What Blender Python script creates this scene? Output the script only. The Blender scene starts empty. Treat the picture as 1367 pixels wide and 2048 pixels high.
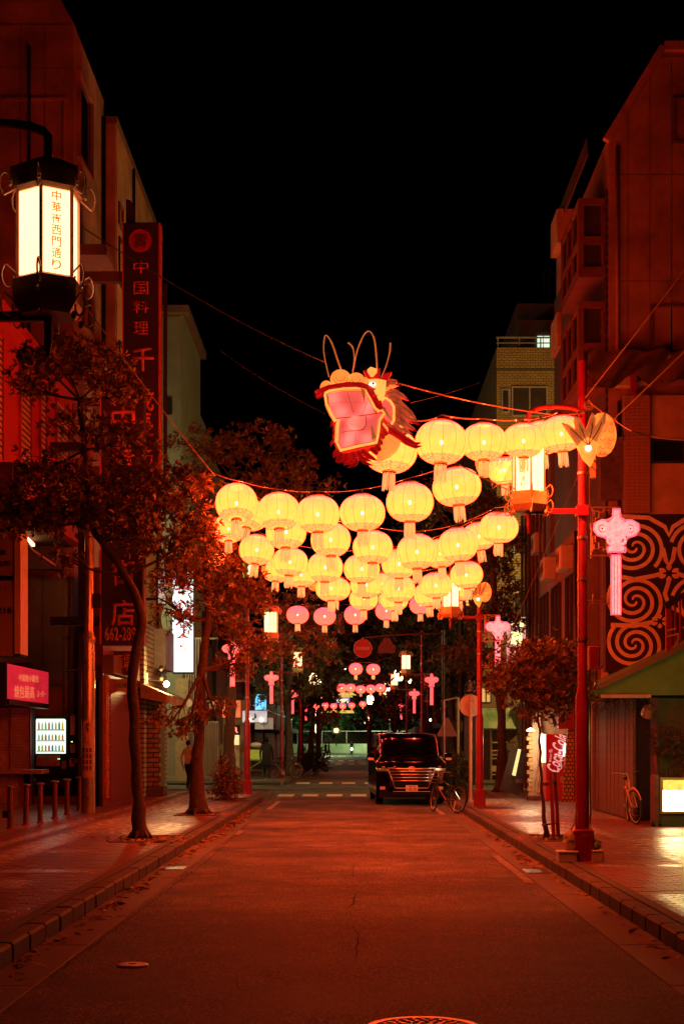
import bpy, bmesh, math, random
import numpy as np
from mathutils import Vector, Matrix, Euler
random.seed(7); RNG = np.random.default_rng(7)
SC = bpy.context.scene; COL = SC.collection; PI = math.pi; R = math.radians
# ------------------------------------------------------------------ camera, sky, exposure
FPX, HX, HY, CH = 2844.0, 705.0, 1485.0, 1.7
cd = bpy.data.cameras.new('camera'); cam = bpy.data.objects.new('camera', cd); COL.objects.link(cam)
cam.location = (0, 0, CH); cam.rotation_euler = (R(90), 0, 0)
cd.lens = 50; cd.sensor_width = 36; cd.clip_end = 2000
cd.shift_x = (683.5 - HX) / 2048; cd.shift_y = (HY - 1024) / 2048
SC.camera = cam
wd = bpy.data.worlds.new('World'); SC.world = wd; wd.use_nodes = True
wn = wd.node_tree; bg = wn.nodes['Background']
sky = wn.nodes.new('ShaderNodeTexSky'); sky.sky_type = 'NISHITA'; sky.sun_disc = False
sky.sun_elevation = R(-4); sky.sun_rotation = R(200)
wn.links.new(sky.outputs[0], bg.inputs[0]); bg.inputs[1].default_value = 0.001
SC.view_settings.view_transform = 'Standard'; SC.view_settings.look = 'None'
SC.view_settings.exposure = 0.0; SC.view_settings.gamma = 1.0; SC.view_settings.use_curve_mapping = False
SC.cycles.use_denoising = True; SC.cycles.denoiser = 'OPENIMAGEDENOISE'
SC.cycles.use_light_tree = True; SC.cycles.sample_clamp_indirect = 3.0; SC.cycles.sample_clamp_direct = 0
SC.cycles.max_bounces = 5; SC.cycles.diffuse_bounces = 3; SC.cycles.glossy_bounces = 3; SC.cycles.transparent_max_bounces = 12
SC.cycles.caustics_reflective = False; SC.cycles.caustics_refractive = False; SC.cycles.blur_glossy = 0.5

# ------------------------------------------------------------------ helpers
def W(px, py, Y):
    """a place in the street at depth Y that the photograph shows at (px, py)"""
    return Vector(((px - HX) / FPX * Y, Y, CH - (py - HY) / FPX * Y))
def PX(px, Y): return (px - HX) / FPX * Y
def PZ(py, Y): return CH - (py - HY) / FPX * Y

_m = {}
def mat(name, c=(.3, .3, .3), rough=.7, var=.25, scale=6, bump=.15, bscale=40, metal=0, emit=None, spec=.5, coat=0, c2=None, detail=6, tint=None):
    if name in _m: return _m[name]
    m = bpy.data.materials.new(name); m.use_nodes = True; nt = m.node_tree; N = nt.nodes; L = nt.links
    b = N['Principled BSDF']; b.inputs['Roughness'].default_value = rough; b.inputs['Metallic'].default_value = metal
    b.inputs['Specular IOR Level'].default_value = spec; b.inputs['Coat Weight'].default_value = coat
    tc = N.new('ShaderNodeTexCoord'); ns = N.new('ShaderNodeTexNoise'); ns.inputs['Scale'].default_value = scale
    ns.inputs['Detail'].default_value = detail; ns.inputs['Roughness'].default_value = .65
    L.new(tc.outputs['Object'], ns.inputs['Vector'])
    rp = N.new('ShaderNodeValToRGB'); e = rp.color_ramp.elements
    d = c2 if c2 else tuple(x * (1 - var) for x in c)
    h = tuple(min(1, x * (1 + var * .6)) for x in c)
    e[0].position = .32; e[0].color = (*d, 1); e[1].position = .7; e[1].color = (*h, 1)
    L.new(ns.outputs['Fac'], rp.inputs['Fac']); L.new(rp.outputs['Color'], b.inputs['Base Color'])
    if bump:
        n2 = N.new('ShaderNodeTexNoise'); n2.inputs['Scale'].default_value = bscale; n2.inputs['Detail'].default_value = 4
        L.new(tc.outputs['Object'], n2.inputs['Vector'])
        bp = N.new('ShaderNodeBump'); bp.inputs['Strength'].default_value = bump; bp.inputs['Distance'].default_value = .02
        L.new(n2.outputs['Fac'], bp.inputs['Height']); L.new(bp.outputs['Normal'], b.inputs['Normal'])
        mr = N.new('ShaderNodeMapRange'); mr.inputs['To Min'].default_value = max(.03, rough - .13); mr.inputs['To Max'].default_value = min(1, rough + .13)
        L.new(ns.outputs['Fac'], mr.inputs['Value']); L.new(mr.outputs[0], b.inputs['Roughness'])
    if emit:
        b.inputs['Emission Color'].default_value = (*emit[:3], 1); b.inputs['Emission Strength'].default_value = emit[3]
    _m[name] = m; return m

def emat(name, col, strength, var=0.0, scale=8, base=(.5, .4, .3)):
    """something that gives off light: a lit shade, tube, screen or sign"""
    if name in _m: return _m[name]
    m = mat(name, base, .6, .1, 5, 0, emit=(*col, strength))
    if var:
        nt = m.node_tree; b = nt.nodes['Principled BSDF']; ns = [n for n in nt.nodes if n.type == 'TEX_NOISE'][0]; ns.inputs['Scale'].default_value = scale
        mr = nt.nodes.new('ShaderNodeMapRange'); mr.inputs['From Min'].default_value = .3; mr.inputs['From Max'].default_value = .7
        mr.inputs['To Min'].default_value = strength * (1 - var); mr.inputs['To Max'].default_value = strength * (1 + var)
        nt.links.new(ns.outputs['Fac'], mr.inputs['Value']); nt.links.new(mr.outputs[0], b.inputs['Emission Strength'])
    return m

def brickmat(name, c1, c2, mortar, sx, sz, rough=.7, axis='xz', msize=.02, bump=.5):
    if name in _m: return _m[name]
    m = bpy.data.materials.new(name); m.use_nodes = True; nt = m.node_tree; N = nt.nodes; L = nt.links
    b = N['Principled BSDF']; b.inputs['Roughness'].default_value = rough
    tc = N.new('ShaderNodeTexCoord'); sp = N.new('ShaderNodeSeparateXYZ'); cb = N.new('ShaderNodeCombineXYZ')
    L.new(tc.outputs['Object'], sp.inputs[0]); L.new(sp.outputs['XYZ'.index(axis[0].upper())], cb.inputs[0]); L.new(sp.outputs['XYZ'.index(axis[1].upper())], cb.inputs[1])
    br = N.new('ShaderNodeTexBrick'); br.inputs['Scale'].default_value = 1; br.inputs['Brick Width'].default_value = sx; br.inputs['Row Height'].default_value = sz
    br.inputs['Mortar Size'].default_value = msize; br.inputs['Color1'].default_value = (*c1, 1); br.inputs['Color2'].default_value = (*c2, 1); br.inputs['Mortar'].default_value = (*mortar, 1)
    br.inputs['Bias'].default_value = 0; L.new(cb.outputs[0], br.inputs['Vector'])
    ns = N.new('ShaderNodeTexNoise'); ns.inputs['Scale'].default_value = 1.3; ns.inputs['Detail'].default_value = 5; L.new(tc.outputs['Object'], ns.inputs['Vector'])
    mx = N.new('ShaderNodeMix'); mx.data_type = 'RGBA'; mx.blend_type = 'MULTIPLY'; mx.inputs[0].default_value = .6
    L.new(br.outputs['Color'], mx.inputs[6]); L.new(ns.outputs['Fac'], mx.inputs[7]); L.new(mx.outputs[2], b.inputs['Base Color'])
    bp = N.new('ShaderNodeBump'); bp.inputs['Strength'].default_value = bump; bp.inputs['Distance'].default_value = .01; bp.invert = True
    L.new(br.outputs['Fac'], bp.inputs['Height']); L.new(bp.outputs['Normal'], b.inputs['Normal'])
    _m[name] = m; return m

def setp(o, label=None, cat=None, group=None, kind=None):
    if label: o['label'] = label
    if cat: o['category'] = cat
    if group: o['group'] = group
    if kind: o['kind'] = kind
    return o
def thing(name, label, cat, loc=(0, 0, 0), rz=0, group=None):
    o = bpy.data.objects.new(name, None); o.empty_display_size = .1; COL.objects.link(o)
    o.location = loc; o.rotation_euler = (0, 0, rz); return setp(o, label, cat, group)
def link(name, me, parent=None, loc=(0, 0, 0), rot=(0, 0, 0), sc=None):
    o = bpy.data.objects.new(name, me); COL.objects.link(o); o.location = loc; o.rotation_euler = rot
    if sc: o.scale = sc
    if parent: o.parent = parent
    return o
def kids(o):
    return KID.get(o.name, [])
def copy_tree(o, parent=None):
    c = o.copy(); COL.objects.link(c); c.parent = parent
    for ch in list(o.children): copy_tree(ch, c)
    return c

class MB:
    def __init__(s): s.v = []; s.f = []; s.mi = []
    def add(s, vs, fs, mi=0):
        n = len(s.v); s.v += [tuple(v) for v in vs]; s.f += [tuple(i + n for i in f) for f in fs]; s.mi += [mi] * len(fs); return s
    def box(s, x0, x1, y0, y1, z0, z1, mi=0, M=None):
        x0, x1 = sorted((x0, x1)); y0, y1 = sorted((y0, y1)); z0, z1 = sorted((z0, z1))
        vs = [(x, y, z) for z in (z0, z1) for y in (y0, y1) for x in (x0, x1)]
        if M is not None: vs = [M @ Vector(v) for v in vs]
        return s.add(vs, [(0, 2, 3, 1), (4, 5, 7, 6), (0, 1, 5, 4), (2, 6, 7, 3), (0, 4, 6, 2), (1, 3, 7, 5)], mi)
    def cbox(s, x0, x1, y0, y1, z0, z1, c=.01, mi=0):
        """box with chamfered top and vertical edges"""
        a = [(x0 + c, y0), (x1 - c, y0), (x1, y0 + c), (x1, y1 - c), (x1 - c, y1), (x0 + c, y1), (x0, y1 - c), (x0, y0 + c)]
        cx, cy = (x0 + x1) / 2, (y0 + y1) / 2; kx = 1 - c / max(1e-6, (x1 - x0) / 2); ky = 1 - c / max(1e-6, (y1 - y0) / 2)
        b = [(cx + (x - cx) * kx, cy + (y - cy) * ky) for x, y in a]
        vs = [(x, y, z0) for x, y in a] + [(x, y, z1 - c) for x, y in a] + [(x, y, z1) for x, y in b]
        fs = [tuple(range(7, -1, -1)), tuple(range(16, 24))] + [(i + k * 8, (i + 1) % 8 + k * 8, (i + 1) % 8 + 8 + k * 8, i + 8 + k * 8) for i in range(8) for k in (0, 1)]
        return s.add(vs, fs, mi)
    def bar(s, a, b, w, h=None, mi=0):
        a = Vector(a); b = Vector(b); h = h or w; d = b - a; L = d.length
        if L < 1e-6: return s
        q = d.to_track_quat('Z', 'Y').to_matrix().to_4x4(); q.translation = a
        return s.box(-w / 2, w / 2, -h / 2, h / 2, 0, L, mi, q)
    def tube(s, pts, rad, n=8, mi=0, cap=True, flat=1.0, up=None):
        pts = [Vector(p) for p in pts]; k = len(pts)
        if not isinstance(rad, (list, tuple)): rad = [rad] * k
        u0 = Vector(up) if up else Vector((.13, -.9, .37)); vs = []; prev = None
        for i, p in enumerate(pts):
            d = (pts[min(i + 1, k - 1)] - pts[max(i - 1, 0)]).normalized()
            if prev is None or up: u = d.cross(u0)
            else: u = prev - d * prev.dot(d)
            if u.length < 1e-4: u = d.orthogonal()
            u.normalize(); prev = u; w = d.cross(u)
            for j in range(n):
                t = 2 * PI * j / n; vs.append(p + (u * math.cos(t) + w * math.sin(t) * flat) * rad[i])
        fs = [(i * n + j, i * n + (j + 1) % n, (i + 1) * n + (j + 1) % n, (i + 1) * n + j) for i in range(k - 1) for j in range(n)]
        if cap: fs += [tuple(range(n - 1, -1, -1)), tuple(range((k - 1) * n, k * n))]
        return s.add(vs, fs, mi)
    def lathe(s, prof, n=16, c=(0, 0, 0), mi=0, M=None, ph=0):
        vs = []; c = Vector(c)
        for r, z in prof:
            for j in range(n):
                t = 2 * PI * j / n + ph; v = Vector((r * math.cos(t), r * math.sin(t), z))
                vs.append((M @ v if M is not None else v) + c)
        k = len(prof)
        fs = [(i * n + j, i * n + (j + 1) % n, (i + 1) * n + (j + 1) % n, (i + 1) * n + j) for i in range(k - 1) for j in range(n)]
        if prof[0][0] > 1e-5: fs.append(tuple(range(n - 1, -1, -1)))
        if prof[-1][0] > 1e-5: fs.append(tuple(range((k - 1) * n, k * n)))
        return s.add(vs, fs, mi)
    def ell(s, c, r, n=14, m=9, mi=0, M=None):
        prof = [(math.sin(PI * i / m), -math.cos(PI * i / m)) for i in range(m + 1)]; prof[0] = (0.001, -1); prof[-1] = (.001, 1)
        S = Matrix.Diagonal((r[0], r[1], r[2], 1))
        return s.lathe(prof, n, c, mi, (M @ S) if M is not None else S)
    def prism(s, poly, y0, y1, mi=0, sc=1.0):
        """outline in x,z with real thickness from y0 (front) to y1; sc scales the back"""
        n = len(poly); cx = sum(p[0] for p in poly) / n; cz = sum(p[1] for p in poly) / n
        vs = [(x, y0, z) for x, z in poly] + [(cx + (x - cx) * sc, y1, cz + (z - cz) * sc) for x, z in poly]
        fs = [tuple(range(n)), tuple(range(2 * n - 1, n - 1, -1))] + [(i, i + n, (i + 1) % n + n, (i + 1) % n) for i in range(n)]
        return s.add(vs, fs, mi)
    def build(s, name, mats, parent=None, smooth=False, loc=(0, 0, 0), rot=(0, 0, 0), fix=True):
        me = bpy.data.meshes.new(name); me.from_pydata(s.v, [], s.f)
        for m in (mats if isinstance(mats, (list, tuple)) else [mats]): me.materials.append(m)
        if len(me.materials) > 1: me.polygons.foreach_set('material_index', s.mi)
        if fix and len(s.f) < 60000:
            bm = bmesh.new(); bm.from_mesh(me); bmesh.ops.recalc_face_normals(bm, faces=bm.faces); bm.to_mesh(me); bm.free()
        if smooth:
            me.polygons.foreach_set('use_smooth', [True] * len(me.polygons))
            if smooth == 'auto': me.set_sharp_from_angle(angle=R(40))
        me.update()
        return link(name, me, parent, loc, rot)

def text(s, w, h, loc, m, parent=None, rz=0, name='lettering', ext=.004, shear=0, fit='stretch', roll=0, bold=0):
    """flat lettering centred at loc, facing the camera side (-Y) when rz = 0"""
    cu = bpy.data.curves.new(name, 'FONT'); cu.body = s; cu.align_x = 'CENTER'; cu.align_y = 'CENTER'; cu.size = 1; cu.shear = shear; cu.offset = bold
    cu.resolution_u = 3; cu.space_line = .95
    o = bpy.data.objects.new(name, cu); COL.objects.link(o)
    dg = bpy.context.evaluated_depsgraph_get(); me = bpy.data.meshes.new_from_object(o.evaluated_get(dg)); bpy.data.objects.remove(o)
    n = len(me.vertices)
    if not n: return None
    co = np.empty(n * 3); me.vertices.foreach_get('co', co); co = co.reshape(-1, 3)
    lo, hi = co.min(0), co.max(0); sz = np.maximum(hi - lo, 1e-6)
    sx, sy = w / sz[0], h / sz[1]
    if fit != 'stretch': sx = sy = min(sx, sy)
    co = (co - (lo + hi) / 2) * [sx, sy, 1]; co[:, 2] = 0
    bm = bmesh.new(); me.vertices.foreach_set('co', co.ravel()); bm.from_mesh(me)
    ret = bmesh.ops.extrude_face_region(bm, geom=bm.faces[:]); vs = [g for g in ret['geom'] if isinstance(g, bmesh.types.BMVert)]
    bmesh.ops.translate(bm, verts=vs, vec=(0, 0, ext)); bmesh.ops.recalc_face_normals(bm, faces=bm.faces); bm.to_mesh(me); bm.free()
    me.materials.clear(); me.materials.append(m)
    o = link(name, me, parent, loc)
    o.rotation_euler = (Matrix.Rotation(rz, 4, 'Z') @ Matrix.Rotation(R(90), 4, 'X') @ Matrix.Rotation(roll, 4, 'Z')).to_euler()
    return o

class Face:
    """a facade: u runs along it, z up, d outward. kind: 'front' faces the camera, 'left' / 'right' are the street sides' facades"""
    def __init__(s, kind, c): s.k = kind; s.c = c
    def box(s, mb, u0, u1, z0, z1, d0, d1, mi=0):
        if s.k == 'front': mb.box(u0, u1, s.c - d1, s.c - d0, z0, z1, mi)
        elif s.k == 'left': mb.box(s.c + d0, s.c + d1, u0, u1, z0, z1, mi)
        else: mb.box(s.c - d1, s.c - d0, u0, u1, z0, z1, mi)
        return mb
def window(fc, par, u0, u1, z0, z1, frame_m, pane_m, nx=2, nz=1, t=.05, d=.06, inset=.0):
    f = MB()
    for a, b in ((u0, u0 + t), (u1 - t, u1)): fc.box(f, a, b, z0, z1, -.05, d)
    for a, b in ((z0, z0 + t), (z1 - t, z1)): fc.box(f, u0 + t, u1 - t, a, b, -.05, d + .004)
    for i in range(1, nx):
        u = u0 + (u1 - u0) * i / nx; fc.box(f, u - t / 2, u + t / 2, z0 + t, z1 - t, -.05, d - .01)
    for i in range(1, nz):
        z = z0 + (z1 - z0) * i / nz; fc.box(f, u0 + t, u1 - t, z - t / 2, z + t / 2, -.05, d - .014)
    w = f.build('window', frame_m, par)
    p = MB(); fc.box(p, u0 + .01, u1 - .01, z0 + .01, z1 - .01, .003, .018); p.build('pane', pane_m, w)
    return w

# ------------------------------------------------------------------ materials
M = dict(
 asphalt=mat('asphalt', (.21, .18, .155), .7, .35, .9, .9, 130, c2=(.085, .07, .062), spec=.25),
 concrete=mat('concrete', (.1, .088, .078), .7, .3, 3, .4, 60),
 kerb=mat('kerb_concrete', (.085, .07, .06), .75, .35, 3, .5, 50),
 ground=mat('ground', (.08, .075, .07), .9, .3, .5, .3, 10),
 paint=mat('road_paint', (.5, .46, .42), .7, .35, 9, .4, 90, c2=(.14, .125, .11)),
 p_red=mat('paver_red', (.2, .065, .05), .45, .3, 7, .3, 60), p_red2=mat('paver_brown', (.17, .058, .045), .42, .3, 7, .3, 60),
 p_pale=mat('paver_pale', (.46, .42, .36), .26, .25, 7, .3, 60), p_grey=mat('paver_grey', (.25, .24, .22), .3, .25, 7, .3, 60),
 soil=mat('soil', (.05, .035, .025), .95, .4, 20, 1, 60),
 redpaint=mat('red_paint', (.3, .012, .05), .38, .2, 3, .12, 60), redpaint2=mat('red_paint_worn', (.28, .025, .035), .5, .3, 6, .2, 60),
 iron=mat('dark_iron', (.06, .05, .045), .45, .3, 8, .2, 50, metal=.6), gold=mat('gilt_bracket', (.6, .32, .1), .35, .2, 8, .1, 40, metal=.7),
 castiron=mat('cast_iron', (.75, .66, .56), .4, .3, 12, .3, 60, metal=.2),
 steel=mat('steel', (.45, .43, .4), .33, .2, 5, .12, 50, metal=.8), alu=mat('aluminium_trim', (.5, .46, .4), .4, .2, 4, .1, 40, metal=.4),
 rope=mat('rope', (.26, .2, .14), .8, .2, 30, .3, 90), wire=mat('black_wire', (.03, .03, .03), .5),
 black=mat('black_plastic', (.008, .008, .009), .4, .2, 6, .05, spec=.2), rubber=mat('rubber', (.015, .015, .015), .75, .2, 20, .2, 60),
 glass=mat('dark_glass', (.012, .013, .016), .06, .1, 2, 0, spec=.8), glass2=mat('curtained_glass', (.07, .05, .045), .12, .35, 1.5, 0, spec=.7),
 wood=mat('weathered_wood', (.13, .075, .05), .7, .45, 9, .5, 30), wood2=mat('pale_wood', (.35, .25, .15), .7, .3, 6, .4, 30),
 bark=mat('bark', (.085, .055, .04), .9, .5, 14, 1, 35), leaf=mat('leaf', (.28, .19, .08), .48, .5, 4, 0, spec=.4, c2=(.08, .06, .028)),
 leafy=mat('leaf_dark', (.12, .11, .045), .55, .5, 1.8, 0, c2=(.05, .055, .02)), leafg=mat('leaf_green', (.05, .12, .03), .5, .4, 3, 0),
 white=mat('white_plastic', (.7, .68, .62), .45, .1, 5, .05), cream=mat('cream_panel', (.5, .4, .3), .6, .2, 5, .15),
 dry=mat('dry_leaf', (.3, .17, .08), .7, .5, 5, 0),
)
# ------------------------------------------------------------------ setting: ground, road, pavements
KX = 2.65; PZ0 = .14
def slab(name, x0, x1, y0, y1, z0, z1, m, parent=None):
    o = MB().box(x0, x1, y0, y1, z0, z1).build(name, m, parent)
    if not parent: o['kind'] = 'structure'
    return o
def struct(name):
    o = bpy.data.objects.new(name, None); COL.objects.link(o); o['kind'] = 'structure'; return o
slab('ground', -200, 200, -20, 700, -.6, -.02, M['ground'])
CR0, CR1 = 47.5, 57.5           # the cross street
# road: finely gridded sheet with shallow wheel tracks and settled patches
def road_sheet():
    xs = np.linspace(-2.22, 2.22, 41); ys = np.concatenate([np.arange(-3, 48, .25), np.arange(48, 230, 3)])
    X, Y = np.meshgrid(xs, ys); Z = -.012 * (np.abs(X) / 2.2) ** 2 - .005 * np.exp(-((np.abs(X) - .85) / .35) ** 2) + .003 * np.sin(Y * .7 + X) + .0025 * np.sin(Y * 1.9 - X * 2.3)
    v = np.stack([X, Y, Z], -1).reshape(-1, 3); n = len(xs)
    f = [(r * n + c, r * n + c + 1, (r + 1) * n + c + 1, (r + 1) * n + c) for r in range(len(ys) - 1) for c in range(n - 1)]
    b = MB(); b.v = v.tolist(); b.f = f; b.mi = [0] * len(f); o = b.build('road', M['asphalt'], fix=False, smooth=True); o['kind'] = 'structure'
    return o
# asphalt with aggregate grain
am = M['asphalt']; nt = am.node_tree; N = nt.nodes; L = nt.links; bs = N['Principled BSDF']
vo = N.new('ShaderNodeTexVoronoi'); vo.inputs['Scale'].default_value = 42; tcn = [n for n in N if n.type == 'TEX_COORD'][0]; L.new(tcn.outputs['Object'], vo.inputs['Vector'])
rp0 = [n for n in N if n.type == 'VALTORGB'][0]; mx = N.new('ShaderNodeMix'); mx.data_type = 'RGBA'; mx.blend_type = 'MULTIPLY'; mx.inputs[0].default_value = .75
rr = N.new('ShaderNodeValToRGB'); rr.color_ramp.elements[0].position = .1; rr.color_ramp.elements[0].color = (3.6, 3.4, 3.2, 1); rr.color_ramp.elements[1].position = .5; rr.color_ramp.elements[1].color = (.35, .35, .35, 1)
L.new(vo.outputs['Distance'], rr.inputs['Fac']); L.new(rp0.outputs['Color'], mx.inputs[6]); L.new(rr.outputs['Color'], mx.inputs[7]); L.new(mx.outputs[2], bs.inputs['Base Color'])
# tar stains and patches
n3 = N.new('ShaderNodeTexNoise'); n3.inputs['Scale'].default_value = .45; n3.inputs['Detail'].default_value = 8; n3.inputs['Roughness'].default_value = .7; L.new(tcn.outputs['Object'], n3.inputs['Vector'])
r3 = N.new('ShaderNodeValToRGB'); r3.color_ramp.elements[0].position = .3; r3.color_ramp.elements[0].color = (.5, .5, .5, 1); r3.color_ramp.elements[1].position = .6; r3.color_ramp.elements[1].color = (1, 1, 1, 1)
m3 = N.new('ShaderNodeMix'); m3.data_type = 'RGBA'; m3.blend_type = 'MULTIPLY'; m3.inputs[0].default_value = 1; L.new(n3.outputs['Fac'], r3.inputs['Fac']); L.new(mx.outputs[2], m3.inputs[6]); L.new(r3.outputs['Color'], m3.inputs[7]); L.new(m3.outputs[2], bs.inputs['Base Color'])
road_sheet()
slab('cross_street', -60, -2.3, CR0, CR1, -.05, -.012, M['asphalt']); slab('cross_street', 2.3, 60, CR0, CR1, -.05, -.012, M['asphalt'])
slab('far_street', -60, 60, 165, 260, -.05, .006, M['asphalt'])
for s in (-1, 1):
    g = struct('gutter')
    y = 4.0
    while y < 230:                      # gutter slabs two metres long
        if not (CR0 - .5 < y < CR1 - .5):
            a, b = sorted((s * 2.232, s * (KX - .004))); dz = RNG.uniform(-.002, .002)
            MB().cbox(a, b, y + .006, y + (1.99 if y < 60 else 19.9), -.03, .004 + dz - .012, .006).build('gutter_slab', M['concrete'], g)
        y += 2 if y < 60 else 20
    k = struct('kerb')
    y = 6.0
    stone = MB().cbox(-.09, .09, -.294, .294, -.05, PZ0, .022).build('kerb_stone', M['kerb'], k); sme = stone.data; first = True
    while y < CR0 - .6:
        o = stone if first else link('kerb_stone', sme, k); first = False
        o.location = (s * (KX + .09) + RNG.uniform(-.004, .004), y, RNG.uniform(-.006, .004)); o.rotation_euler = (0, 0, RNG.uniform(-.006, .006)); y += .6
    slabk = MB().cbox(-.09, .09, 0, 110, -.05, PZ0, .02).build('kerb_run', M['kerb'], k, loc=(s * (KX + .09), CR1 + .5, 0))
    # rounded corners at the crossing
    for yy, sg in ((CR0 - .9, 1), (CR1 + .8, -1)):
        c = MB(); c.tube([(s * (KX + .09), yy, .06), (s * (KX + .14), yy + sg * .3, .06), (s * (KX + .35), yy + sg * .6, .06), (s * (KX + .7), yy + sg * .72, .06), (s * 9, yy + sg * .74, .06)], .085, 8, up=(0, 0, 1)); c.build('kerb_corner', M['kerb'], k)
    far = 6.3 if s > 0 else 9.6
    # pavement bed and pavers
    pv = struct('pavement'); x0 = KX + .184
    for (a, b) in ((-2, CR0 - .3), (CR1 + .2, 165)):
        MB().box(s * x0, s * (far + 20), a, b, -.1, PZ0 - .014 if a < 0 else PZ0).build('pavement_bed', M['soil'] if a < 0 else M['p_grey'], pv)
    tiles = []
    pit = [(22.2, 23.8), (30.2, 31.8), (38.2, 39.8)] if s < 0 else [(22.5, 24.0), (33.5, 34.2)]
    for r in range(int((46.4 - 8) / .1)):
        yy = 8 + r * .1 + .05; off = .1 * (r % 2)
        for c in range(int((far - x0) / .2) + 2):
            xx = x0 + .1 + c * .2 + off - .1
            if xx + .1 > far or xx - .1 < x0 - .001: continue
            if any(p0 < yy < p1 and xx < x0 + .95 for p0, p1 in pit): continue
            if abs(PX(0, yy)) < xx and s < 0 and xx > abs(PX(0, yy)) + 1.2: continue
            if s > 0 and xx > PX(1367, yy) + 1.0: continue
            mi = 0 if RNG.random() < .6 else 1
            if s < 0:
                if 4.45 < xx < 5.0 or (5.3 < xx < 5.5): mi = 2
                elif xx >= 5.95: mi = 3
                elif x0 + .25 < xx < 4.4 and (24.3 < yy < 27.5 or 31.9 < yy < 35.4 or 40 < yy < 43 or 17.1 < yy < 17.5 or 13.1 < yy < 13.4 or 20.3 < yy < 20.5): mi = 2
                elif 3.6 < xx < 5.2 and 15.3 < yy < 16.2: mi = 2
            else:
                if 4.25 < xx < 4.4: mi = 2
                elif xx > x0 + .3 and 12.0 < yy < 14.7: mi = 2
                elif xx > 4.45 and 16 < yy < 23.4: mi = 2
                elif x0 + .2 < xx < 4.2 and (24.2 < yy < 27.8 or 30.5 < yy < 33 or 35.5 < yy < 39.5 or 20 < yy < 20.2 or 12.2 < yy < 14.6 or 17.9 < yy < 18.2): mi = 2
                elif 4.5 < xx and (yy < 21 or yy > 29): mi = 3
            tiles.append((s * xx, yy, mi))
    tiles.sort(key=lambda t: t[1])
    vis = [t for t in tiles if -8 < (PX(0, t[1]) - t[0]) * s < 8 and (t[0] > PX(-10, t[1]) if s < 0 else t[0] < PX(1377, t[1])) and HY + FPX * 1.56 / t[1] < 2060]
    near = set(id(t) for t in vis[:296]); pm = [M['p_red'], M['p_red2'], M['p_pale'], M['p_grey']]
    meshes = []
    for m_ in pm:
        b = MB().cbox(-.098, .098, -.048, .048, -.05, 0, .002); me = bpy.data.meshes.new('paver'); me.from_pydata(b.v, [], b.f); me.materials.append(m_); meshes.append(me)
    big = MB()
    slab('edging_strip', min(s * (x0 - .002), s * (x0 + .115)), max(s * (x0 - .002), s * (x0 + .115)), 8, 46.4, 0, PZ0 + .002, M['kerb'], pv)
    for t in tiles:
        dz = PZ0 - .002 + RNG.uniform(-.0018, .0018)
        if id(t) in near: link('paver', meshes[t[2]], pv, (t[0], t[1], dz), (RNG.uniform(-.002, .002), RNG.uniform(-.002, .002), 0))
        else:
            x, y_ = t[0], t[1]; a, c_ = .098, .048
            vs = [(x - a, y_ - c_, dz - .012), (x + a, y_ - c_, dz - .012), (x + a, y_ + c_, dz - .012), (x - a, y_ + c_, dz - .012), (x - a, y_ - c_, dz), (x + a, y_ - c_, dz), (x + a, y_ + c_, dz + RNG.uniform(-.001, .001)), (x - a, y_ + c_, dz)]
            big.add(vs, [(4, 5, 6, 7), (0, 1, 5, 4), (1, 2, 6, 5), (2, 3, 7, 6), (3, 0, 4, 7)], t[2])
    o = big.build('paver_field', pm, pv, fix=False); o['kind'] = 'stuff'
    # painted edge line, worn away in places
    ln = struct('edge_line'); segs = [(17.2, 21.4), (33.6, 37.8)] if s > 0 else [(26.2, 27.6), (36.2, 41.2), (6, 8)]
    for a, b in segs:
        y_ = a
        while y_ < b:
            l = min(.28, b - y_); w0 = RNG.uniform(0, .02) if not (33 < a < 40) else 0
            MB().box(s * (2.075 + w0), s * (2.205 - RNG.uniform(0, .02)), y_, y_ + l - RNG.uniform(0, .015), -.004, .001).build('line_piece', M['paint'] if 33 < a < 40 else mat('worn_line_paint', (.26, .23, .2), .8, .5, 9, .4, 90, c2=(.1, .09, .08)), ln); y_ += .28
for (ya, yb, x0, x1, per, w) in ((45.0, 46.7, -2.4, 2.1, .78, .5), (58.6, 60.6, -2.35, 2.2, .95, .55), (110, 115, -2.3, 2.2, .95, .5), (128, 136, -2.3, 2.2, .95, .5), (172, 178, -5, 5, 1.6, 1)):
    cr = struct('zebra_crossing'); x = x0
    while x < x1:
        MB().box(x, x + w, ya, yb, -.008, .004 if ya < 160 else .012).build('crossing_stripe', mat('crossing_paint', (.75, .7, .62), .6, .25, 9, .3, 90), cr); x += per
tar = mat('tar_seal', (.02, .018, .017), .95, .3, 6, .3, 40, spec=.05)
def seam(pts, w):
    q = MB(); P = sm0(pts); k = len(P); L_, R_ = [], []
    for i_, (x, y) in enumerate(P):
        a, c = P[max(0, i_ - 1)], P[min(k - 1, i_ + 1)]; dx, dy = c[0] - a[0], c[1] - a[1]; l = math.hypot(dx, dy) or 1; ww = w * RNG.uniform(.5, 1.2); z = -.012 * (abs(x) / 2.2) ** 2 + .0065
        L_.append((x - dy / l * ww, y + dx / l * ww, z)); R_.append((x + dy / l * ww, y - dx / l * ww, z))
    q.add(L_ + R_, [(i_, i_ + 1, k + i_ + 1, k + i_) for i_ in range(k - 1)]); o = q.build('tar_seam', tar, fix=False); o['kind'] = 'structure'
def sm0(pts):
    out = []
    for (x0, y0), (x1, y1) in zip(pts[:-1], pts[1:]):
        n = max(2, int(math.hypot(x1 - x0, y1 - y0) / .12))
        for k in range(n): t = k / n; out.append((x0 + (x1 - x0) * t + RNG.normal() * .012, y0 + (y1 - y0) * t + RNG.normal() * .012))
    return out + [pts[-1]]
worn_paint = 1
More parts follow.
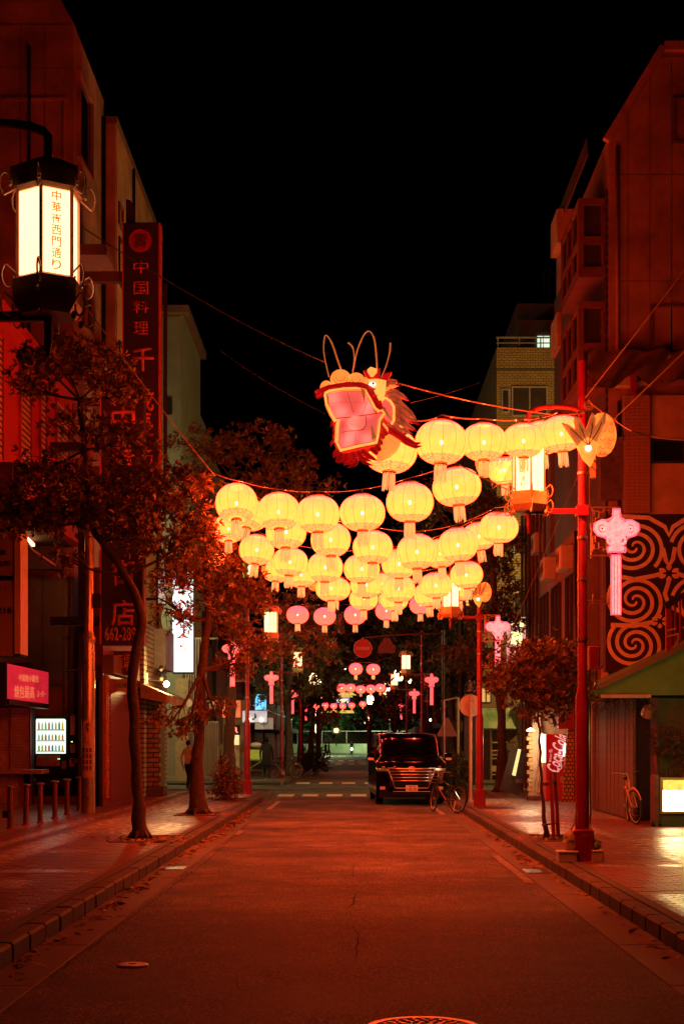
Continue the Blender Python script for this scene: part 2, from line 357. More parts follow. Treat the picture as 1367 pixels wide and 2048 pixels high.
seam([(.02, 11.2), (.05, 12.4), (0, 13.1)], .006); seam([(-.01, 14.6), (.03, 15.8)], .007); seam([(.0, 18.0), (.02, 20.1)], .006); seam([(-.9, 24.2), (.3, 24.5), (.9, 24.4)], .014); seam([(-.6, 18.6), (.5, 18.8)], .01); seam([(-2.2, 10.4), (-2.1, 20), (-2.19, 30)], .006)
# manhole cover in the foreground
mh = thing('manhole_cover', 'round cast iron manhole cover set in the asphalt at the bottom of the street', 'manhole cover', (.42, 8.43, 0))
b = MB(); b.lathe([(.001, .0), (.3, .0), (.3, .012), (.345, .012), (.35, .008), (.36, -.01)], 64); b.build('rim_plate', M['castiron'], mh)
b = MB()
for ring, n in ((.08, 6), (.13, 12), (.175, 18), (.22, 24), (.265, 30)):
    for i in range(n):
        a = 2 * PI * i / n + ring * 9; q = Matrix.Translation((ring * math.cos(a), ring * math.sin(a), 0)) @ Matrix.Rotation(a + .7 * (-1) ** i, 4, 'Z')
        b.box(-.017, .017, -.007, .007, .0, .012, 0, q)
o = b.build('stud_pattern', M['castiron'], mh); o['kind'] = 'stuff'
b = MB(); b.lathe([(.045, 0), (.045, .014), (.055, .014), (.055, 0)], 24); b.build('centre_ring', M['castiron'], mh)
v = thing('valve_cover', 'small pale oval valve cover in the dark asphalt, left of the manhole', 'valve cover', (PX(266, 10.9), 10.9, -.008))
MB().lathe([(.001, .012), (.10, .012), (.115, .009), (.12, 0)], 32).build('lid', M['castiron'], v); MB().box(-.03, .03, -.008, .008, .012, .018).build('lift_bar', M['castiron'], v)
for nm, px, Y, lab in (('a', 735, 30.6, 'dark round manhole cover in the road a few metres before the van'), ('b', 640, 23.4, 'worn dark manhole cover in the middle of the lane')):
    v = thing('manhole_cover', lab, 'manhole cover', (PX(px, Y), Y, -.006)); MB().lathe([(.001, .01), (.27, .01), (.27, .006), (.3, .006), (.31, -.004)], 40).build('lid', M['iron'], v); MB().lathe([(.3, -.004), (.3, .009), (.33, .009), (.335, -.004)], 40).build('rim', M['concrete'], v)
for s, Y, lab in ((-1, 19.3, 'steel drain grate in the left gutter strewn with leaves'), (1, 18.8, 'steel drain grate in the right gutter near the red lamp post')):
    v = thing('drain_grate', lab, 'drain grate', (s * 2.44, Y, -.006)); b = MB()
    for x in (-.17, .15): b.box(x, x + .02, -.25, .25, 0, .012)
    for y in (-.25, .23): b.box(-.15, .15, y, y + .02, 0, .011)
    b.build('frame', M['steel'], v); MB().box(-.15, .15, -.23, .23, -.004, .0).build('shaft', M['black'], v)
    bar = None
    for i in range(11):
        y = -.2 + i * .04
        if bar is None: bar = MB().box(-.15, .15, -.008, .008, .0, .009).build('grate_bar', M['steel'], v, loc=(0, y, 0))
        else: link('grate_bar', bar.data, v, (0, y, 0))
# leaf litter in the gutters and round the tree pits
def litter(name, spots, lab=None):
    b = MB()
    for (cx, cy, rx, ry, z, n) in spots:
        for _ in range(n):
            x = cx + RNG.normal() * rx; y = cy + RNG.normal() * ry; a = RNG.uniform(0, 2 * PI); l = RNG.uniform(.03, .075); w = l * .28
            q = Matrix.Translation((x, y, z + RNG.uniform(.003, .012))) @ Matrix.Rotation(a, 4, 'Z') @ Matrix.Rotation(RNG.uniform(-.6, .6), 4, 'X') @ Matrix.Rotation(RNG.uniform(-.4, .4), 4, 'Y')
            b.add([q @ Vector(p) for p in ((-l, 0, 0), (0, -w, .004), (l, 0, .006), (0, w, .004))], [(0, 1, 2), (0, 2, 3)])
    o = b.build(name, M['dry'], fix=False); setp(o, lab, 'leaves', kind='stuff')
litter('fallen_leaves', [(-2.52, y, .07, .5, -.01, int(10 + 60 * (19 < y < 36) * RNG.random())) for y in np.arange(10, 44, .8)] + [(-2.5, 16.8, .06, .2, -.01, 60), (-2.5, 14.9, .05, .2, -.01, 30), (-3.3, 23, .35, .35, PZ0, 320), (-3.3, 31, .3, .3, PZ0, 160), (-3.1, 22, .1, .5, PZ0, 60), (-2.5, 27, .08, 1.2, -.01, 160), (-2.5, 32, .08, 2.2, -.01, 260)], 'dry fallen leaves along the left kerb and round the tree trunks')
litter('fallen_leaves', [(2.54, y, .05, .5, -.01, 7) for y in np.arange(10, 40, .8)] + [(2.52, 20.6, .06, .7, -.01, 70), (3.25, 23.2, .25, .3, PZ0, 120)], 'dry fallen leaves along the right kerb')

# ------------------------------------------------------------------ buildings
B = dict(
 dred=mat('dark_red_render', (.4, .18, .13), .75, .5, .9, .25, 30), orange=mat('ochre_panel', (.58, .32, .16), .7, .4, .9, .2, 30),
 brightred=mat('red_cladding', (.5, .025, .02), .55, .2, 1.2, .15, 20), brown=mat('brown_render', (.2, .12, .08), .8, .25, 1.5, .3, 30),
 purple=mat('plum_render', (.17, .09, .1), .8, .25, 1.5, .3, 30), grey=mat('grey_green_render', (.26, .27, .2), .85, .2, 1, .2, 30),
 tile=brickmat('small_wall_tiles', (.55, .38, .14), (.48, .33, .12), (.12, .09, .06), .22, .11, .5, msize=.012),
 tiley=brickmat('small_wall_tiles_side', (.42, .36, .24), (.36, .3, .2), (.12, .1, .07), .22, .11, .5, 'yz', msize=.012),
 bricky=brickmat('white_stone_blocks', (.5, .44, .33), (.36, .31, .23), (.08, .06, .04), .34, .14, .8, 'yz', msize=.02, bump=.9),
 brickx=brickmat('white_stone_blocks_front', (.5, .44, .33), (.36, .31, .23), (.08, .06, .04), .34, .14, .8, 'xz', msize=.02, bump=.9),
 ptile=brickmat('purple_tile_side', (.2, .1, .12), (.17, .09, .1), (.06, .03, .04), .23, .1, .5, 'yz', msize=.01),
 maroon=mat('maroon_board', (.035, .007, .012), .6, .2, 2, .1, 30), green=mat('green_awning_cloth', (.12, .32, .08), .8, .2, 2, .25, 60),
 plum_d=mat('plum_frame', (.2, .07, .07), .7, .3, 2), dark=mat('dark_interior', (.02, .015, .014), .9), doorred=mat('dark_red_door', (.2, .03, .03), .5, .25, 2, .15, 20),
)
def bld(name, lab, cat='building'): return thing(name, lab, cat)
def wallbox(par, x0, x1, y0, y1, z0, z1, m, name='wall'): return MB().box(x0, x1, y0, y1, z0, z1).build(name, m, par)
def panels(fc, par, u0, u1, z0, z1, us, zs, m, gap=.025, t=.03, skip=()):
    """cladding panels proud of the wall with open joints between them"""
    U = [u0] + [u for u in us if u0 < u < u1] + [u1]; Z = [z0] + [z for z in zs if z0 < z < z1] + [z1]
    for i in range(len(U) - 1):
        for j in range(len(Z) - 1):
            if (i, j) in skip: continue
            b = MB(); fc.box(b, U[i] + gap / 2, U[i + 1] - gap / 2, Z[j] + gap / 2, Z[j + 1] - gap / 2, .0, t + RNG.uniform(-.003, .003)); b.build('wall_panel', m, par)

# left 1: dark panelled block whose end wall faces us
b1 = bld('office_building', 'tall dark red panelled office block at the upper left behind the street lamp', 'office building')
b = MB(); b.prism([(-16, 0), (-7.34, 0), (-7.34, 20.65), (PX(122, 37.45), 21.25), (PX(108, 37.45), 21.7), (-16, 21.7)], 37.45, 42.0); b.build('wall', B['dred'], b1)
f = Face('front', 37.45)
panels(f, b1, -12.4, -7.36, 6.9, 20.6, [PX(-60, 37.45), PX(42, 37.45), PX(90, 37.45)], [PZ(200, 37.45), PZ(480, 37.45), PZ(137, 37.45)], B['dred'])
panels(f, b1, -12.4, -7.36, .3, 6.85, [PX(0, 37.45), PX(86, 37.45)], [], B['orange'])
pr = MB(); f.box(pr, PX(10, 37.45), PX(133, 37.45), PZ(203, 37.45), PZ(197, 37.45), .03, .09); f.box(pr, PX(128, 37.45), PX(133, 37.45), PZ(320, 37.45), PZ(204, 37.45), .03, .09); pr.build('duct_rail', B['dred'], b1)
fl = Face('left', -7.34); window(fl, b1, 37.9, 39.9, PZ(345, 39), PZ(175, 39), B['dred'], M['glass'], 1, 1, .08, .1)
window(fl, b1, 37.9, 39.9, PZ(660, 39), PZ(570, 39), B['dred'], M['glass'], 2, 1, .08, .1)
MB().box(-16, PX(104, 37.45), 37.4, 42.0, 21.703, 21.9).build('roof', B['dark'], b1)
MB().bar((-7.32, 38.5, 10.9), (-6.2, 38.5, 10.9), .16, .22).build('sign_arm', B['purple'], b1)
MB().box(-7.34, -6.5, 37.6, 38.9, PZ(520, 38), PZ(515, 38) + .22).build('awning', M['cream'], b1)
def ac_unit(par, x, y, z, face):
    """air conditioner outdoor unit on a wall, grille towards the street"""
    q = MB()
    if face == 'left': q.cbox(0, .32, -.42, .42, 0, .6, .02)
    elif face == 'right': q.cbox(-.32, 0, -.42, .42, 0, .6, .02)
    else: q.cbox(-.42, .42, -.32, 0, 0, .6, .02)
    o = q.build('air_conditioner', M['cream'], par, loc=(x, y, z)); g = MB(); rot = {'left': (R(90), 0, R(90)), 'right': (R(90), 0, R(-90)), 'front': (R(90), 0, 0)}[face]
    for r_ in (.06, .11, .16, .21): g.tube([(r_ * math.cos(u), r_ * math.sin(u), 0) for u in np.linspace(0, 2 * PI, 17)], .006, 4, cap=False)
    g.build('fan_grille', M['iron'], o, loc={'left': (.325, .08, .3), 'right': (-.325, .08, .3), 'front': (.08, -.325, .3)}[face], rot=rot); return o
def wall_pipe(par, pts, r=.04, m=None):
    MB().tube(pts, r, 8).build('wall_pipe', m or M['iron'], par, smooth=True)
ac_unit(b1, -7.34, 38.6, 8.0, 'left'); ac_unit(b1, -7.34, 40.6, 8.0, 'left'); ac_unit(b1, -7.34, 40.8, 12.4, 'left')
wall_pipe(b1, [(-7.27, 41.6, .3), (-7.27, 41.6, 20)], .06); wall_pipe(b1, [(PX(66, 37.4), 37.37, 6.9), (PX(66, 37.4), 37.37, 11.0), (PX(60, 37.4), 37.37, 11.3), (PX(60, 37.4), 37.37, 20)], .035)
# left 0: bright red upper storey with lattice windows, overhanging
b0 = bld('shop_building', 'bright red shop building at the left edge with slanting lattice windows', 'shop building')
MB().box(-15, -7.3, 27.5, 37.2, 6.8, 6.95).build('soffit', B['dark'], b0)
MB().box(-15, -7.32, 27.5, 37.2, 6.95, 10.6).build('wall', B['brightred'], b0)
MB().box(-7.33, -7.05, 27.4, 37.3, 6.82, 7.02).build('trim_rail', B['brightred'], b0)
MB().box(-15, -7.2, 27.3, 37.3, 10.6, 10.85).build('roof_edge', B['brightred'], b0)
fl0 = Face('left', -7.32)
lat = mat('lattice_screen', (.62, .42, .25), .6, .2, 3, .1)
for (ya, yb) in ((28.6, 29.7), (31.2, 32.3), (33.2, 33.9), (35.0, 36.6)):
    w = MB(); fl0.box(w, ya, ya + .05, 7.5, 10.2, 0, .06); fl0.box(w, yb - .05, yb, 7.5, 10.2, 0, .06); fl0.box(w, ya + .05, yb - .05, 7.5, 7.56, 0, .064); fl0.box(w, ya + .05, yb - .05, 10.14, 10.2, 0, .064)
    w = w.build('window', B['brightred'], b0); p = MB(); fl0.box(p, ya + .05, yb - .05, 7.56, 10.14, .001, .02); p.build('screen', lat, w)
    s_ = MB(); z = 7.7
    while z < 10.1: fl0.box(s_, ya + .05, yb - .05, z, z + .025, .02, .04); z += .13
    s_ = s_.build('screen_bars', M['iron'], w)
MB().box(-13, -7.6, 36.9, 37.2, 6.2, 6.8).build('fascia', B['purple'], b0)
# strip fitting under the canopy, its strong orange glow added to brighten the wall
b = MB(); b.bar(W(50, 1075, 33), W(66, 1090, 36), .1, .07); b.build('canopy_light_strip', emat('canopy_fill_glow', (1, .36, .13), 9), b0)
b = MB(); b.tube([W(30, 1052, 30.5), W(64, 1100, 35.4), W(108, 1130, 36.6)], .05); b.build('canopy_rail', M['steel'], b0)
# left 2: tall facade catching orange light
b2 = bld('apartment_building', 'tall orange lit building behind the long blue vertical sign', 'apartment building')
MB().box(-16, -7.0, 42.05, 52, 0, 20.0).build('wall', B['orange'], b2)
f2 = Face('left', -7.0)
panels(f2, b2, 42.1, 51.9, 4.6, 19.9, [44.3, 48.1], [8.4, 11.6, 14.8, 17.8], B['orange'], .03, .03)
for i, z in enumerate((5.4, 8.9)):
    window(f2, b2, 42.3, 44.1, z, z + 1.7, M['iron'], M['glass'], 2, 1, d=.1); window(f2, b2, 45.0, 47.2, z, z + 1.7, M['iron'], M['glass'], 2, 1, d=.1)
w = window(f2, b2, 42.3, 43.0, PZ(440, 42), PZ(395, 42), B['purple'], M['glass'], 1, 1, d=.1)
MB().box(-16, -6.95, 42.02, 52.1, 20.003, 20.2).build('roof', B['brown'], b2)
for y, z in ((44.3, 5.6), (44.3, 12.2), (48.0, 8.6), (48.3, 15.2)): ac_unit(b2, -6.96, y, z, 'left')
wall_pipe(b2, [(-6.9, 44.9, 4), (-6.9, 44.9, 19.8)], .05); wall_pipe(b2, [(-6.9, 50.4, 4), (-6.9, 50.4, 19.8)], .05)
for z in (12.3, 15.4): window(f2, b2, 42.4, 44.0, z, z + 1.4, M['iron'], M['glass2'], 2, 1, d=.08); window(f2, b2, 45.4, 47.4, z, z + 1.4, M['iron'], M['glass'], 2, 1, d=.08); window(f2, b2, 49, 50, z, z + 1.4, M['iron'], M['glass'], 2, 1, d=.08)
# left ground-floor shops built out to the pavement
g1 = bld('closed_shop', 'closed dark red shop front with brick strip behind the first tree trunk', 'shop')
MB().box(-6.4, -6.12, 34.9, 40.3, .14, 6.0).build('wall', B['doorred'], g1)
fg = Face('left', -6.12)
br = None
for i in range(46):                                        # pale brick strip beside the door
    for j in range(2):
        y = 35.05 + j * .24 + (.12 if i % 2 else 0) * 0; me = None
        if br is None: br = MB().cbox(-.035, .035, -.11, .11, -.028, .028, .005).build('brick', mat('salmon_brick', (.4, .17, .1), .8, .3, 6, .3), g1, loc=(-6.1, y + .12, .35 + i * .068))
        else: link('brick', br.data, g1, (-6.1 + RNG.uniform(-.006, .006), y + .12, .35 + i * .068))
b = MB(); fg.box(b, 35.7, 38.9, .2, 3.3, 0, .03); b.build('shutter_door', B['doorred'], g1)
b = MB()
for i in range(30): fg.box(b, 35.75, 38.85, .25 + i * .1, .33 + i * .1, .03, .045)
o = b.build('shutter_slats', B['doorred'], g1); o['kind'] = 'stuff'
b = MB(); fg.box(b, 34.95, 39.2, 3.4, 3.85, 0, .25); b.build('fascia', B['brown'], g1)
MB().box(-6.4, -6.14, 34.84, 34.9, .14, 3.6).build('end_panel', M['iron'], g1)
b = MB()
for x in (-6.35, -6.2): b.tube([(x, 34.78, .15), (x, 34.78, 3.2)], .05, 8)
b.build('downpipes', M['black'], g1)
MB().box(-6.1, -5.6, 36.3, 36.42, PZ(1350, 36.3), PZ(1302, 36.3)).build('name_board', mat('sepia_board', (.1, .05, .03), .6), g1)
text('酒場', .42, .45, (-5.85, 36.28, PZ(1326, 36.3)), mat('pink_letter', (.8, .4, .3), .6), g1)
MB().box(-6.1, -5.62, 36.6, 36.7, PZ(1383, 36.3), PZ(1357, 36.3)).build('notice_board', M['cream'], g1)
text('営業中', .4, .12, (-5.86, 36.59, PZ(1370, 36.3)), M['iron'], g1)
g2 = bld('stone_shop', 'small white stone block shop lit by a lamp on the left pavement', 'shop')
MB().box(-8, -5.95, 40.6, 45.6, .14, 5.2).build('wall', B['bricky'], g2)
MB().box(-5.94, -5.62, 41.3, 41.7, .14, PZ(1412, 41.5)).build('stone_pillar', B['brickx'], g2)
MB().box(-6.0, -5.45, 41.1, 41.9, .14, .42).build('plinth', M['concrete'], g2)
fg2 = Face('left', -5.95)
b = MB(); fg2.box(b, 42.2, 44.8, .2, 2.5, 0, .04); b.build('door', M['wood'], g2)
b = MB(); b.add([(-5.9, 39.6, 3.35), (-5.2, 39.6, 3.05), (-5.2, 44.6, 3.05), (-5.9, 44.6, 3.35), (-5.9, 39.6, 2.95), (-5.2, 39.6, 2.8), (-5.2, 44.6, 2.8), (-5.9, 44.6, 2.95)], [(0, 1, 2, 3), (4, 7, 6, 5), (0, 4, 5, 1), (1, 5, 6, 2), (2, 6, 7, 3), (3, 7, 4, 0)]); b.build('awning', M['wood2'], g2)
b = MB(); fg2.box(b, 42.6, 44.6, 3.9, 5.1, 0, .35); b.build('hanging_sign_box', mat('grey_sign_box', (.22, .2, .18), .5), g2)
b = MB(); fg2.box(b, 40.8, 41.1, 3.42, 3.7, .01, .04); b.build('lit_window', emat('yellow_window', (1, .62, .1), 1.4), g2)
# left 3 & 4: beyond the crossing
b3 = bld('apartment_building', 'grey green apartment block far left beyond the crossing', 'apartment building')
MB().box(-16, -7.17, 60, 67, 0, 19.8).build('wall', B['grey'], b3)
f3 = Face('front', 60)
panels(f3, b3, -12, -7.2, 9.0, 19.7, [-8.9], [PZ(686, 60), 12.5], B['grey'], .05, .05)
MB().box(-7.9, -7.6, 59.9, 60.0, PZ(830, 60), PZ(795, 60)).build('wall_lamp', M['iron'], b3)
MB().box(-16, -6.9, 59.8, 67.2, 19.8, 20.1).build('roof', B['brown'], b3)
b4 = bld('apartment_building', 'dim stepped block behind the grey green one, left side', 'apartment building')
for y0, y1, z, x in ((67, 73, 17.2, -7.2), (73, 79, 16, -7.0), (79, 88, 13.5, -6.9)):
    MB().box(-16, x, y0 + .003, y1, 0, z).build('wall', B['grey'], b4)
    ff = Face('left', x)
    for zz in (6.5, 9.6, 12.0):
        window(ff, b4, y0 + 1, y1 - 1, zz, zz + 1.5, M['iron'], M['glass2'], 3, 1, .1, .1)
# right 1: gabled dark red block
r1 = bld('gabled_building', 'tall dark red gabled building on the right with corner bay windows', 'apartment building')
Yr = 33.0; xa = PX(1215, Yr); zt = PZ(105, Yr); ze = PZ(275, Yr); xr = PX(1325, Yr)
b = MB(); b.prism([(xa, .1), (15, .1), (15, zt), (xr, zt), (xa, ze)], Yr, Yr + 8.4); b.build('wall', B['dred'], r1)
b = MB(); b.bar((xa - .06, Yr - .06, ze - .1), (xr - .03, Yr - .06, zt + .08), .18, .16); b.box(xr, 15, Yr - .15, Yr + .02, zt + .003, zt + .2); b.build('gable_trim', B['dred'], r1)
fr = Face('front', Yr); us = [PX(1254, Yr), PX(1298, Yr), PX(1341, Yr)]; zs = [PZ(350, Yr), PZ(563, Yr)]
U = [xa + .02] + us + [PX(1385, Yr), 9.6]; Z = [PZ(772, Yr)] + zs[::-1] + [None]
def gz(x): return min(zt, ze + (zt - ze) * (x - xa) / (xr - xa)) - .12
for i in range(len(U) - 1):
    for j in range(3):
        a, c = U[i] + .015, U[i + 1] - .015; z0 = Z[j] + .015
        poly = [(a, z0), (c, z0), (c, gz(c) if j == 2 else Z[j + 1] - .015)] + ([(xr, gz(xr))] if j == 2 and a < xr < c else []) + [(a, gz(a) if j == 2 else Z[j + 1] - .015)]
        MB().prism(poly, Yr - .035, Yr).build('wall_panel', B['dred'], r1)
window(fr, r1, PX(1341, Yr), PX(1341, Yr) + 1.6, PZ(290, Yr), PZ(198, Yr), B['purple'], M['glass'], 2, 1, .07, .1)
window(fr, r1, PX(1299, Yr), PX(1299, Yr) + 2.6, PZ(706, Yr), PZ(612, Yr), B['purple'], M['glass'], 3, 1, .05, .09)
fR = Face('right', xa)
b = MB(); fR.box(b, Yr + .003, Yr + 8.4, PZ(1330, Yr), ze - 1.2, 0, .06); b.build('side_cladding', B['ptile'], r1)
# bay windows on the street side
for (pt, pb) in ((410, 535), (616, 755)):
    z1, z0 = PZ(pt, Yr + .2), PZ(pb, Yr + .2)
    bay = MB(); x0, x1 = PX(1158, Yr), xa - .06
    bay.box(x0, x1, Yr + .15, Yr + 3.0, z0 - .25, z0); bay = bay.build('bay_window', B['plum_d'], r1); MB().box(x0, x1, Yr + .15, Yr + 3.0, z1, z1 + .14).build('cornice', B['plum_d'], bay)
    ff = Face('front', Yr + .22); b = MB(); zm = (z0 + z1) / 2 - .1
    for u0, u1 in ((x0, x0 + .13), (x1 - .07, x1)): ff.box(b, u0, u1, z0, z1, -.1, .05)
    ff.box(b, x0 + .13, x1 - .07, zm - .09, zm + .09, -.1, .045); b.build('frame', B['plum_d'], bay)
    b = MB(); ff.box(b, x0 + .13, x1 - .07, z0, z1, -.05, -.03); b.build('pane', M['glass2'], bay)
    b = MB()
    for k in range(4): b.box(x0, x0 + .1, Yr + .33 + k * .84, Yr + .43 + k * .84, z0, z1)
    b.box(x0 + .01, x0 + .09, Yr + .4, Yr + 2.9, zm - .08, zm + .08); b.build('side_frame', B['plum_d'], bay)
    MB().box(x0 + .03, x0 + .05, Yr + .45, Yr + 2.9, z0, z1).build('side_pane', M['glass2'], bay)
for py in (485, 692):
    z = PZ(py, 40); MB().box(PX(1113, 40), PX(1142, 40) + .6, 40, 41.3, z, z + .95).build('balcony', B['orange'], r1)
b = MB(); b.prism([(PX(1140, 39), PZ(400, 39)), (xa, PZ(400, 39)), (xa, PZ(275, 36)), (PX(1172, 36), PZ(275, 36))], 36, 41); b.build('roof_parapet', B['ptile'], r1)
# lower facade: pillar of tiles, ochre wall, dark window
xp0, xp1 = PX(1240, Yr), PX(1292, Yr)
MB().box(xp0, xp1, Yr - .4, Yr - .001, PZ(1032, Yr), PZ(797, Yr)).build('tile_pillar', B['brown'], r1)
tl = mat('glazed_tile', (.42, .2, .13), .35, .2, 4, .05); tm = MB().cbox(-.056, .056, -.012, .012, -.034, .034, .005).build('tile', tl, r1); tile = tm.data; bpy.data.objects.remove(tm)
n = 0
for i in range(35):
    for j in range(5):
        link('tile', tile, r1, (xp0 + .06 + j * .12, Yr - .408 + RNG.uniform(-.002, .002), PZ(1032, Yr) + .045 + i * .077))
MB().box(PX(1252, Yr), PX(1263, Yr), Yr - .5, Yr - .38, PZ(797, Yr), PZ(745, Yr)).build('post', M['redpaint'], r1)
MB().box(xp1 + .003, 12, Yr - .3, Yr - .002, PZ(1032, Yr), PZ(797, Yr)).build('wall', B['orange'], r1)
window(Face('front', Yr - .3), r1, PX(1295, Yr), PX(1295, Yr) + 3, PZ(932, Yr), PZ(884, Yr), M['iron'], M['glass'], 4, 1, .05, .05)
MB().box(PX(1196, Yr), xp0 - .003, Yr - .25, Yr - .002, PZ(1002, Yr), PZ(890, Yr)).build('timber_panel', M['wood'], r1)
MB().box(PX(1190, Yr), xp0, Yr - .45, Yr - .26, PZ(890, Yr), PZ(882, Yr)).build('lintel', B['brown'], r1)
# tarpaulin slung over the balcony
def tarp():
    nx, nz = 34, 16; vs = []
    for j in range(nz + 1):
        for i in range(nx + 1):
            u, w = i / nx, j / nz; x = PX(1165, Yr) + u * 2.6; sag = .28 * math.sin(PI * u) ** .8 + .12 * math.sin(u * 9)
            z = PZ(712, Yr) - w * (.55 + sag + .15 * math.sin(u * 13)); y = Yr - .5 - .13 * math.sin(u * 22 + w * 5) - .08 * math.sin(w * 9 + u * 31) - .15 * w
            vs.append((x, y, z))
    fs = [(j * (nx + 1) + i, j * (nx + 1) + i + 1, (j + 1) * (nx + 1) + i + 1, (j + 1) * (nx + 1) + i) for j in range(nz) for i in range(nx)]
    MB().add(vs, fs).build('tarpaulin', mat('brown_tarpaulin', (.2, .1, .05), .3, .3, 3, .2, 12), r1, smooth=True)
tarp()
# mural: pale painted scrolls on maroon boards
mu = mat('mural_paint', (.9, .75, .6), .6, .2, 6, .2, 50)
for i in range(3): MB().box(PX(1205, Yr) + i * 1.3, PX(1205, Yr) + i * 1.3 + 1.296, Yr - .32, Yr - .003, PZ(1345, Yr), PZ(1034, Yr)).build('mural_board', B['maroon'], r1)
def ribbon(b, pts, w, y):
    k = len(pts); L_, R_ = [], []
    for i, p in enumerate(pts):
        a = pts[max(0, i - 1)]; c = pts[min(k - 1, i + 1)]; dx, dz = c[0] - a[0], c[1] - a[1]; l = math.hypot(dx, dz) or 1; ww = w[i] if isinstance(w, list) else w
        L_.append((p[0] - dz / l * ww / 2, y, p[1] + dx / l * ww / 2)); R_.append((p[0] + dz / l * ww / 2, y, p[1] - dx / l * ww / 2))
    b.add(L_ + R_, [(i, i + 1, k + i + 1, k + i) for i in range(k - 1)])
mb = MB(); yy = Yr - .326
for (cx, cy, r_, sgn, tn) in ((1262, 1098, 58, 1, 3.1), (1262, 1204, 56, 1, 3.1), (1261, 1290, 54, 1, 3.1), (1392, 1098, 58, -1, 3.1), (1392, 1204, 56, -1, 3.1)):
    for ph in (0, PI):
        pts = []; ws = []
        for i in range(90):
            t = i / 89; a = sgn * (t * tn * PI) + ph + .5; rr_ = (.06 + .94 * t) * r_
            pts.append((PX(cx + rr_ * math.cos(a), Yr), PZ(cy + rr_ * .93 * math.sin(a), Yr))); ws.append(.05 + .04 * min(1, t * 2))
        zmin = PZ(1343, Yr); keep = [(p, w_) for p, w_ in zip(pts, ws) if zmin + .05 < p[1] < PZ(1037, Yr) and p[0] < PX(1205, Yr) + 3.85 and p[0] > PX(1206, Yr)]
        run = []
        for p, w_ in zip(pts, ws):
            if (p, w_) in keep: run.append((p, w_))
            else:
                if len(run) > 2: ribbon(mb, [q[0] for q in run], [q[1] for q in run], yy - ph * .0004 - cy * 1e-6)
                run = []
        if len(run) > 2: ribbon(mb, [q[0] for q in run], [q[1] for q in run], yy - ph * .0004 - cy * 1e-6)
o = mb.build('mural_scroll', mu, r1, fix=False)
for cx, cy, s_ in ((1330, 1150, 1), (1312, 1245, .8), (1330, 1316, .7)):
    fb = MB()
    for k in range(6):
        a = k * PI / 3 + PI / 6; d = Vector((math.cos(a), math.sin(a))); nrm = Vector((-d.y, d.x)); P = []
        for t, w_ in ((.28, .0), (.5, .1), (.75, .13), (.95, .08), (1.05, 0), (.95, -.08), (.75, -.13), (.5, -.1)):
            q = d * t * .25 * s_ + nrm * w_ * .5 * s_; P.append((PX(cx, Yr) + q.x, PZ(cy, Yr) + q.y * .8))
        fb.prism(P, yy - .008, yy + .002)
    fb.build('mural_flower', mu, r1)
mb = MB()
for pts in ([(1206, 1048), (1235, 1037), (1290, 1040), (1322, 1058), (1330, 1075), (1338, 1058), (1367, 1040)], [(1218, 1154), (1262, 1162), (1300, 1155), (1318, 1150)], [(1345, 1150), (1367, 1158), (1390, 1156)], [(1330, 1165), (1322, 1190), (1330, 1215), (1352, 1225)], [(1215, 1252), (1262, 1254), (1300, 1246)], [(1318, 1100), (1324, 1125), (1330, 1135), (1338, 1122), (1342, 1098)]):
    pp = [(PX(x, Yr), PZ(y, Yr)) for x, y in pts]; ribbon(mb, pp, .1, yy - .004)
mb.build('mural_band', mu, r1, fix=False)
# green-awninged frontage and timber side wall
c1 = bld('awning_shop', 'single storey shop under a sloping green awning below the mural', 'shop')
f1 = 28.4
b = MB(); b.prism([(4.72, 2.64), (9.6, 2.64), (9.6, 5.0), (4.72, 2.70)], 28.2, 33.0); b.build('awning', B['green'], c1)
b = MB(); b.bar((4.68, 28.16, 2.72), (9.6, 28.16, 5.04), .09, .1); b.build('awning_edge', B['brown'], c1)
MB().box(4.9, 5.88, 28.06, 28.18, 2.58, 2.65).build('gutter_board', M['cream'], c1)
MB().box(6.1, 12, 28.8, 29.0, .14, 2.6).build('wall', mat('mossy_render', (.2, .19, .08), .85, .5, 2.2, .5, 30), c1)
MB().box(5.95, 6.1, 28.5, 29.0, .14, 2.6).build('corner_post', M['redpaint2'], c1); MB().box(5.78, 5.93, 28.52, 28.64, .14, 1.9).build('downpipe', M['redpaint2'], c1)
MB().box(6.103, 12, 28.66, 28.797, 1.72, 2.03).build('sign_band', B['brown'], c1)
pl = MB().cbox(-.03, .03, -.2, .2, 0, 2.44, .008).build('plank', M['wood'], c1); pme = pl.data; bpy.data.objects.remove(pl)
for i in range(12): link('plank', pme, c1, (5.62 + RNG.uniform(-.02, .02), 28.6 + i * .41, .16))
MB().box(5.66, 5.94, 28.45, 33, .14, 2.6).build('timber_wall_back', B['dark'], c1)
b = MB()
for i in range(26):
    x = 4.8 + RNG.uniform(0, .9); z = 2.6; p = [(x, 28.25, z)]
    for k in range(4): p.append((p[-1][0] + RNG.uniform(-.14, .14), 28.3 + RNG.uniform(-.1, .1), p[-1][2] - RNG.uniform(.02, .14)))
    b.tube(p, [.014, .011, .009, .006, .003], 5)
o = b.build('dry_vines', M['bark'], c1); o['kind'] = 'stuff'
b = MB(); b.lathe([(.02, 0), (.13, -.03), (.17, -.2), (.16, -.21), (.1, -.03)], 16, M=Matrix.Rotation(R(35), 4, 'X')); b.bar((0, .02, .02), (0, .35, .2), .03); b.build('floodlight', M['steel'], c1, loc=(5.88, 28.15, 2.42))
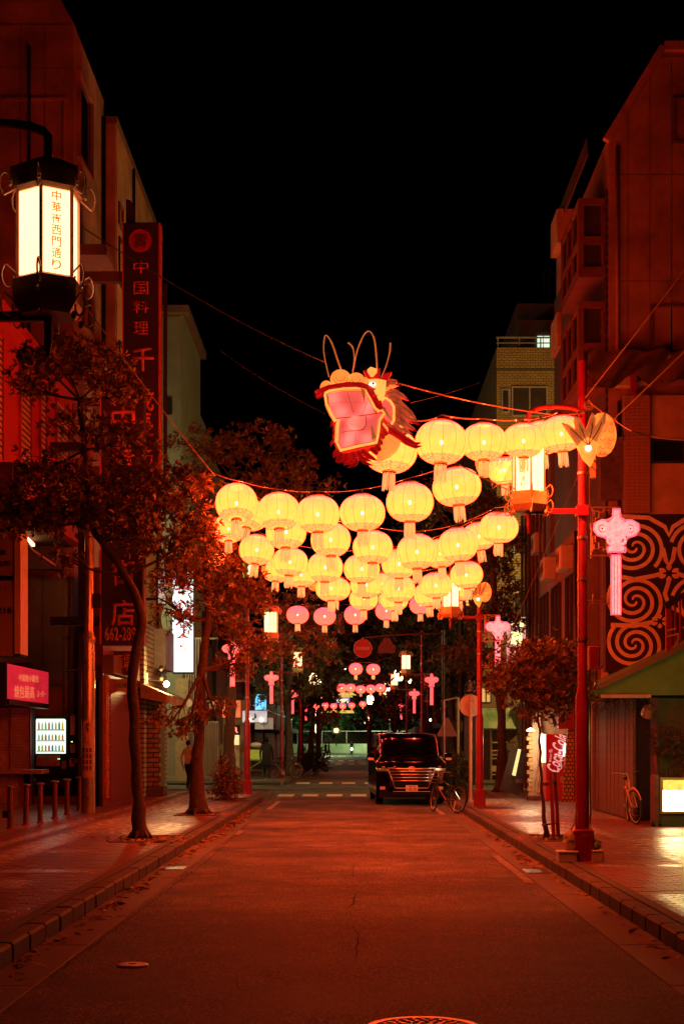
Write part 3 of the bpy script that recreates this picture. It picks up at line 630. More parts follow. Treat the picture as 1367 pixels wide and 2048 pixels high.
# stair or railing at the right edge of the mural with torn lettering
b = MB()
rb = thing('railing_board', 'slanted dark railing with pale torn lettering at the right edge under the mural', 'railing', (0, 0, 0))
MB().box(PX(1330, 30.5), PX(1330, 30.5) + .12, 30.45, 30.55, PZ(1312, 30.5), PZ(1203, 30.5)).build('post', M['redpaint2'], rb)
b.bar(W(1328, 1212, 30.4), W(1420, 1160, 30.4), .1, .12); b.build('handrail', M['iron'], rb)
for i in range(8):
    b = MB(); x = PX(1336, 30.5) + i * .11; z1 = PZ(1210, 30.5) + i * .062; b.box(x, x + .04, 30.46, 30.5, z1 - .95 + i * .03, z1); b.build('slat', M['redpaint2'], rb)
text('ラス', .62, .42, (PX(1362, 30.3), 30.3, PZ(1272, 30.3)), M['cream'], rb, roll=.25)
# mid right: brown building with neon figure and shop with drinks machine
r2 = bld('brown_building', 'narrow brown building between the gabled block and the crossing, with a faint neon sign', 'building')
MB().box(5.75, 14, 41.45, 47.2, .1, PZ(900, 47)).build('wall', B['brown'], r2)
fr2 = Face('right', 5.75)
for z in (5.4, 8.4): window(fr2, r2, 42.2, 45.5, z, z + 1.8, M['iron'], M['glass2'], 3, 1, .06, .1)
b = MB()
for i in range(7): b.tube([(5.6 - .0 * i, 41.7 + i * .9, .2), (5.6, 41.7 + i * .9, PZ(1010, 45))], .05, 6)
b.build('facade_pipes', M['wood'], r2)
neon = emat('dim_red_neon', (1, .12, .08), .55)
text('100', .48, .38, (PX(1106, 41.3), 41.35, PZ(1166, 41.3)), neon, r2, ext=.02)
MB().box(PX(1083, 41.3), PX(1128, 41.3), 41.39, 41.44, PZ(1192, 41.3), PZ(1125, 41.3)).build('neon_board', B['maroon'], r2)
lattice = brickmat('shingled_panel', (.3, .15, .1), (.24, .12, .08), (.08, .04, .03), .14, .1, .7)
MB().box(PX(1085, 41), PX(1125, 41), 40.9, 41.1, PZ(1290, 41), PZ(1225, 41)).build('tiled_panel', lattice, r2)
MB().box(PX(1133, 40), PX(1139, 40), 40.0, 40.1, PZ(1300, 40), PZ(1238, 40)).build('corner_strip', M['alu'], r2)
MB().box(5.45, 6.1, 34.0, 41.4, 2.75, 6.9).build('upper_wall', B['brown'], r2)
fq = Face('right', 5.45)
for y in (34.6, 37.2, 39.6): window(fq, r2, y, y + 1.5, 3.6, 5.9, M['iron'], M['glass'], 2, 1, .05, .08)
for y, z in ((35.6, 6.0), (38.6, 6.1)): ac_unit(r2, 5.45, y, z, 'right')
for y, z in ((43, 7.4), (45.5, 4.4)): ac_unit(r2, 5.75, y, z, 'right')
for x, z in ((PX(1303, Yr), 10.0), (PX(1260, Yr), 9.9)): ac_unit(r1, x, Yr - .04, z, 'front')
wall_pipe(r1, [(PX(1232, Yr), Yr - .08, 10), (PX(1232, Yr), Yr - .08, 15.5)], .045, B['dred']); wall_pipe(r1, [(PX(1236, Yr), Yr - .09, 3.6), (PX(1236, Yr), Yr - .09, 9.6)], .05); wall_pipe(r2, [(5.38, 34.3, .3), (5.38, 34.3, 6.8)], .05)
k1 = bld('corner_kiosk', 'small lit shop recess with stone pillar and gridded yellow wall behind the drinks machine', 'shop')
ky = 38.4
MB().box(5.0, 9, 39.2, 39.4, .14, 2.75).build('wall', M['wood2'], k1)
b = MB(); b.add([(PX(1124, 37.3), 37.3, .14), (PX(1160, 37.3), 37.3, .14), (PX(1160, 37.3), 37.3, 2.74), (PX(1138, 37.3), 37.3, 2.74), (PX(1124, 37.3), 37.5, .14), (PX(1160, 37.3), 37.5, .14), (PX(1160, 37.3), 37.5, 2.74), (PX(1138, 37.3), 37.5, 2.74)], [(0, 1, 2, 3), (7, 6, 5, 4), (0, 4, 5, 1), (1, 5, 6, 2), (2, 6, 7, 3), (3, 7, 4, 0)])
b.build('tiled_pier', brickmat('yellow_grid_tiles', (.62, .48, .24), (.55, .42, .2), (.06, .04, .03), .1, .1, .5, msize=.012), k1)
MB().box(PX(1113, 37.4), PX(1152, 37.4), 37.15, 37.35, PZ(1458, 37.3), PZ(1425, 37.3)).build('name_board', M['redpaint2'], k1)
text('アクセサラス', .4, .06, (PX(1132, 37.1), 37.14, PZ(1448, 37.3)), M['iron'], k1)
st = None
for i in range(17):
    for j in range(2):
        z = .2 + i * .115; x = PX(1054, 39.6) + j * .2
        if st is None: st = MB().cbox(-.095, .095, -.09, .09, -.052, .052, .02).build('stone', mat('pale_stone', (.5, .38, .2), .85, .35, 5, .6, 30), k1, loc=(x, 39.0, z))
        else: link('stone', st.data, k1, (x + RNG.uniform(-.02, .02) + (.05 if i % 2 else 0), 39.0 + RNG.uniform(-.03, .03), z), (0, 0, RNG.uniform(-.1, .1)))
MB().box(PX(1063, 39), PX(1079, 39), 38.9, 39.0, .14, 2.9).build('door_panel', M['cream'], k1)
b = MB()
for x in (1072, 1078, 1083): b.bar(W(x - 6, 1585, 38.5), W(x + 6, 1490, 38.8), .05, .03)
b.build('leaning_boards', M['wood2'], k1)
# corner greengrocer beyond the crossing
r3 = bld('tiled_building', 'pale yellow tiled apartment block beyond the crossing with a lit roof terrace window', 'apartment building')
yb = 60.0; x0 = PX(992, yb)
MB().box(x0, 16, yb, yb + 24, 0, PZ(695, yb)).build('wall', B['tile'], r3)
MB().box(x0 - .03, x0 - .001, yb + .05, yb + 24, .1, PZ(700, yb)).build('side_cladding', B['tiley'], r3)
f3r = Face('front', yb)
window(f3r, r3, PX(992, yb) + .2, PX(1018, yb), PZ(826, yb), PZ(778, yb), M['alu'], M['glass2'], 1, 1, .06, .06)
window(f3r, r3, PX(1022, yb), PX(1094, yb), PZ(833, yb), PZ(773, yb), M['alu'], M['glass2'], 2, 1, .06, .06)
for z_ in (PZ(985, yb), PZ(1110, yb), PZ(1245, yb)): window(f3r, r3, PX(1025, yb), PX(1094, yb), z_, z_ + 1.3, M['alu'], M['glass2'], 2, 1, .06, .06)
MB().box(x0, 14, yb - .02, yb + .1, PZ(742, yb), PZ(738, yb)).build('string_course', M['concrete'], r3)
b = MB(); zr = PZ(695, yb)
for i in range(9): b.box(x0 + .05 + i * .9, x0 + .1 + i * .9, yb + .1, yb + .15, zr, zr + .42)
b.box(x0, x0 + 8, yb + .1, yb + .15, zr + .42, zr + .48); b.box(x0, x0 + 8, yb + .1, yb + .14, zr + .2, zr + .24); b.build('railing', M['alu'], r3)
MB().box(PX(1035, yb + 3), 14, yb + 3, yb + 20, zr - .01, PZ(640, yb + 3)).build('penthouse_wall', B['brown'], r3)
for a, c in ((1074, 1085), (1087, 1098), (1118, 1134)): MB().box(PX(a, yb + 2.9), PX(c, yb + 2.9), yb + 2.93, yb + 2.98, PZ(695, yb + 3), PZ(673, yb + 3)).build('lit_window', emat('cool_window', (.8, 1, .75), 1.1), r3)
MB().box(PX(1033, yb + 6), PX(1112, yb + 6), yb + 6, yb + 16, PZ(640, yb + 3) + .003, PZ(607, yb + 6)).build('roof_house', B['purple'], r3)
b = MB()
for x in (1086, 1098, 1112): b.bar(W(x, 612, yb + 8), W(x, 545, yb + 8), .09)
b.bar(W(1098, 547, yb + 8), W(1140, 547, yb + 8), .08); b.build('roof_frame', M['iron'], r3)
g3 = bld('corner_shop', 'corner shop with a green painted awning and wooden shelves beyond the crossing', 'shop')
yg = 58.6
aw = mat('painted_awning', (.35, .36, .26), .7, .9, 1.2, .1, 20, c2=(.06, .2, .05))
b = MB(); b.add([(PX(957, yg), yg - .6, PZ(1457, yg)), (PX(1034, yg), yg - .6, PZ(1457, yg)), (PX(1040, yg), yg, PZ(1416, yg)), (PX(957, yg), yg, PZ(1416, yg)), (PX(957, yg), yg, PZ(1460, yg)), (PX(1034, yg), yg, PZ(1460, yg))], [(0, 1, 2, 3), (0, 4, 5, 1), (0, 3, 4), (1, 5, 2), (3, 2, 5, 4)]); b.build('awning', aw, g3)
MB().box(PX(957, yg), 13, yg + .9, yg + 1.3, .14, 3.2).build('wall', M['wood'], g3)
sh = MB()
for i in range(5): sh.box(PX(983, yg), PX(1030, yg), yg + .2 - i * .1 + .1, yg + .5, PZ(1560, yg) + .2 + i * .33, PZ(1560, yg) + .25 + i * .33)
sh.box(PX(982, yg), PX(983, yg), yg, yg + .6, .14, 2.4); sh.build('shelves', M['wood2'], g3)
for i in range(4):
    b = MB().cbox(-.16, .16, -.12, .12, 0, .2, .02); b.build('crate', M['wood2'], g3, loc=(PX(990 + (i % 2) * 22, yg), yg + .3, .5 + (i // 2) * .66))
b = MB(); b.tube([(0, 0, 0), (-.12, .05, .8), (.15, 0, 1.5), (.05, 0, 2.3), (.4, 0, 3.0)], [.26, .2, .22, .25, .5], 9); b.build('gnarled_post', M['bark'], g3, loc=(PX(1042, 57.6), 58.1, .1))
MB().box(PX(960, yg), PX(1036, yg), yg + .9, yg + 1.2, 3.2, 7.5).build('upper_wall', B['brown'], g3)
w_ = window(Face('front', yg + .9), g3, PX(964, yg), PX(986, yg), PZ(1405, yg), PZ(1372, yg), M['iron'], emat('amber_window', (1, .5, .15), .5), 2, 1, .05, .06)
# shops down the street
def far_block(name, lab, s, x, y0, y1, z, m):
    t = bld(name, lab); MB().box(s * x, s * (x + 9), y0, y1, 0, z).build('wall', m, t); ff = Face('left' if s < 0 else 'right', s * x)
    zz = 4.2
    while zz < z - 1.6:
        for k in range(int((y1 - y0 - 1) / 4)): window(ff, t, y0 + 1 + k * 4, y0 + 3.6 + k * 4, zz, zz + 1.5, M['iron'], M['glass2'], 2, 1, .08, .08)
        zz += 3.1
    b = MB(); ff.box(b, y0 + .5, y1 - .5, 2.7, 3.1, 0, .8); b.build('canopy', B['brown'], t); MB().box(s * x - .1, s * (x + 9), y0, y1, z + .003, z + .25).build('roof', B['brown'], t); return t
far_block('shop_building', 'low shops left of the street just beyond the crossing', -1, 6.9, 60.0 + 7.1 + 21, 110, 9, B['brown'])
far_block('shop_building', 'dark three storey shops far down the left side', -1, 6.8, 110.2, 160, 10, B['purple'])
far_block('shop_building', 'dark buildings far down the right side behind the trees', 1, 6.6, 84.3, 125, 11, B['brown'])
far_block('shop_building', 'last buildings on the right before the far crossing', 1, 6.8, 125.2, 162, 9, B['purple'])
e = bld('apartment_building', 'dark block closing the far end of the street', 'building'); MB().box(-30, 30, 262, 270, 0, 16).build('wall', B['brown'], e)
for i in range(6): window(Face('front', 262), e, -12 + i * 4, -10 + i * 4, 5, 7, M['iron'], M['glass2'], 2, 1, .1, .1)
fw = thing('park_wall', 'low green lit wall with fence panels across the far end of the street', 'wall', (0, 0, 0))
MB().box(-14, 16, 232, 232.6, 0, 1.5).build('wall', mat('pale_green_wall', (.3, .34, .22), .8, .3, .6, .3), fw)
for i in range(8): b = MB(); b.bar((-13 + i * 4, 231.9, 1.5), (-13 + i * 4, 231.9, 3.6), .1); b.build('post', M['steel'], fw)
b = MB(); b.box(-14, 16, 231.9, 231.96, 3.5, 3.6); b.build('fence_rail', M['steel'], fw)

def cross_lamp(lab, x, y, e, col):
    t = thing('street_lamp', lab, 'street lamp', (x, y, 0)); MB().tube([(0, 0, 0), (0, 0, 7.2), (.3, 0, 7.5), (1.0, 0, 7.6)], [.09, .06, .05, .04], 10).build('pole', M['steel'], t, smooth=True)
    MB().ell((1.2, 0, 7.55), (.3, .13, .07), 12, 7).build('lamp_housing', emat('mercury_glass', (.95, 1, .62), 6), t); l_ = bpy.data.lights.new('lamp_light', 'POINT'); l_.energy = e; l_.color = col; l_.shadow_soft_size = .15
    o = bpy.data.objects.new('lamp_light', l_); COL.objects.link(o); o.parent = t; o.location = (1.2, 0, 7.25)
cross_lamp('side street lamp beyond the right corner, lighting the tiled apartment block', 10.5, 51.0, 3600, (1, .62, .17)); cross_lamp('side street lamp beyond the left corner, lighting the grey green block', -10.5, 54.5, 900, (1, .92, .42))
# ------------------------------------------------------------------ lanterns
def shade_mat(name, col, strength, tr=.1, pattern=False, tint=(1, .8, .5), z_fall=True):
    m = bpy.data.materials.new(name); m.use_nodes = True; nt = m.node_tree; N = nt.nodes; L = nt.links
    N.remove(N['Principled BSDF']); out = N['Material Output']
    em = N.new('ShaderNodeEmission'); em.inputs[0].default_value = (*col, 1); tp = N.new('ShaderNodeBsdfTransparent'); tp.inputs[0].default_value = (*tint, 1)
    mx = N.new('ShaderNodeMixShader'); mx.inputs[0].default_value = 1 - tr; L.new(tp.outputs[0], mx.inputs[1]); L.new(em.outputs[0], mx.inputs[2]); L.new(mx.outputs[0], out.inputs[0])
    tc = N.new('ShaderNodeTexCoord'); ns = N.new('ShaderNodeTexNoise'); ns.inputs['Scale'].default_value = 5; L.new(tc.outputs['Object'], ns.inputs['Vector'])
    mr = N.new('ShaderNodeMapRange'); mr.inputs['From Min'].default_value = .3; mr.inputs['From Max'].default_value = .7; mr.inputs['To Min'].default_value = strength * .88; mr.inputs['To Max'].default_value = strength * 1.1
    L.new(ns.outputs['Fac'], mr.inputs['Value']); L.new(mr.outputs[0], em.inputs[1])
    if z_fall:  # pinker crown, with the bulb's fading glow painted into the colour by height
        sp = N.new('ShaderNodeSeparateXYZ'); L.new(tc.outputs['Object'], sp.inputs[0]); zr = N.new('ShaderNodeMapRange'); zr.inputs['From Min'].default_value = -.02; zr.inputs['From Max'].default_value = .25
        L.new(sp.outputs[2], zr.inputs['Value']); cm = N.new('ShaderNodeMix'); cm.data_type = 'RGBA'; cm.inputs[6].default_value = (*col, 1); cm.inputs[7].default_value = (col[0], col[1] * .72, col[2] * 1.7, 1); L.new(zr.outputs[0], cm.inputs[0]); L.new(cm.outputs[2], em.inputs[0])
    if pattern:
        vo = N.new('ShaderNodeTexVoronoi'); vo.feature = 'DISTANCE_TO_EDGE'; vo.inputs['Scale'].default_value = 24; L.new(tc.outputs['Object'], vo.inputs['Vector'])
        rp = N.new('ShaderNodeValToRGB'); rp.color_ramp.elements[0].color = (col[0] * .55, col[1] * .3, col[2] * .7, 1); rp.color_ramp.elements[1].color = (*col, 1); rp.color_ramp.elements[1].position = .12
        L.new(vo.outputs['Distance'], rp.inputs['Fac']); L.new(rp.outputs['Color'], em.inputs[0])
    return m
LE = 1.0
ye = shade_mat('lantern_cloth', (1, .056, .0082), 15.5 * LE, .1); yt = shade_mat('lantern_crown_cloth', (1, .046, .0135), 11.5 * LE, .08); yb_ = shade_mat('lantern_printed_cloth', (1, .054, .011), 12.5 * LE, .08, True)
LPW = dict(y=620, p=350); LCO = dict(y=(1, .1, .018), p=(1, .07, .05))
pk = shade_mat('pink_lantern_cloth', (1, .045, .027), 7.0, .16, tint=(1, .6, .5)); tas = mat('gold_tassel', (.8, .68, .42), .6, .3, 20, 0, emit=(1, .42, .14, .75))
tas2 = emat('tassel_lit', (1, .28, .05), 1.4, .3, 30, (.8, .6, .3)); bulb = emat('bulb', (1, .72, .45), 95); ribm = mat('rib_wire', (.35, .12, .05), .6); capm = mat('lantern_cap', (.5, .25, .12), .4, metal=.3)
def prof(r, h, a0, a1, n): return [(r * (math.cos(a0 + (a1 - a0) * i / n)) ** .82, h * math.sin(a0 + (a1 - a0) * i / n)) for i in range(n + 1)]
def make_lantern(kind):
    t = bpy.data.objects.new('hanging_lantern', None); COL.objects.link(t); r, h = .35, .292
    b = MB(); A0, A1 = -1.22, 1.22; n = 28
    if kind == 'y':
        b.lathe(prof(r, h, A0, -.72, 4), n, mi=2); b.lathe(prof(r, h, -.72, .86, 10), n, mi=0); b.lathe(prof(r, h, .86, A1, 3), n, mi=1)
        # open shells: drop the disc caps between the bands
        b2 = MB(); b2.v = b.v; keep = [(f, m) for f, m in zip(b.f, b.mi) if len(f) <= 4]; b2.f = [k[0] for k in keep]; b2.mi = [k[1] for k in keep]
        s = b2.build('shade', [ye, yt, yb_], t, smooth=True)
    else:
        b.lathe(prof(r, h, A0, A1, 14), n); b2 = MB(); b2.v = b.v; b2.f = [f for f in b.f if len(f) <= 4]; b2.mi = [0] * len(b2.f); s = b2.build('shade', pk, t, smooth=True)
    rb = MB()
    for k in range(12):
        a = 2 * PI * k / 12 + .1; pr = prof(r * 1.003, h * 1.003, A0, A1, 10)
        rb.tube([(p * math.cos(a), p * math.sin(a), z) for p, z in pr], .0021 if kind == 'y' else .0012, 3, cap=False)
    rb.build('ribs', ribm, s)
    z1 = h * math.sin(A1); rc = r * math.cos(A1) ** .82
    MB().lathe([(rc * .8, z1 - .01), (rc * .85, z1 + .02), (rc * .5, z1 + .045)], 18).build('top_cap', capm, t)
    b = MB(); b.tube([(0, 0, z1 + .04), (.012, 0, z1 + .075), (0, 0, z1 + .1), (-.01, 0, z1 + .085)], .006, 5); b.build('hook', M['iron'], t)
    MB().lathe([(rc * .6, -z1 + .008), (rc * .64, -z1 - .014), (rc * .56, -z1 - .03)], 18).build('base_ring', capm, t)
    tb = MB(); tl_ = .22
    for k in range(16):
        a = 2 * PI * k / 16; rr_ = rc * .5 * (1 if k % 2 else .8); e_ = RNG.uniform(.9, 1.12)
        tb.tube([(rr_ * math.cos(a), rr_ * math.sin(a), -z1 - .03), (rr_ * math.cos(a) * 1.05, rr_ * math.sin(a) * 1.05, -z1 - .03 - tl_ * .5), (rr_ * 1.12 * math.cos(a) + RNG.uniform(-.008, .008), rr_ * 1.12 * math.sin(a), -z1 - .03 - tl_ * e_)], [.0085, .009, .006], 4)
    tb.build('tassel', tas, t)
    MB().ell((0, 0, -.0), (.022, .022, .03), 8, 6).build('bulb', bulb, t)
    ld = bpy.data.lights.new('bulb_light', 'POINT'); ld.energy = LPW[kind]; ld.color = LCO[kind]; ld.shadow_soft_size = .045; lo = bpy.data.objects.new('bulb_light', ld); COL.objects.link(lo); lo.parent = t
    return t
protoY = make_lantern('y'); protoP = make_lantern('p'); used = {'y': False, 'p': False}
TOP = .292 * math.sin(1.22) + .09
ORD = ['first', 'second', 'third', 'fourth', 'fifth', 'sixth', 'seventh', 'eighth', 'ninth']
def put_lantern(kind, px, py, Y, lab, grp, tilt=(0, 0), sc=1.0):
    src = protoY if kind == 'y' else protoP
    o = src if not used[kind] else copy_tree(src); used[kind] = True
    o.location = W(px, py, Y); o.rotation_euler = (tilt[1], tilt[0], RNG.uniform(0, 2)); o.scale = (sc * RNG.uniform(.97, 1.03), sc * RNG.uniform(.97, 1.03), sc * RNG.uniform(.94, 1.05)); setp(o, lab, 'lantern', grp)
    return o.location + Vector((TOP * sc * math.sin(tilt[0]), 0, TOP * sc * math.cos(tilt[0])))
rows = [
 ('y', 'dragon string', 'on the nearest string behind the dragon head', 1.0, [(780, 902, 17.0, 108), (882, 885, 17.2, 106), (967, 885, 17.7, 92), (1046, 882, 18.05, 84), (1121, 868, 18.3, 86), (1083, 876, 19.4, 82), (1008, 940, 23.6, 68)], [.06, .03, .02, -.02, -.12, -.1, -.3]),
 ('y', 'second string', 'on the second string below the dragon head', 1.0, [(473, 1007, 23.0), (557, 1024, 22.8), (635, 1029, 22.4), (724, 1026, 21.9), (819, 1005, 21.3), (913, 974, 20.9)], [.28, .16, .02, -.02, -.06, -.1]),
 ('y', 'third string', 'on the third string back', 1.0, [(500, 1030, 26.5), (572, 1064, 24.5), (661, 1080, 24.8), (745, 1095, 25.2), (833, 1104, 25.0), (915, 1090, 25.3), (997, 1055, 25.6)], [.3, .12, .06, .05, .0, -.1, -.2]),
 ('y', 'fourth string', 'on the fourth string back', 1.0, [(457, 1058, 30.5), (513, 1100, 28.4), (580, 1124, 28.2), (650, 1135, 28.0), (723, 1138, 27.6), (798, 1128, 28.6), (880, 1107, 29.4), (957, 1073, 28.8)], [.2, .14, .08, .03, 0, -.05, -.1, -.16]),
 ('y', 'fifth string', 'on the fifth string back', 1.0, [(553, 1140, 33.0), (602, 1150, 32.5), (662, 1177, 31.4), (732, 1170, 31.6), (797, 1178, 31.2), (871, 1171, 31), (932, 1150, 30.2)], [.1, .08, .03, .0, 0, -.06, -.14]),
 ('y', 'sixth string', 'on the hindmost yellow string', 1.0, [(672, 1178, 35.5), (727, 1198, 35.0), (763, 1168, 37), (788, 1198, 34.6), (856, 1189, 34.4), (918, 1178, 35.2)], [.05, 0, 0, -.05, -.1, 0]),
]
ropes = []
for kind, nm, where, sc, pts, tl in rows:
    tops = []
    for i, (q_, t_) in enumerate(zip(pts, tl)):
        px, py, Y = q_[:3]; sc = q_[3] * Y / (FPX * .70) if len(q_) > 3 else 1.0
        tops.append(put_lantern(kind, px, py, Y, f'{ORD[i]} yellow lantern from the left, {where}' if not (nm == 'dragon string' and i > 3) else {4: 'yellow paper lantern touching the red pole beside the claw', 5: 'yellow paper lantern half hidden at the right end of the dragon string', 6: 'yellow paper lantern under the dragon string, left of the lit street lamp'}[i],
                                'yellow paper lanterns strung over the street', (t_, RNG.uniform(-.03, .03)), sc))
    ropes.append((nm, tops))
tops = [put_lantern('p', px, py, 42.5, f'{ORD[i]} pink lantern from the left in the row just behind the yellow ones', 'pink lanterns', (0, 0), .95) for i, (px, py) in enumerate([(595, 1230), (649, 1233), (710, 1230), (772, 1222), (840, 1210)])]
ropes.append(('pink string', tops))
for Y, sc, lab, pts in ((62, .86, 'pair of pink lanterns below the no entry sign', [(711, 1338), (746, 1339)]), (82, .82, 'pink lantern row far down the street', [(683, 1376), (701, 1376), (721, 1379), (741, 1378), (760, 1376)]), (125, .82, 'most distant pink lantern row', [(632, 1411), (650, 1411), (667, 1412), (685, 1412), (703, 1411), (725, 1408)])):
    tops = [put_lantern('p', px, py, Y, (f'{"left" if i == 0 else "right"} one of the ' + lab) if len(pts) == 2 else f'{ORD[i]} from the left of the {lab}', 'pink lanterns', (0, 0), sc) for i, (px, py) in enumerate(pts)]
    ropes.append((lab, tops))
def rope(name, lab, pts, r=.012, sag=0, m=None, sub=6, coil=0):
    P = []
    for a, c in zip(pts[:-1], pts[1:]):
        a = Vector(a); c = Vector(c)
        for k in range(sub):
            t = k / sub; p = a.lerp(c, t); p.z -= sag * 4 * t * (1 - t); P.append(p)
    P.append(Vector(pts[-1])); o = MB().tube(P, r, 5).build(name, m or M['rope']); return setp(o, lab, 'rope')
PLX = 3.05
A = ropes[0][1]
rope('lantern_rope', 'pale rope carrying the nearest lanterns from the dragon head to the red pole', [W(835, 842, 16.9)] + [A[1], A[2], A[3], A[5], A[4], (PLX, 18.8, 6.0)], sag=.02)
rope('support_wire', 'thin pale wire slanting from the upper left lamp down to the dragon head', [W(-60, 300, 11), W(648, 724, 16.6)], .006, .12, sub=14)
rope('support_wire', 'pale rope rising from behind the dragon mane to the top of the red pole', [W(792, 765, 16.6), W(1050, 822, 18.7), (PLX, 18.75, PZ(828, 18.8))], .010, .03)
rope('support_wire', 'faint wire running into the dragon head from the left under its snout', [W(440, 700, 26), W(650, 828, 16.9)], .005, .05)
rope('support_wire', 'long thin rope from the near street lamp down to the second string', [W(-60, 285, 11.5), W(430, 952, 22.6)], .0075, .08, sub=14)
rope('support_wire', 'faint dark wire to the right of the dragon mane', [W(820, 806, 20), W(960, 765, 26)], .004, .02)
rope('support_wire', 'bright guy wire from the red pole up to the gabled building', [(PLX, 18.7, PZ(800, 18.8)), W(1375, 530, 17)], .008, .01)
rope('support_wire', 'lower guy wire from the claw up to the right edge', [W(1205, 858, 18.6), W(1375, 695, 17.5)], .008, .01)
rope('power_cable', 'twisted pale cable from the claw out to the right edge', [W(1176, 800, 18.7), W(1196, 818, 18.6), W(1222, 835, 18.4), W(1262, 862, 18), W(1300, 872, 18), W(1375, 880, 17.5)], .012, .012)
c_ = [W(1176 + 9 * math.cos(t), 806 + 6 * math.sin(t) + t * .6, 18.7) for t in np.linspace(0, 5 * PI, 40)]
setp(MB().tube(c_, .006, 4).build('cable_coil', M['rope']), 'small coil of cable hanging above the claw', 'cable')
rope('guy_wire', 'thin wire slanting down left from the red pole to the second pole', [(PLX, 18.85, PZ(925, 18.8)), W(1015, 1275, 33)], .006, .02)
for (nm, tops), l0, l1, lab in zip(ropes[1:7], [W(425, 945, 22.6), W(440, 960, 25), W(430, 1010, 29), W(520, 1105, 33), W(600, 1150, 36), W(560, 1205, 42.5)],
        [W(1065, 1002, 19.4), W(1062, 1002, 19.8), W(1063, 1008, 20.5), W(958, 1110, 34.5), W(956, 1150, 34.7), W(880, 1195, 42.5)],
        ['rope of the second lantern string', 'rope of the third lantern string', 'rope of the fourth lantern string', 'rope of the fifth lantern string', 'rope of the hindmost yellow string', 'dark cord of the first pink lantern row']):
    tt = [t for t in tops if abs(t.y - 37) > .1]
    rope('lantern_rope', lab, [l0] + sorted(tt, key=lambda v: v.x) + [l1], .008, .02, M['rope'] if 'pink' not in lab else M['wire'])
for (nm, tops) in ropes[7:]:
    a, c = tops[0], tops[-1]; rope('lantern_rope', 'dark cord of the ' + nm.replace('pair of ', ''), [a + Vector((-1.6, 0, .5))] + tops + [c + Vector((1.6, 0, .5))], .012, .02, M['wire'])

# ------------------------------------------------------------------ street lamps
lampglass = emat('lamp_glass', (1, .34, .16), 4.3, .05, 3, (.8, .75, .6)); knotm = emat('pink_tube', (1, .12, .11), 4, .1, 10, (.8, .3, .3)); knoth = emat('pink_tube_core', (1, .27, .27), 1.4, .3, 14)
knotred = emat('red_tube', (1, .05, .09), 2.6); lett = emat('orange_backlit_lettering', (1, .26, .03), .7)
brass = mat('lamp_metal', (.62, .42, .22), .45, .25, 8, .15, 40, metal=.1)
def hexring(b, r0, r1, z0, z1, ph, mi=0): b.lathe([(r0, z0), (r1, z1)], 6, mi=mi, ph=ph)
def scroll(b, a, z, up, r):
    P = []
    for i in range(14):
        t = i / 13; th = -1.2 + t * 4.6; q = .075 * (1 - .45 * t); x = r + .05 + q * math.cos(th) * .8; zz = z + up * (.02 + q * math.sin(th) * 1.3)
        P.append((x * math.cos(a), x * math.sin(a), zz))
    b.tube([((r - .03) * math.cos(a), (r - .03) * math.sin(a), z)] + P, .0075, 5)
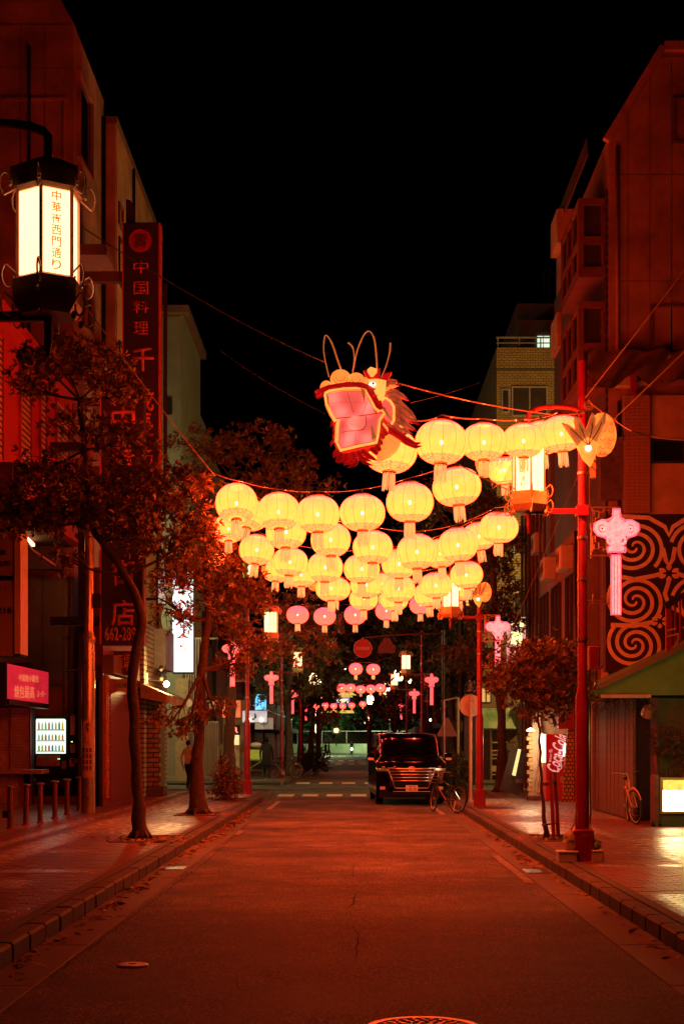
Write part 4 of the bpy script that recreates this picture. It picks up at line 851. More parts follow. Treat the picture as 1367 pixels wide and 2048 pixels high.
def street_lamp(x, y, sx, lab, label_txt=True, knot=True, box=False, H=6.6, detail=True):
    """sx: +1 when the lamp hangs towards +x of the pole"""
    t = thing('street_lamp', lab, 'street lamp', (x, y, PZ0), 0, 'red street lamps with hexagonal lanterns')
    b = MB(); b.tube([(0, 0, .4), (0, 0, 2.15), (0, 0, 2.28), (0, 0, H)], [.093, .09, .062, .056], 20); b.build('pole', M['redpaint'], t, smooth='auto')
    b = MB(); b.cbox(-.135, .135, -.135, .135, 0, .42, .02); b.cbox(-.05, .05, -.139, -.13, .1, .34, .004); b.build('base_box', M['redpaint'], t)
    b = MB()
    for z in (2.9, 3.7, 4.25, 5.1, 5.9): b.lathe([(.07, z), (.07, z + .035)], 16)
    b.build('strap_bands', M['steel'], t)
    lx = sx * .71; zb = 4.62
    b = MB(); b.cbox(min(0, lx), max(0, lx), -.022, .022, zb - .04, zb + .03, .006); b.tube([(lx, 0, zb - .2), (lx, 0, zb + .2)], .03, 10); b.tube([(lx, 0, zb - .3), (lx, 0, zb - .2)], [.012, .03], 8); b.cbox(-.085, .085, -.085, .085, zb - .07, zb + .07, .01); b.build('arm', M['redpaint'], t)
    b = MB(); P = [(0, 0, 5.68), (0, 0, 5.8)] + [(lx * (1 - math.cos(u)) / 2, 0, 5.9 + .1 * math.sin(u)) for u in np.linspace(.1, PI - .1, 9)] + [(lx, 0, 5.7)]; b.tube(P, .032, 10); b.build('top_arm', M['redpaint'], t, smooth=True)
    ph = R(29) if sx > 0 else R(151)                      # hexagonal head, one pane turned to each side
    hd = MB(); z0, z1 = 4.87, 5.47; rg = .222
    hexring(hd, .2, .262, z0 - .26, z0 - .18, ph); hexring(hd, .262, .252, z0 - .18, z0 - .02, ph); hexring(hd, .252, .225, z0 - .02, z0, ph)
    hexring(hd, .225, .255, z1, z1 + .03, ph); hexring(hd, .255, .268, z1 + .03, z1 + .17, ph); hexring(hd, .268, .12, z1 + .17, z1 + .25, ph)
    for k in range(6):
        a = ph + k * PI / 3; c, s_ = math.cos(a), math.sin(a); hd.bar((rg * c, rg * s_, z0), (rg * c, rg * s_, z1), .022)
        hd.tube([(.27 * c, .27 * s_, z1 + .06), (.262 * c, .262 * s_, z1 + .17)], .014, 6); hd.ell((.28 * c, .28 * s_, z1 + .04), (.014, .014, .014), 6, 4); hd.ell((.24 * c, .24 * s_, z0 - .28), (.02, .02, .03), 6, 4)
    h = hd.build('lamp_head', brass, t, loc=(lx, 0, 0))
    for k in range(6):
        a = ph + k * PI / 3
        for zz, u_, r_ in ((z1 + .03, 1, .25), (z0 - .2, -1, .24), (z0, -1, .235))[:3 if detail else 1]: sb = MB(); scroll(sb, a, zz, u_, r_); sb.build('scroll', brass, h)
    for k in range(6):
        a = ph + (k + .5) * PI / 3; q = Matrix.Rotation(a, 4, 'Z'); ap = rg * math.cos(PI / 6) - .006; w = rg / 2 - .008
        MB().box(ap - .004, ap, -w, w, z0 + .006, z1 - .006, 0, q).build('glass_panel', lampglass, h)
    if label_txt:
        for k in range(6):
            a = ph + (k + .5) * PI / 3
            if abs(math.degrees(a) % 360 - (299 if sx > 0 else 241)) < 2:
                for i, ch in enumerate('中華街西門通り'):
                    ap = rg * math.cos(PI / 6) + .001; text(ch, .068, .07, (ap * math.cos(a), ap * math.sin(a), z1 - .052 - i * .081), lett, h, rz=a + PI / 2, ext=.002, bold=.012)
    if knot:
        s2 = -sx; kx = s2 * .44; kz = 4.05; b = MB()
        for z in (4.62, 3.98): b.bar((s2 * .06, 0, z + .05), (s2 * .5, 0, z + .05), .018)
        b.bar((s2 * .12, 0, 4.0), (s2 * .12, 0, 4.66), .018); b.bar((s2 * .06, 0, 3.4), (s2 * .42, 0, 3.4), .018)
        for z, sg in ((4.62, -1), (4.06, 1)):              # fretwork corners
            for (u0, v0, u1, v1) in ((.14, 0, .14, .2), (.14, .2, .17, .2), (.17, .2, .17, .12), (.17, .12, .22, .12), (.22, .12, .22, .03), (.16, .03, .22, .03), (.16, .03, .16, .09), (.22, .05, .28, .05), (.28, .05, .28, 0), (.28, .02, .36, .02)):
                b.bar((s2 * u0, 0, z + sg * v0 + .03), (s2 * u1 + .0001, 0, z + sg * v1 + .0301), .012)
        b.bar((s2 * .07, 0, 3.44), (s2 * .3, 0, 3.44), .012); b.bar((s2 * .14, 0, 3.4), (s2 * .14, 0, 3.52), .012); b.build('knot_bracket', M['gold'], t)
        k = MB(); cz = 4.36
        pts = []
        for cx_, cz_, rr_ in ((-.185, .02, .082), (.185, .02, .082)):
            k.tube([(cx_ + rr_ * math.cos(u), -.02, cz_ + rr_ * math.sin(u)) for u in np.linspace(0, 2 * PI, 17)], .03, 6, cap=False)
            k.tube([(cx_ + .03 * math.cos(u), -.025, cz_ + .03 * math.sin(u)) for u in np.linspace(0, 2 * PI, 9)], .018, 5, cap=False)
        k.prism([(-.03, .26), (.03, .26), (.035, .16), (.1, .11), (.16, .05), (.14, -.07), (.07, -.13), (.05, -.2), (.1, -.23), (.1, -.27), (-.1, -.27), (-.1, -.23), (-.05, -.2), (-.07, -.13), (-.14, -.07), (-.16, .05), (-.1, .11), (-.035, .16)], -.045, .02)
        for cx_, cz_ in ((0, .1), (0, -.07), (.1, .0), (-.1, 0), (.07, -.14), (-.07, -.14)): k.tube([(cx_ + .05 * math.cos(u), -.045, cz_ + .05 * math.sin(u)) for u in np.linspace(0, 2 * PI, 11)], .017, 5, cap=False)
        km = knoth if y < 40 else emat('far_knot_tube', (1, .08, .075), 2.0, .4, 14); kn = k.build('knot_light', [km], t, loc=(kx, -.03, cz))
        o_ = MB(); out = [(-.045, .275), (.045, .275), (.05, .17), (.11, .13), (.2, .13), (.29, .08), (.3, .0), (.25, -.07), (.15, -.1), (.09, -.15), (.07, -.2), (.12, -.24), (.12, -.29)]
        out = out + [(-x_, z_) for x_, z_ in out[::-1]]
        o_.tube([(x_, -.03, z_) for x_, z_ in out] + [(out[0][0], -.03, out[0][1])], .013, 5, cap=False); o_.build('outline_tube', knotred, kn)
        for dx in (-.04, 0, .04): MB().tube([(kx + dx, -.03, 4.02), (kx + dx, -.03, 3.25)], .0165, 6).build('tassel_tube', km, t)
        b = MB(); b.box(kx - .062, kx + .062, -.035, 0, 3.98, 4.04); b.box(kx - .062, kx + .062, -.02, -.012, 3.47, 3.485); b.tube([(kx - .065, -.02, 4.0), (kx - .065, -.02, 3.24), (kx + .065, -.02, 3.24), (kx + .065, -.02, 4.0)], .006, 4); b.build('tassel_frame', knotred, t)
    if box:
        MB().cbox(.08, .215, -.09, .09, 2.52, 2.83, .01).build('control_box', M['redpaint2'], t)
        b = MB(); b.tube([(.1, 0, 2.52), (.1, 0, 2.38), (.14, 0, 2.28), (.18, 0, 2.34), (.18, 0, 2.52)], .014, 6); b.tube([(.1, -.02, 2.3), (.105, -.02, .45)], .012, 5); b.build('conduit', M['steel'], t)
        MB().box(.1, .17, -.05, .05, 5.05, 5.42).build('name_plate', M['cream'], t)
        b = MB(); b.tube([(.09, 0, 5.5), (.1, 0, 4.4)], .012, 5); b.build('upper_conduit', M['steel'], t)
    return t
street_lamp(-2.89, 10.2, 1, 'near hexagonal street lamp glowing white at the upper left corner', H=6.2, knot=False)
street_lamp(3.03, 18.8, -1, 'red street lamp pole on the right pavement with a claw at its top', box=True)
street_lamp(3.09, 34.7, -1, 'second red lamp pole on the right, beside the round sign', )
street_lamp(-3.17, 42.8, 1, 'red lamp pole on the left pavement by the crossing', detail=False)
street_lamp(3.1, 64, -1, 'third red lamp pole on the right, behind the black van', label_txt=False, detail=False)
street_lamp(-3.1, 62, 1, 'red lamp pole left beyond the crossing, near the walker in black', label_txt=False, detail=False)
street_lamp(3.1, 82, -1, 'fourth red lamp pole on the right, small in the distance', label_txt=False, detail=False)
street_lamp(-3.1, 84, 1, 'far red lamp pole on the left among the trees', label_txt=False, detail=False)
street_lamp(3.1, 104, -1, 'fifth red lamp pole on the right, very small', label_txt=False, detail=False)
street_lamp(-3.1, 108, 1, 'farthest red lamp pole on the left', label_txt=False, detail=False)

# ------------------------------------------------------------------ dragon head
def dcoord(zx, zy): return ((zx - 640) / 689, (700 - zy) / 689)
dr = thing('dragon_lantern', 'lit paper dragon head with open pink mouth and red mane, leading the lantern string', 'dragon lantern', W(740.5, 803.6, 16.5)); dr.scale = (16.5 / 18.8,) * 3
dyel = emat('dragon_yellow_cloth', (1, .26, .045), 1.9, .2, 4); dora = emat('dragon_orange_cloth', (1, .19, .03), 1.5, .25, 4)
dred = emat('dragon_red_cloth', (1, .008, .008), .36, .4, 6, (.5, .05, .03)); dmane = emat('dragon_mane_cloth', (1, .12, .04), .42, .6, 7, (.35, .12, .05))
def cloth_with_glow_spots(name, col, strength, pts, base, rad=.17, lo=.85, hi=1.5):
    """paper cloth with pools of bulb light painted into its emission at pts"""
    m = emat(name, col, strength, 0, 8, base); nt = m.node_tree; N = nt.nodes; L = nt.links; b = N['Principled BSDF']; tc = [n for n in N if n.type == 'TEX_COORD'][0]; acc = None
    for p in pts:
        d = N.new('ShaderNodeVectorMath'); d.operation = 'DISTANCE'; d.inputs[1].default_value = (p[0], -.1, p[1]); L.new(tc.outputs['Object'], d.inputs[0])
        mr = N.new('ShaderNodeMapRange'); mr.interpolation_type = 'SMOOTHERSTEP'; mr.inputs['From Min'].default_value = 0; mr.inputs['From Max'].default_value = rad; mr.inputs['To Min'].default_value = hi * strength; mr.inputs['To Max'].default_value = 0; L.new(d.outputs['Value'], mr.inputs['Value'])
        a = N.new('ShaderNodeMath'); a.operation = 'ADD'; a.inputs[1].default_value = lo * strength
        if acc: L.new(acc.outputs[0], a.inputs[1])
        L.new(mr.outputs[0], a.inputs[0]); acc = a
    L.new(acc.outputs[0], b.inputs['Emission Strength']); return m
ink = mat('ink_line', (.06, .02, .01), .7); doliv = emat('dragon_fang_cloth', (1, .3, .03), .35, .4, 6, (.4, .2, .05))
dmane2 = emat('dragon_under_mane_cloth', (1, .02, .01), .2, .5, 7, (.3, .04, .03)); dwh = emat('dragon_eye_white', (1, .9, .7), 2.2)
def dpoly(pts): return [dcoord(*p) for p in pts]
def dprism(name, pts, y0, y1, m, par=dr, sc=1.0): return MB().prism(dpoly(pts), y0, y1, 0, sc).build(name, m, par)
def dtube(name, pts, y, r, m, par=dr, closed=False, n=6):
    P = [(*[dcoord(*p)[0]], y if not isinstance(y, list) else y[i], dcoord(*p)[1]) for i, p in enumerate(pts)]
    if closed: P.append(P[0])
    return MB().tube(P, r, n, cap=not closed).build(name, m, par, smooth=True)
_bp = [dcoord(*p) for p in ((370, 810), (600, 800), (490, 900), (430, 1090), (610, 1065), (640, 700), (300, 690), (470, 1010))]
dpink = cloth_with_glow_spots('dragon_pink_cloth', (1, .11, .085), 1.0, _bp, (.35, .12, .1)); dpink2 = cloth_with_glow_spots('dragon_tongue_cloth', (1, .15, .1), 1.1, _bp, (.35, .15, .1))
hull = [(215, 650), (260, 590), (430, 560), (600, 560), (700, 560), (780, 620), (800, 720), (850, 800), (840, 930), (760, 900), (740, 980), (720, 1080), (680, 1150), (520, 1170), (400, 1195), (330, 1150), (300, 1060), (300, 920), (285, 860), (240, 780)]
def sm_(pts, n=4):
    out = []
    for i in range(len(pts) - 1):
        for k in range(n): t = k / n; out.append((pts[i][0] * (1 - t) + pts[i + 1][0] * t, pts[i][1] * (1 - t) + pts[i + 1][1] * t))
    return out + [pts[-1]]
dprism('skull', hull, -.05, .55, dred, sc=.75)
um = [(232, 660), (260, 640), (400, 622), (540, 620), (595, 645), (640, 735), (668, 795), (690, 825), (560, 845), (370, 868), (322, 882), (285, 828), (255, 750)]
lm = [(352, 885), (560, 850), (690, 826), (742, 828), (708, 890), (694, 1010), (672, 1080), (500, 1112), (370, 1142), (345, 1080), (345, 950)]
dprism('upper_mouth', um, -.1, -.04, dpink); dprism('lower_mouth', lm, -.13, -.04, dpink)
dtube('jaw_crease', [(322, 880), (372, 868), (470, 862), (560, 847), (640, 836), (700, 826)], -.135, .007, dred, n=6)
dtube('palate_ridge', [(262, 735), (400, 722), (540, 722), (630, 732)], -.103, .0016, dred, n=4)
dtube('gum_fold', [(380, 1110), (400, 1040), (388, 960), (400, 905)], -.133, .0018, dred, n=4)
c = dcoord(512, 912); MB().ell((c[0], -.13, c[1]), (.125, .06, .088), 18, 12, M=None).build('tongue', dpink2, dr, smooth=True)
dtube('tongue_line', sm_([(600, 850), (598, 930), (575, 975), (500, 988), (420, 990), (385, 1003)]), -.15, .004, ink, n=4)
rim = [(228, 655), (262, 628), (400, 606), (540, 602), (600, 625), (645, 700), (675, 768), (710, 805), (738, 792), (765, 828), (722, 885), (710, 1000), (690, 1090), (520, 1124), (370, 1160), (332, 1085), (338, 940), (350, 885), (318, 892), (280, 832), (242, 745)]
dtube('lip', rim, -.13, .024, dyel, closed=True, n=8)
cx_ = sum(p[0] for p in rim) / len(rim); cy_ = sum(p[1] for p in rim) / len(rim)
for k, nm in ((1.06, 'outer_gum'), (.955, 'inner_gum')): dtube('gum_line', [(cx_ + (x - cx_) * k, cy_ + (y - cy_) * k) for x, y in rim], -.145, .0045, ink, closed=True, n=4)
for x, y, rx, ry in ((238, 565, 58, 60), (368, 485, 96, 84), (508, 505, 84, 74), (590, 530, 70, 55), (650, 600, 60, 60)):
    c = dcoord(x, y); e_ = MB().ell((c[0], .05, c[1]), (rx / 689, .17, ry / 689), 18, 12).build('snout_bulge', dora, dr, smooth=True)
    for f_ in (.45, .72):
        P = [(c[0] + rx / 689 * f_ * math.cos(u), .05 - .172 * math.sqrt(1 - f_ * f_), c[1] - .01 + ry / 689 * f_ * math.sin(u)) for u in np.linspace(PI * 1.0, PI * 2.0, 12)]
        MB().tube(P, .0035, 4).build('contour', ink, e_)
dprism('brow', [(135, 632), (150, 620), (260, 575), (430, 548), (560, 552), (650, 590), (700, 690), (745, 770), (775, 790), (720, 800), (690, 780), (640, 690), (595, 612), (480, 585), (300, 600), (215, 640), (150, 680), (145, 655), (190, 635)], -.17, -.05, dred)
dprism('cheek', [(620, 520), (700, 515), (780, 530), (772, 640), (735, 740), (690, 715), (700, 680), (660, 660), (690, 630), (650, 600), (640, 560)], -.14, .1, dyel)
for pts in ([(650, 600), (690, 610), (655, 625)], [(655, 655), (705, 670), (660, 690)], [(680, 720), (735, 715), (700, 755), (745, 765)]): dprism('cheek_spike', pts, -.17, -.13, dred)
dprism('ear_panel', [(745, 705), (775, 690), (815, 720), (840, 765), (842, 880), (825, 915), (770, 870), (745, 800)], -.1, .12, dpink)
dtube('ear_rim', [(740, 705), (772, 682), (820, 715), (850, 765), (850, 885), (828, 922)], -.115, .018, dyel)
dprism('jaw_panel', [(720, 1040), (760, 990), (830, 1010), (915, 1065), (880, 1130), (810, 1185), (740, 1215), (700, 1210), (690, 1110)], -.04, .2, dora)
c = dcoord(655, 572); MB().ell((c[0], -.19, c[1]), (.045, .03, .028), 14, 8).build('eye', dwh, dr, smooth=True); MB().ell((c[0] + .01, -.215, c[1] + .002), (.016, .012, .018), 10, 6).build('pupil', M['black'], dr)
dprism('crest_flame', [(610, 425), (640, 400), (700, 420), (695, 450), (660, 490), (640, 485), (615, 450)], -.1, .05, dyel)
for pts in ([(575, 425), (615, 440), (640, 490), (700, 420), (730, 405), (728, 450), (720, 500), (830, 445), (800, 500), (740, 535), (670, 530), (610, 500)], [(735, 500), (770, 455), (832, 440), (800, 490), (790, 530)]): dprism('crest', pts, -.08, .06, dred)
def strand(name, pts, w, m, y0=.0, dy=.15):
    P = []; n = len(pts)
    dense = []
    for i in range(n - 1):
        for k in range(4): t = k / 4; dense.append((pts[i][0] * (1 - t) + pts[i + 1][0] * t, pts[i][1] * (1 - t) + pts[i + 1][1] * t))
    dense.append(pts[-1]); k = len(dense); Pq = []; rad = []
    for i, p in enumerate(dense):
        t = i / (k - 1); q = dcoord(*p); Pq.append((q[0], y0 + dy * t, q[1])); rad.append(max(.003, w / 689 / 2 * (math.sin(PI * min(1, .3 + .7 * t)) ** .7)))
    o = MB().tube(Pq, rad, 8, flat=.35 if abs(pts[-1][0] - pts[0][0]) > 0 else .5, up=(0, -1, 0)).build(name, m, dr, smooth=True)
    l_ = MB().tube([(p[0], p[1] - r_ * .4 - .002, p[2]) for p, r_ in zip(Pq, rad)], .003, 4).build('fold_line', ink, o); return o
for i, (pts, w, m) in enumerate([([(770, 600), (810, 560), (850, 555), (890, 545)], 46, dora), ([(765, 560), (800, 520), (870, 515), (885, 520)], 60, dmane), ([(780, 640), (850, 615), (930, 645), (970, 668)], 60, dmane), ([(785, 670), (860, 660), (920, 720), (1000, 765)], 62, dmane), ([(820, 700), (900, 730), (1000, 800), (1060, 860)], 66, dmane), ([(835, 760), (900, 790), (980, 850), (1075, 872)], 60, dmane),
        ([(845, 830), (900, 850), (980, 920), (1050, 945)], 62, dmane), ([(845, 880), (900, 905), (960, 970), (1010, 980)], 54, dmane), ([(800, 900), (860, 950), (930, 1000), (975, 985)], 60, dmane), ([(735, 900), (820, 960), (960, 1050), (1040, 1085), (1102, 1070)], 66, dred), ([(730, 900), (760, 980), (810, 1030), (870, 1050)], 60, dred),
        ([(715, 1000), (760, 1030), (820, 1045)], 56, dred), ([(705, 1060), (740, 1085), (785, 1100)], 50, dred), ([(690, 1100), (720, 1140), (778, 1155)], 50, dred), ([(640, 1130), (690, 1170), (742, 1192)], 52, dred), ([(560, 1150), (620, 1200), (690, 1225)], 56, dred), ([(520, 1160), (560, 1220), (650, 1245)], 50, dred),
        ([(470, 1170), (490, 1215), (470, 1250), (400, 1272)], 64, dred), ([(420, 1180), (420, 1225), (380, 1262)], 64, dred), ([(380, 1180), (360, 1220), (320, 1250)], 60, dred), ([(350, 1160), (320, 1180), (300, 1215)], 50, dred),
        ([(310, 880), (290, 910), (275, 940)], 28, dred), ([(320, 980), (305, 1010), (296, 1040)], 24, dred), ([(310, 1060), (285, 1090), (275, 1110)], 26, dred), ([(220, 640), (170, 640), (132, 660)], 26, dred), ([(225, 655), (190, 668), (150, 682)], 22, dred), ([(900, 940), (925, 945), (940, 942)], 18, dyel), ([(750, 920), (790, 960), (800, 985)], 18, dyel)]):
    strand('mane_tuft', pts, w, m, -.04 - .004 * i, .1)
    if w > 44: strand('mane_tuft', [(x + 14 + 5 * (i % 3) * (1 if k else 0), y + 16 - 9 * (i % 4)) for k, (x, y) in enumerate(pts)], w * .8, dred if m is not dred else dmane2, .05, .12)
for pts in ([(548, 610), (590, 625), (588, 765)], [(742, 790), (775, 800), (838, 905), (790, 860)], [(640, 945), (655, 950), (690, 1060), (650, 1080)], [(235, 650), (262, 690), (268, 800)]): dprism('fang', pts, -.2, -.13, doliv, sc=.8)
wk = emat('whisker_wrap', (1, .2, .04), .5, .2, 8, (.6, .35, .15))
def sm(pts, n=8):
    out = []
    for i in range(len(pts) - 1):
        p0 = pts[max(0, i - 1)]; p1 = pts[i]; p2 = pts[i + 1]; p3 = pts[min(len(pts) - 1, i + 2)]
        for k in range(n):
            t = k / n; out.append(tuple(.5 * (2 * b_ + (c_ - a_) * t + (2 * a_ - 5 * b_ + 4 * c_ - d_) * t * t + (3 * b_ - a_ - 3 * c_ + d_) * t ** 3) for a_, b_, c_, d_ in zip(p0, p1, p2, p3)))
    out.append(pts[-1]); return out
for pts in ([(262, 475), (218, 280), (220, 150), (242, 120), (290, 190), (340, 330), (370, 405)], [(478, 430), (492, 330), (478, 230), (438, 168)], [(482, 410), (520, 240), (580, 110), (630, 83), (672, 150), (690, 280), (700, 415)], [(738, 480), (780, 390), (812, 270), (820, 172)]):
    s_ = sm(pts, 6); P = [(dcoord(*p)[0], .0 - .12 * math.sin(PI * i / len(s_)), dcoord(*p)[1]) for i, p in enumerate(s_)]; MB().tube(P, [.0075 if i < len(P) * .6 else .011 for i in range(len(P))], 6).build('whisker', wk, dr, smooth=True)
for a_, c_ in (((640, 625), (560, 850)), ((430, 640), (490, 838)), ((505, 1000), (500, 1110))): dtube('seam', [a_, c_], -.135, .0025, ink, n=4)

# claws: lit paper feet hung at the poles
def claw(px, py, Y, s, lab, flip=1, chain=False):
    t = thing('dragon_claw', lab, 'dragon claw', W(px, py, Y), 0, 'dragon claws on the lantern strings'); cl = emat('claw_cloth', (1, .16, .022), 2.3, .35, 6, (.6, .4, .15)); sc_ = emat('scale_cloth', (1, .15, .02), 1.7, .5, 9, (.6, .4, .15)); fing = emat('claw_tip_cloth', (1, .2, .04), .5, .5, 6, (.4, .25, .1))
    P = lambda x, z, y=0: (flip * x * s, y, z * s)
    b = MB(); b.tube([P(.02, -.36), P(.0, -.25), P(-.02, -.08), P(-.02, .02)], [.01 * s, .085 * s, .15 * s, .1 * s], 10, flat=.6, up=(0, -1, 0)); b.build('palm', cl, t, smooth=True)
    for (x, z, w) in ((-.36, .22, .06), (-.2, .33, .07), (.05, .37, .065), (.22, .36, .055)):
        b = MB(); b.tube([P(-.02 + (x + .02) * .15, -.12), P(x * .55 - .01, z * .35, -.05 * s), P(x * .85, z * .75, -.07 * s), P(x, z, -.02 * s)], [.05 * s, w * s, w * .62 * s, .006 * s], 8, flat=.6, up=(0, -1, 0)); f_ = b.build('finger', fing, t, smooth=True)
        b = MB(); b.tube([P(-.02, -.1, -.1 * s), P(x * .55, z * .35, -.11 * s), P(x, z, -.04 * s)], .006, 4); b.build('bone_line', ink, f_)
    b = MB(); b.ell(P(.2, .1, .14 * s), (.2 * s, .15 * s, .3 * s), 14, 10); sc = b.build('scaled_leg', sc_, t, smooth=True)
    b = MB()
    for i in range(5):
        for j in range(6):
            a = -1.3 + i * .62; q = -1 + j * .38; c = P(.2, .1, .14 * s); r_ = math.cos(q); p = (c[0] + flip * .2 * s * r_ * math.sin(a), c[1] - .152 * s * r_ * math.cos(a), c[2] + .3 * s * math.sin(q)); b.tube([(p[0] + .035 * s * math.cos(u), p[1] - .004, p[2] + .04 * s * math.sin(u)) for u in np.linspace(PI, 2 * PI, 6)], .003, 3)
    b.build('scale_lines', ink, sc)
    MB().ell(P(-.02, -.13, -.1 * s), (.04 * s, .03 * s, .04 * s), 8, 6).build('bulb', emat('claw_bulb', (1, .8, .5), 5), t)
    b = MB(); b.tube([P(.02, -.34), P(.1, -.42), P(.12, -.33), P(.05, -.24)], .008, 5); b.build('wire_tail', M['rope'], t)
    return t
claw(1176, 880, 17.75, .93, 'lit paper dragon claw with splayed fingers at the top of the near red pole')
claw(996, 930, 23.8, .95, 'folded dragon claw hanging between the nearest lanterns and the street lamp', -1)
claw(956, 1190, 33.6, .8, 'small dragon claw beside the second red pole')
claw(640, 1168, 34.2, .8, 'small dragon claw among the lanterns left of centre', -1)
ch = thing('bead_chain', 'string of gold beads dangling in front of the small claw by the second pole', 'bead chain', W(952, 1185, 33.2))
for i in range(9): MB().ell((.12 * math.cos(i * .45) - .1, 0, .28 - i * .07), (.035, .035, .03), 8, 6).build('bead', dyel, ch)
# ------------------------------------------------------------------ trees
def leaf_cloud(pads, n, ls, spray=7, flat=.5):
    """pads: (cx,cy,cz,rx,ry,rz,weight) ellipsoids; returns vertex array of sprays of lance-shaped leaves"""
    pads = np.array(pads, float); w = pads[:, 6] * pads[:, 3] * pads[:, 4] ** .5; w /= w.sum()
    ns = n // spray; idx = RNG.choice(len(pads), ns, p=w); d = RNG.normal(size=(ns, 3)); d /= np.linalg.norm(d, axis=1)[:, None]
    # clump centres inside each pad make lighter and darker tufts with gaps
    rad = RNG.uniform(.25, 1.0, ns) ** .55; c = pads[idx, :3] + d * rad[:, None] * pads[idx, 3:6]
    k = 5; cl = {}
    for p in range(len(pads)):
        m = max(4, int(60 * w[p] * len(pads) ** .4)); u = RNG.normal(size=(m, 3)); u /= np.linalg.norm(u, axis=1)[:, None]; cl[p] = pads[p, :3] + u * (RNG.uniform(.3, 1, m) ** .5)[:, None] * pads[p, 3:6]
    for i in range(ns):
        C = cl[idx[i]]; j = np.argmin(((C - c[i]) ** 2).sum(1)); c[i] = c[i] * .52 + C[j] * .48
    c += RNG.normal(size=c.shape) * ls * .7
    ax = d * [1, 1, .6] + [0, 0, .35] + RNG.normal(size=(ns, 3)) * .35; ax /= np.linalg.norm(ax, axis=1)[:, None]
    C = np.repeat(c, spray, 0); A = np.repeat(ax, spray, 0); N_ = len(C)
    dr_ = RNG.normal(size=(N_, 3)); dr_ -= A * (dr_ * A).sum(1)[:, None]; dr_ /= np.linalg.norm(dr_, axis=1)[:, None]
    s = RNG.uniform(.5, 1.35, N_)[:, None]; D = A * 1.0 + dr_ * s; D[:, 2] -= .12; D /= np.linalg.norm(D, axis=1)[:, None]
    S = np.cross(D, A + RNG.normal(size=(N_, 3)) * .3); S /= np.linalg.norm(S, axis=1)[:, None] + 1e-9; U = np.cross(S, D)
    Ln = (ls * RNG.uniform(.65, 1.25, N_))[:, None]; Wd = Ln * .11
    V = np.stack([C + D * Ln * .05, C + D * Ln * .38 + S * Wd + U * Wd * .3, C + D * Ln * .38 - S * Wd + U * Wd * .3, C + D * Ln * .75 + S * Wd * .75 - U * Wd * .2, C + D * Ln * .75 - S * Wd * .75 - U * Wd * .2, C + D * Ln - U * Wd * 1.2], 1)
    return V.reshape(-1, 3), c
def leaf_obj(name, V, m, parent):
    n = len(V) // 6; me = bpy.data.meshes.new(name); me.vertices.add(len(V)); me.vertices.foreach_set('co', V.ravel())
    base = np.arange(n)[:, None] * 6; lt = (base + np.array([[0, 2, 1, 1, 2, 4, 3, 3, 4, 5]])).ravel(); me.loops.add(len(lt)); me.loops.foreach_set('vertex_index', lt.astype(np.int32))
    st = (np.arange(n)[:, None] * 10 + np.array([[0, 3, 7]])).ravel(); me.polygons.add(3 * n); me.polygons.foreach_set('loop_start', st.astype(np.int32)); me.update(calc_edges=True)
    me.materials.append(m); return link(name, me, parent)
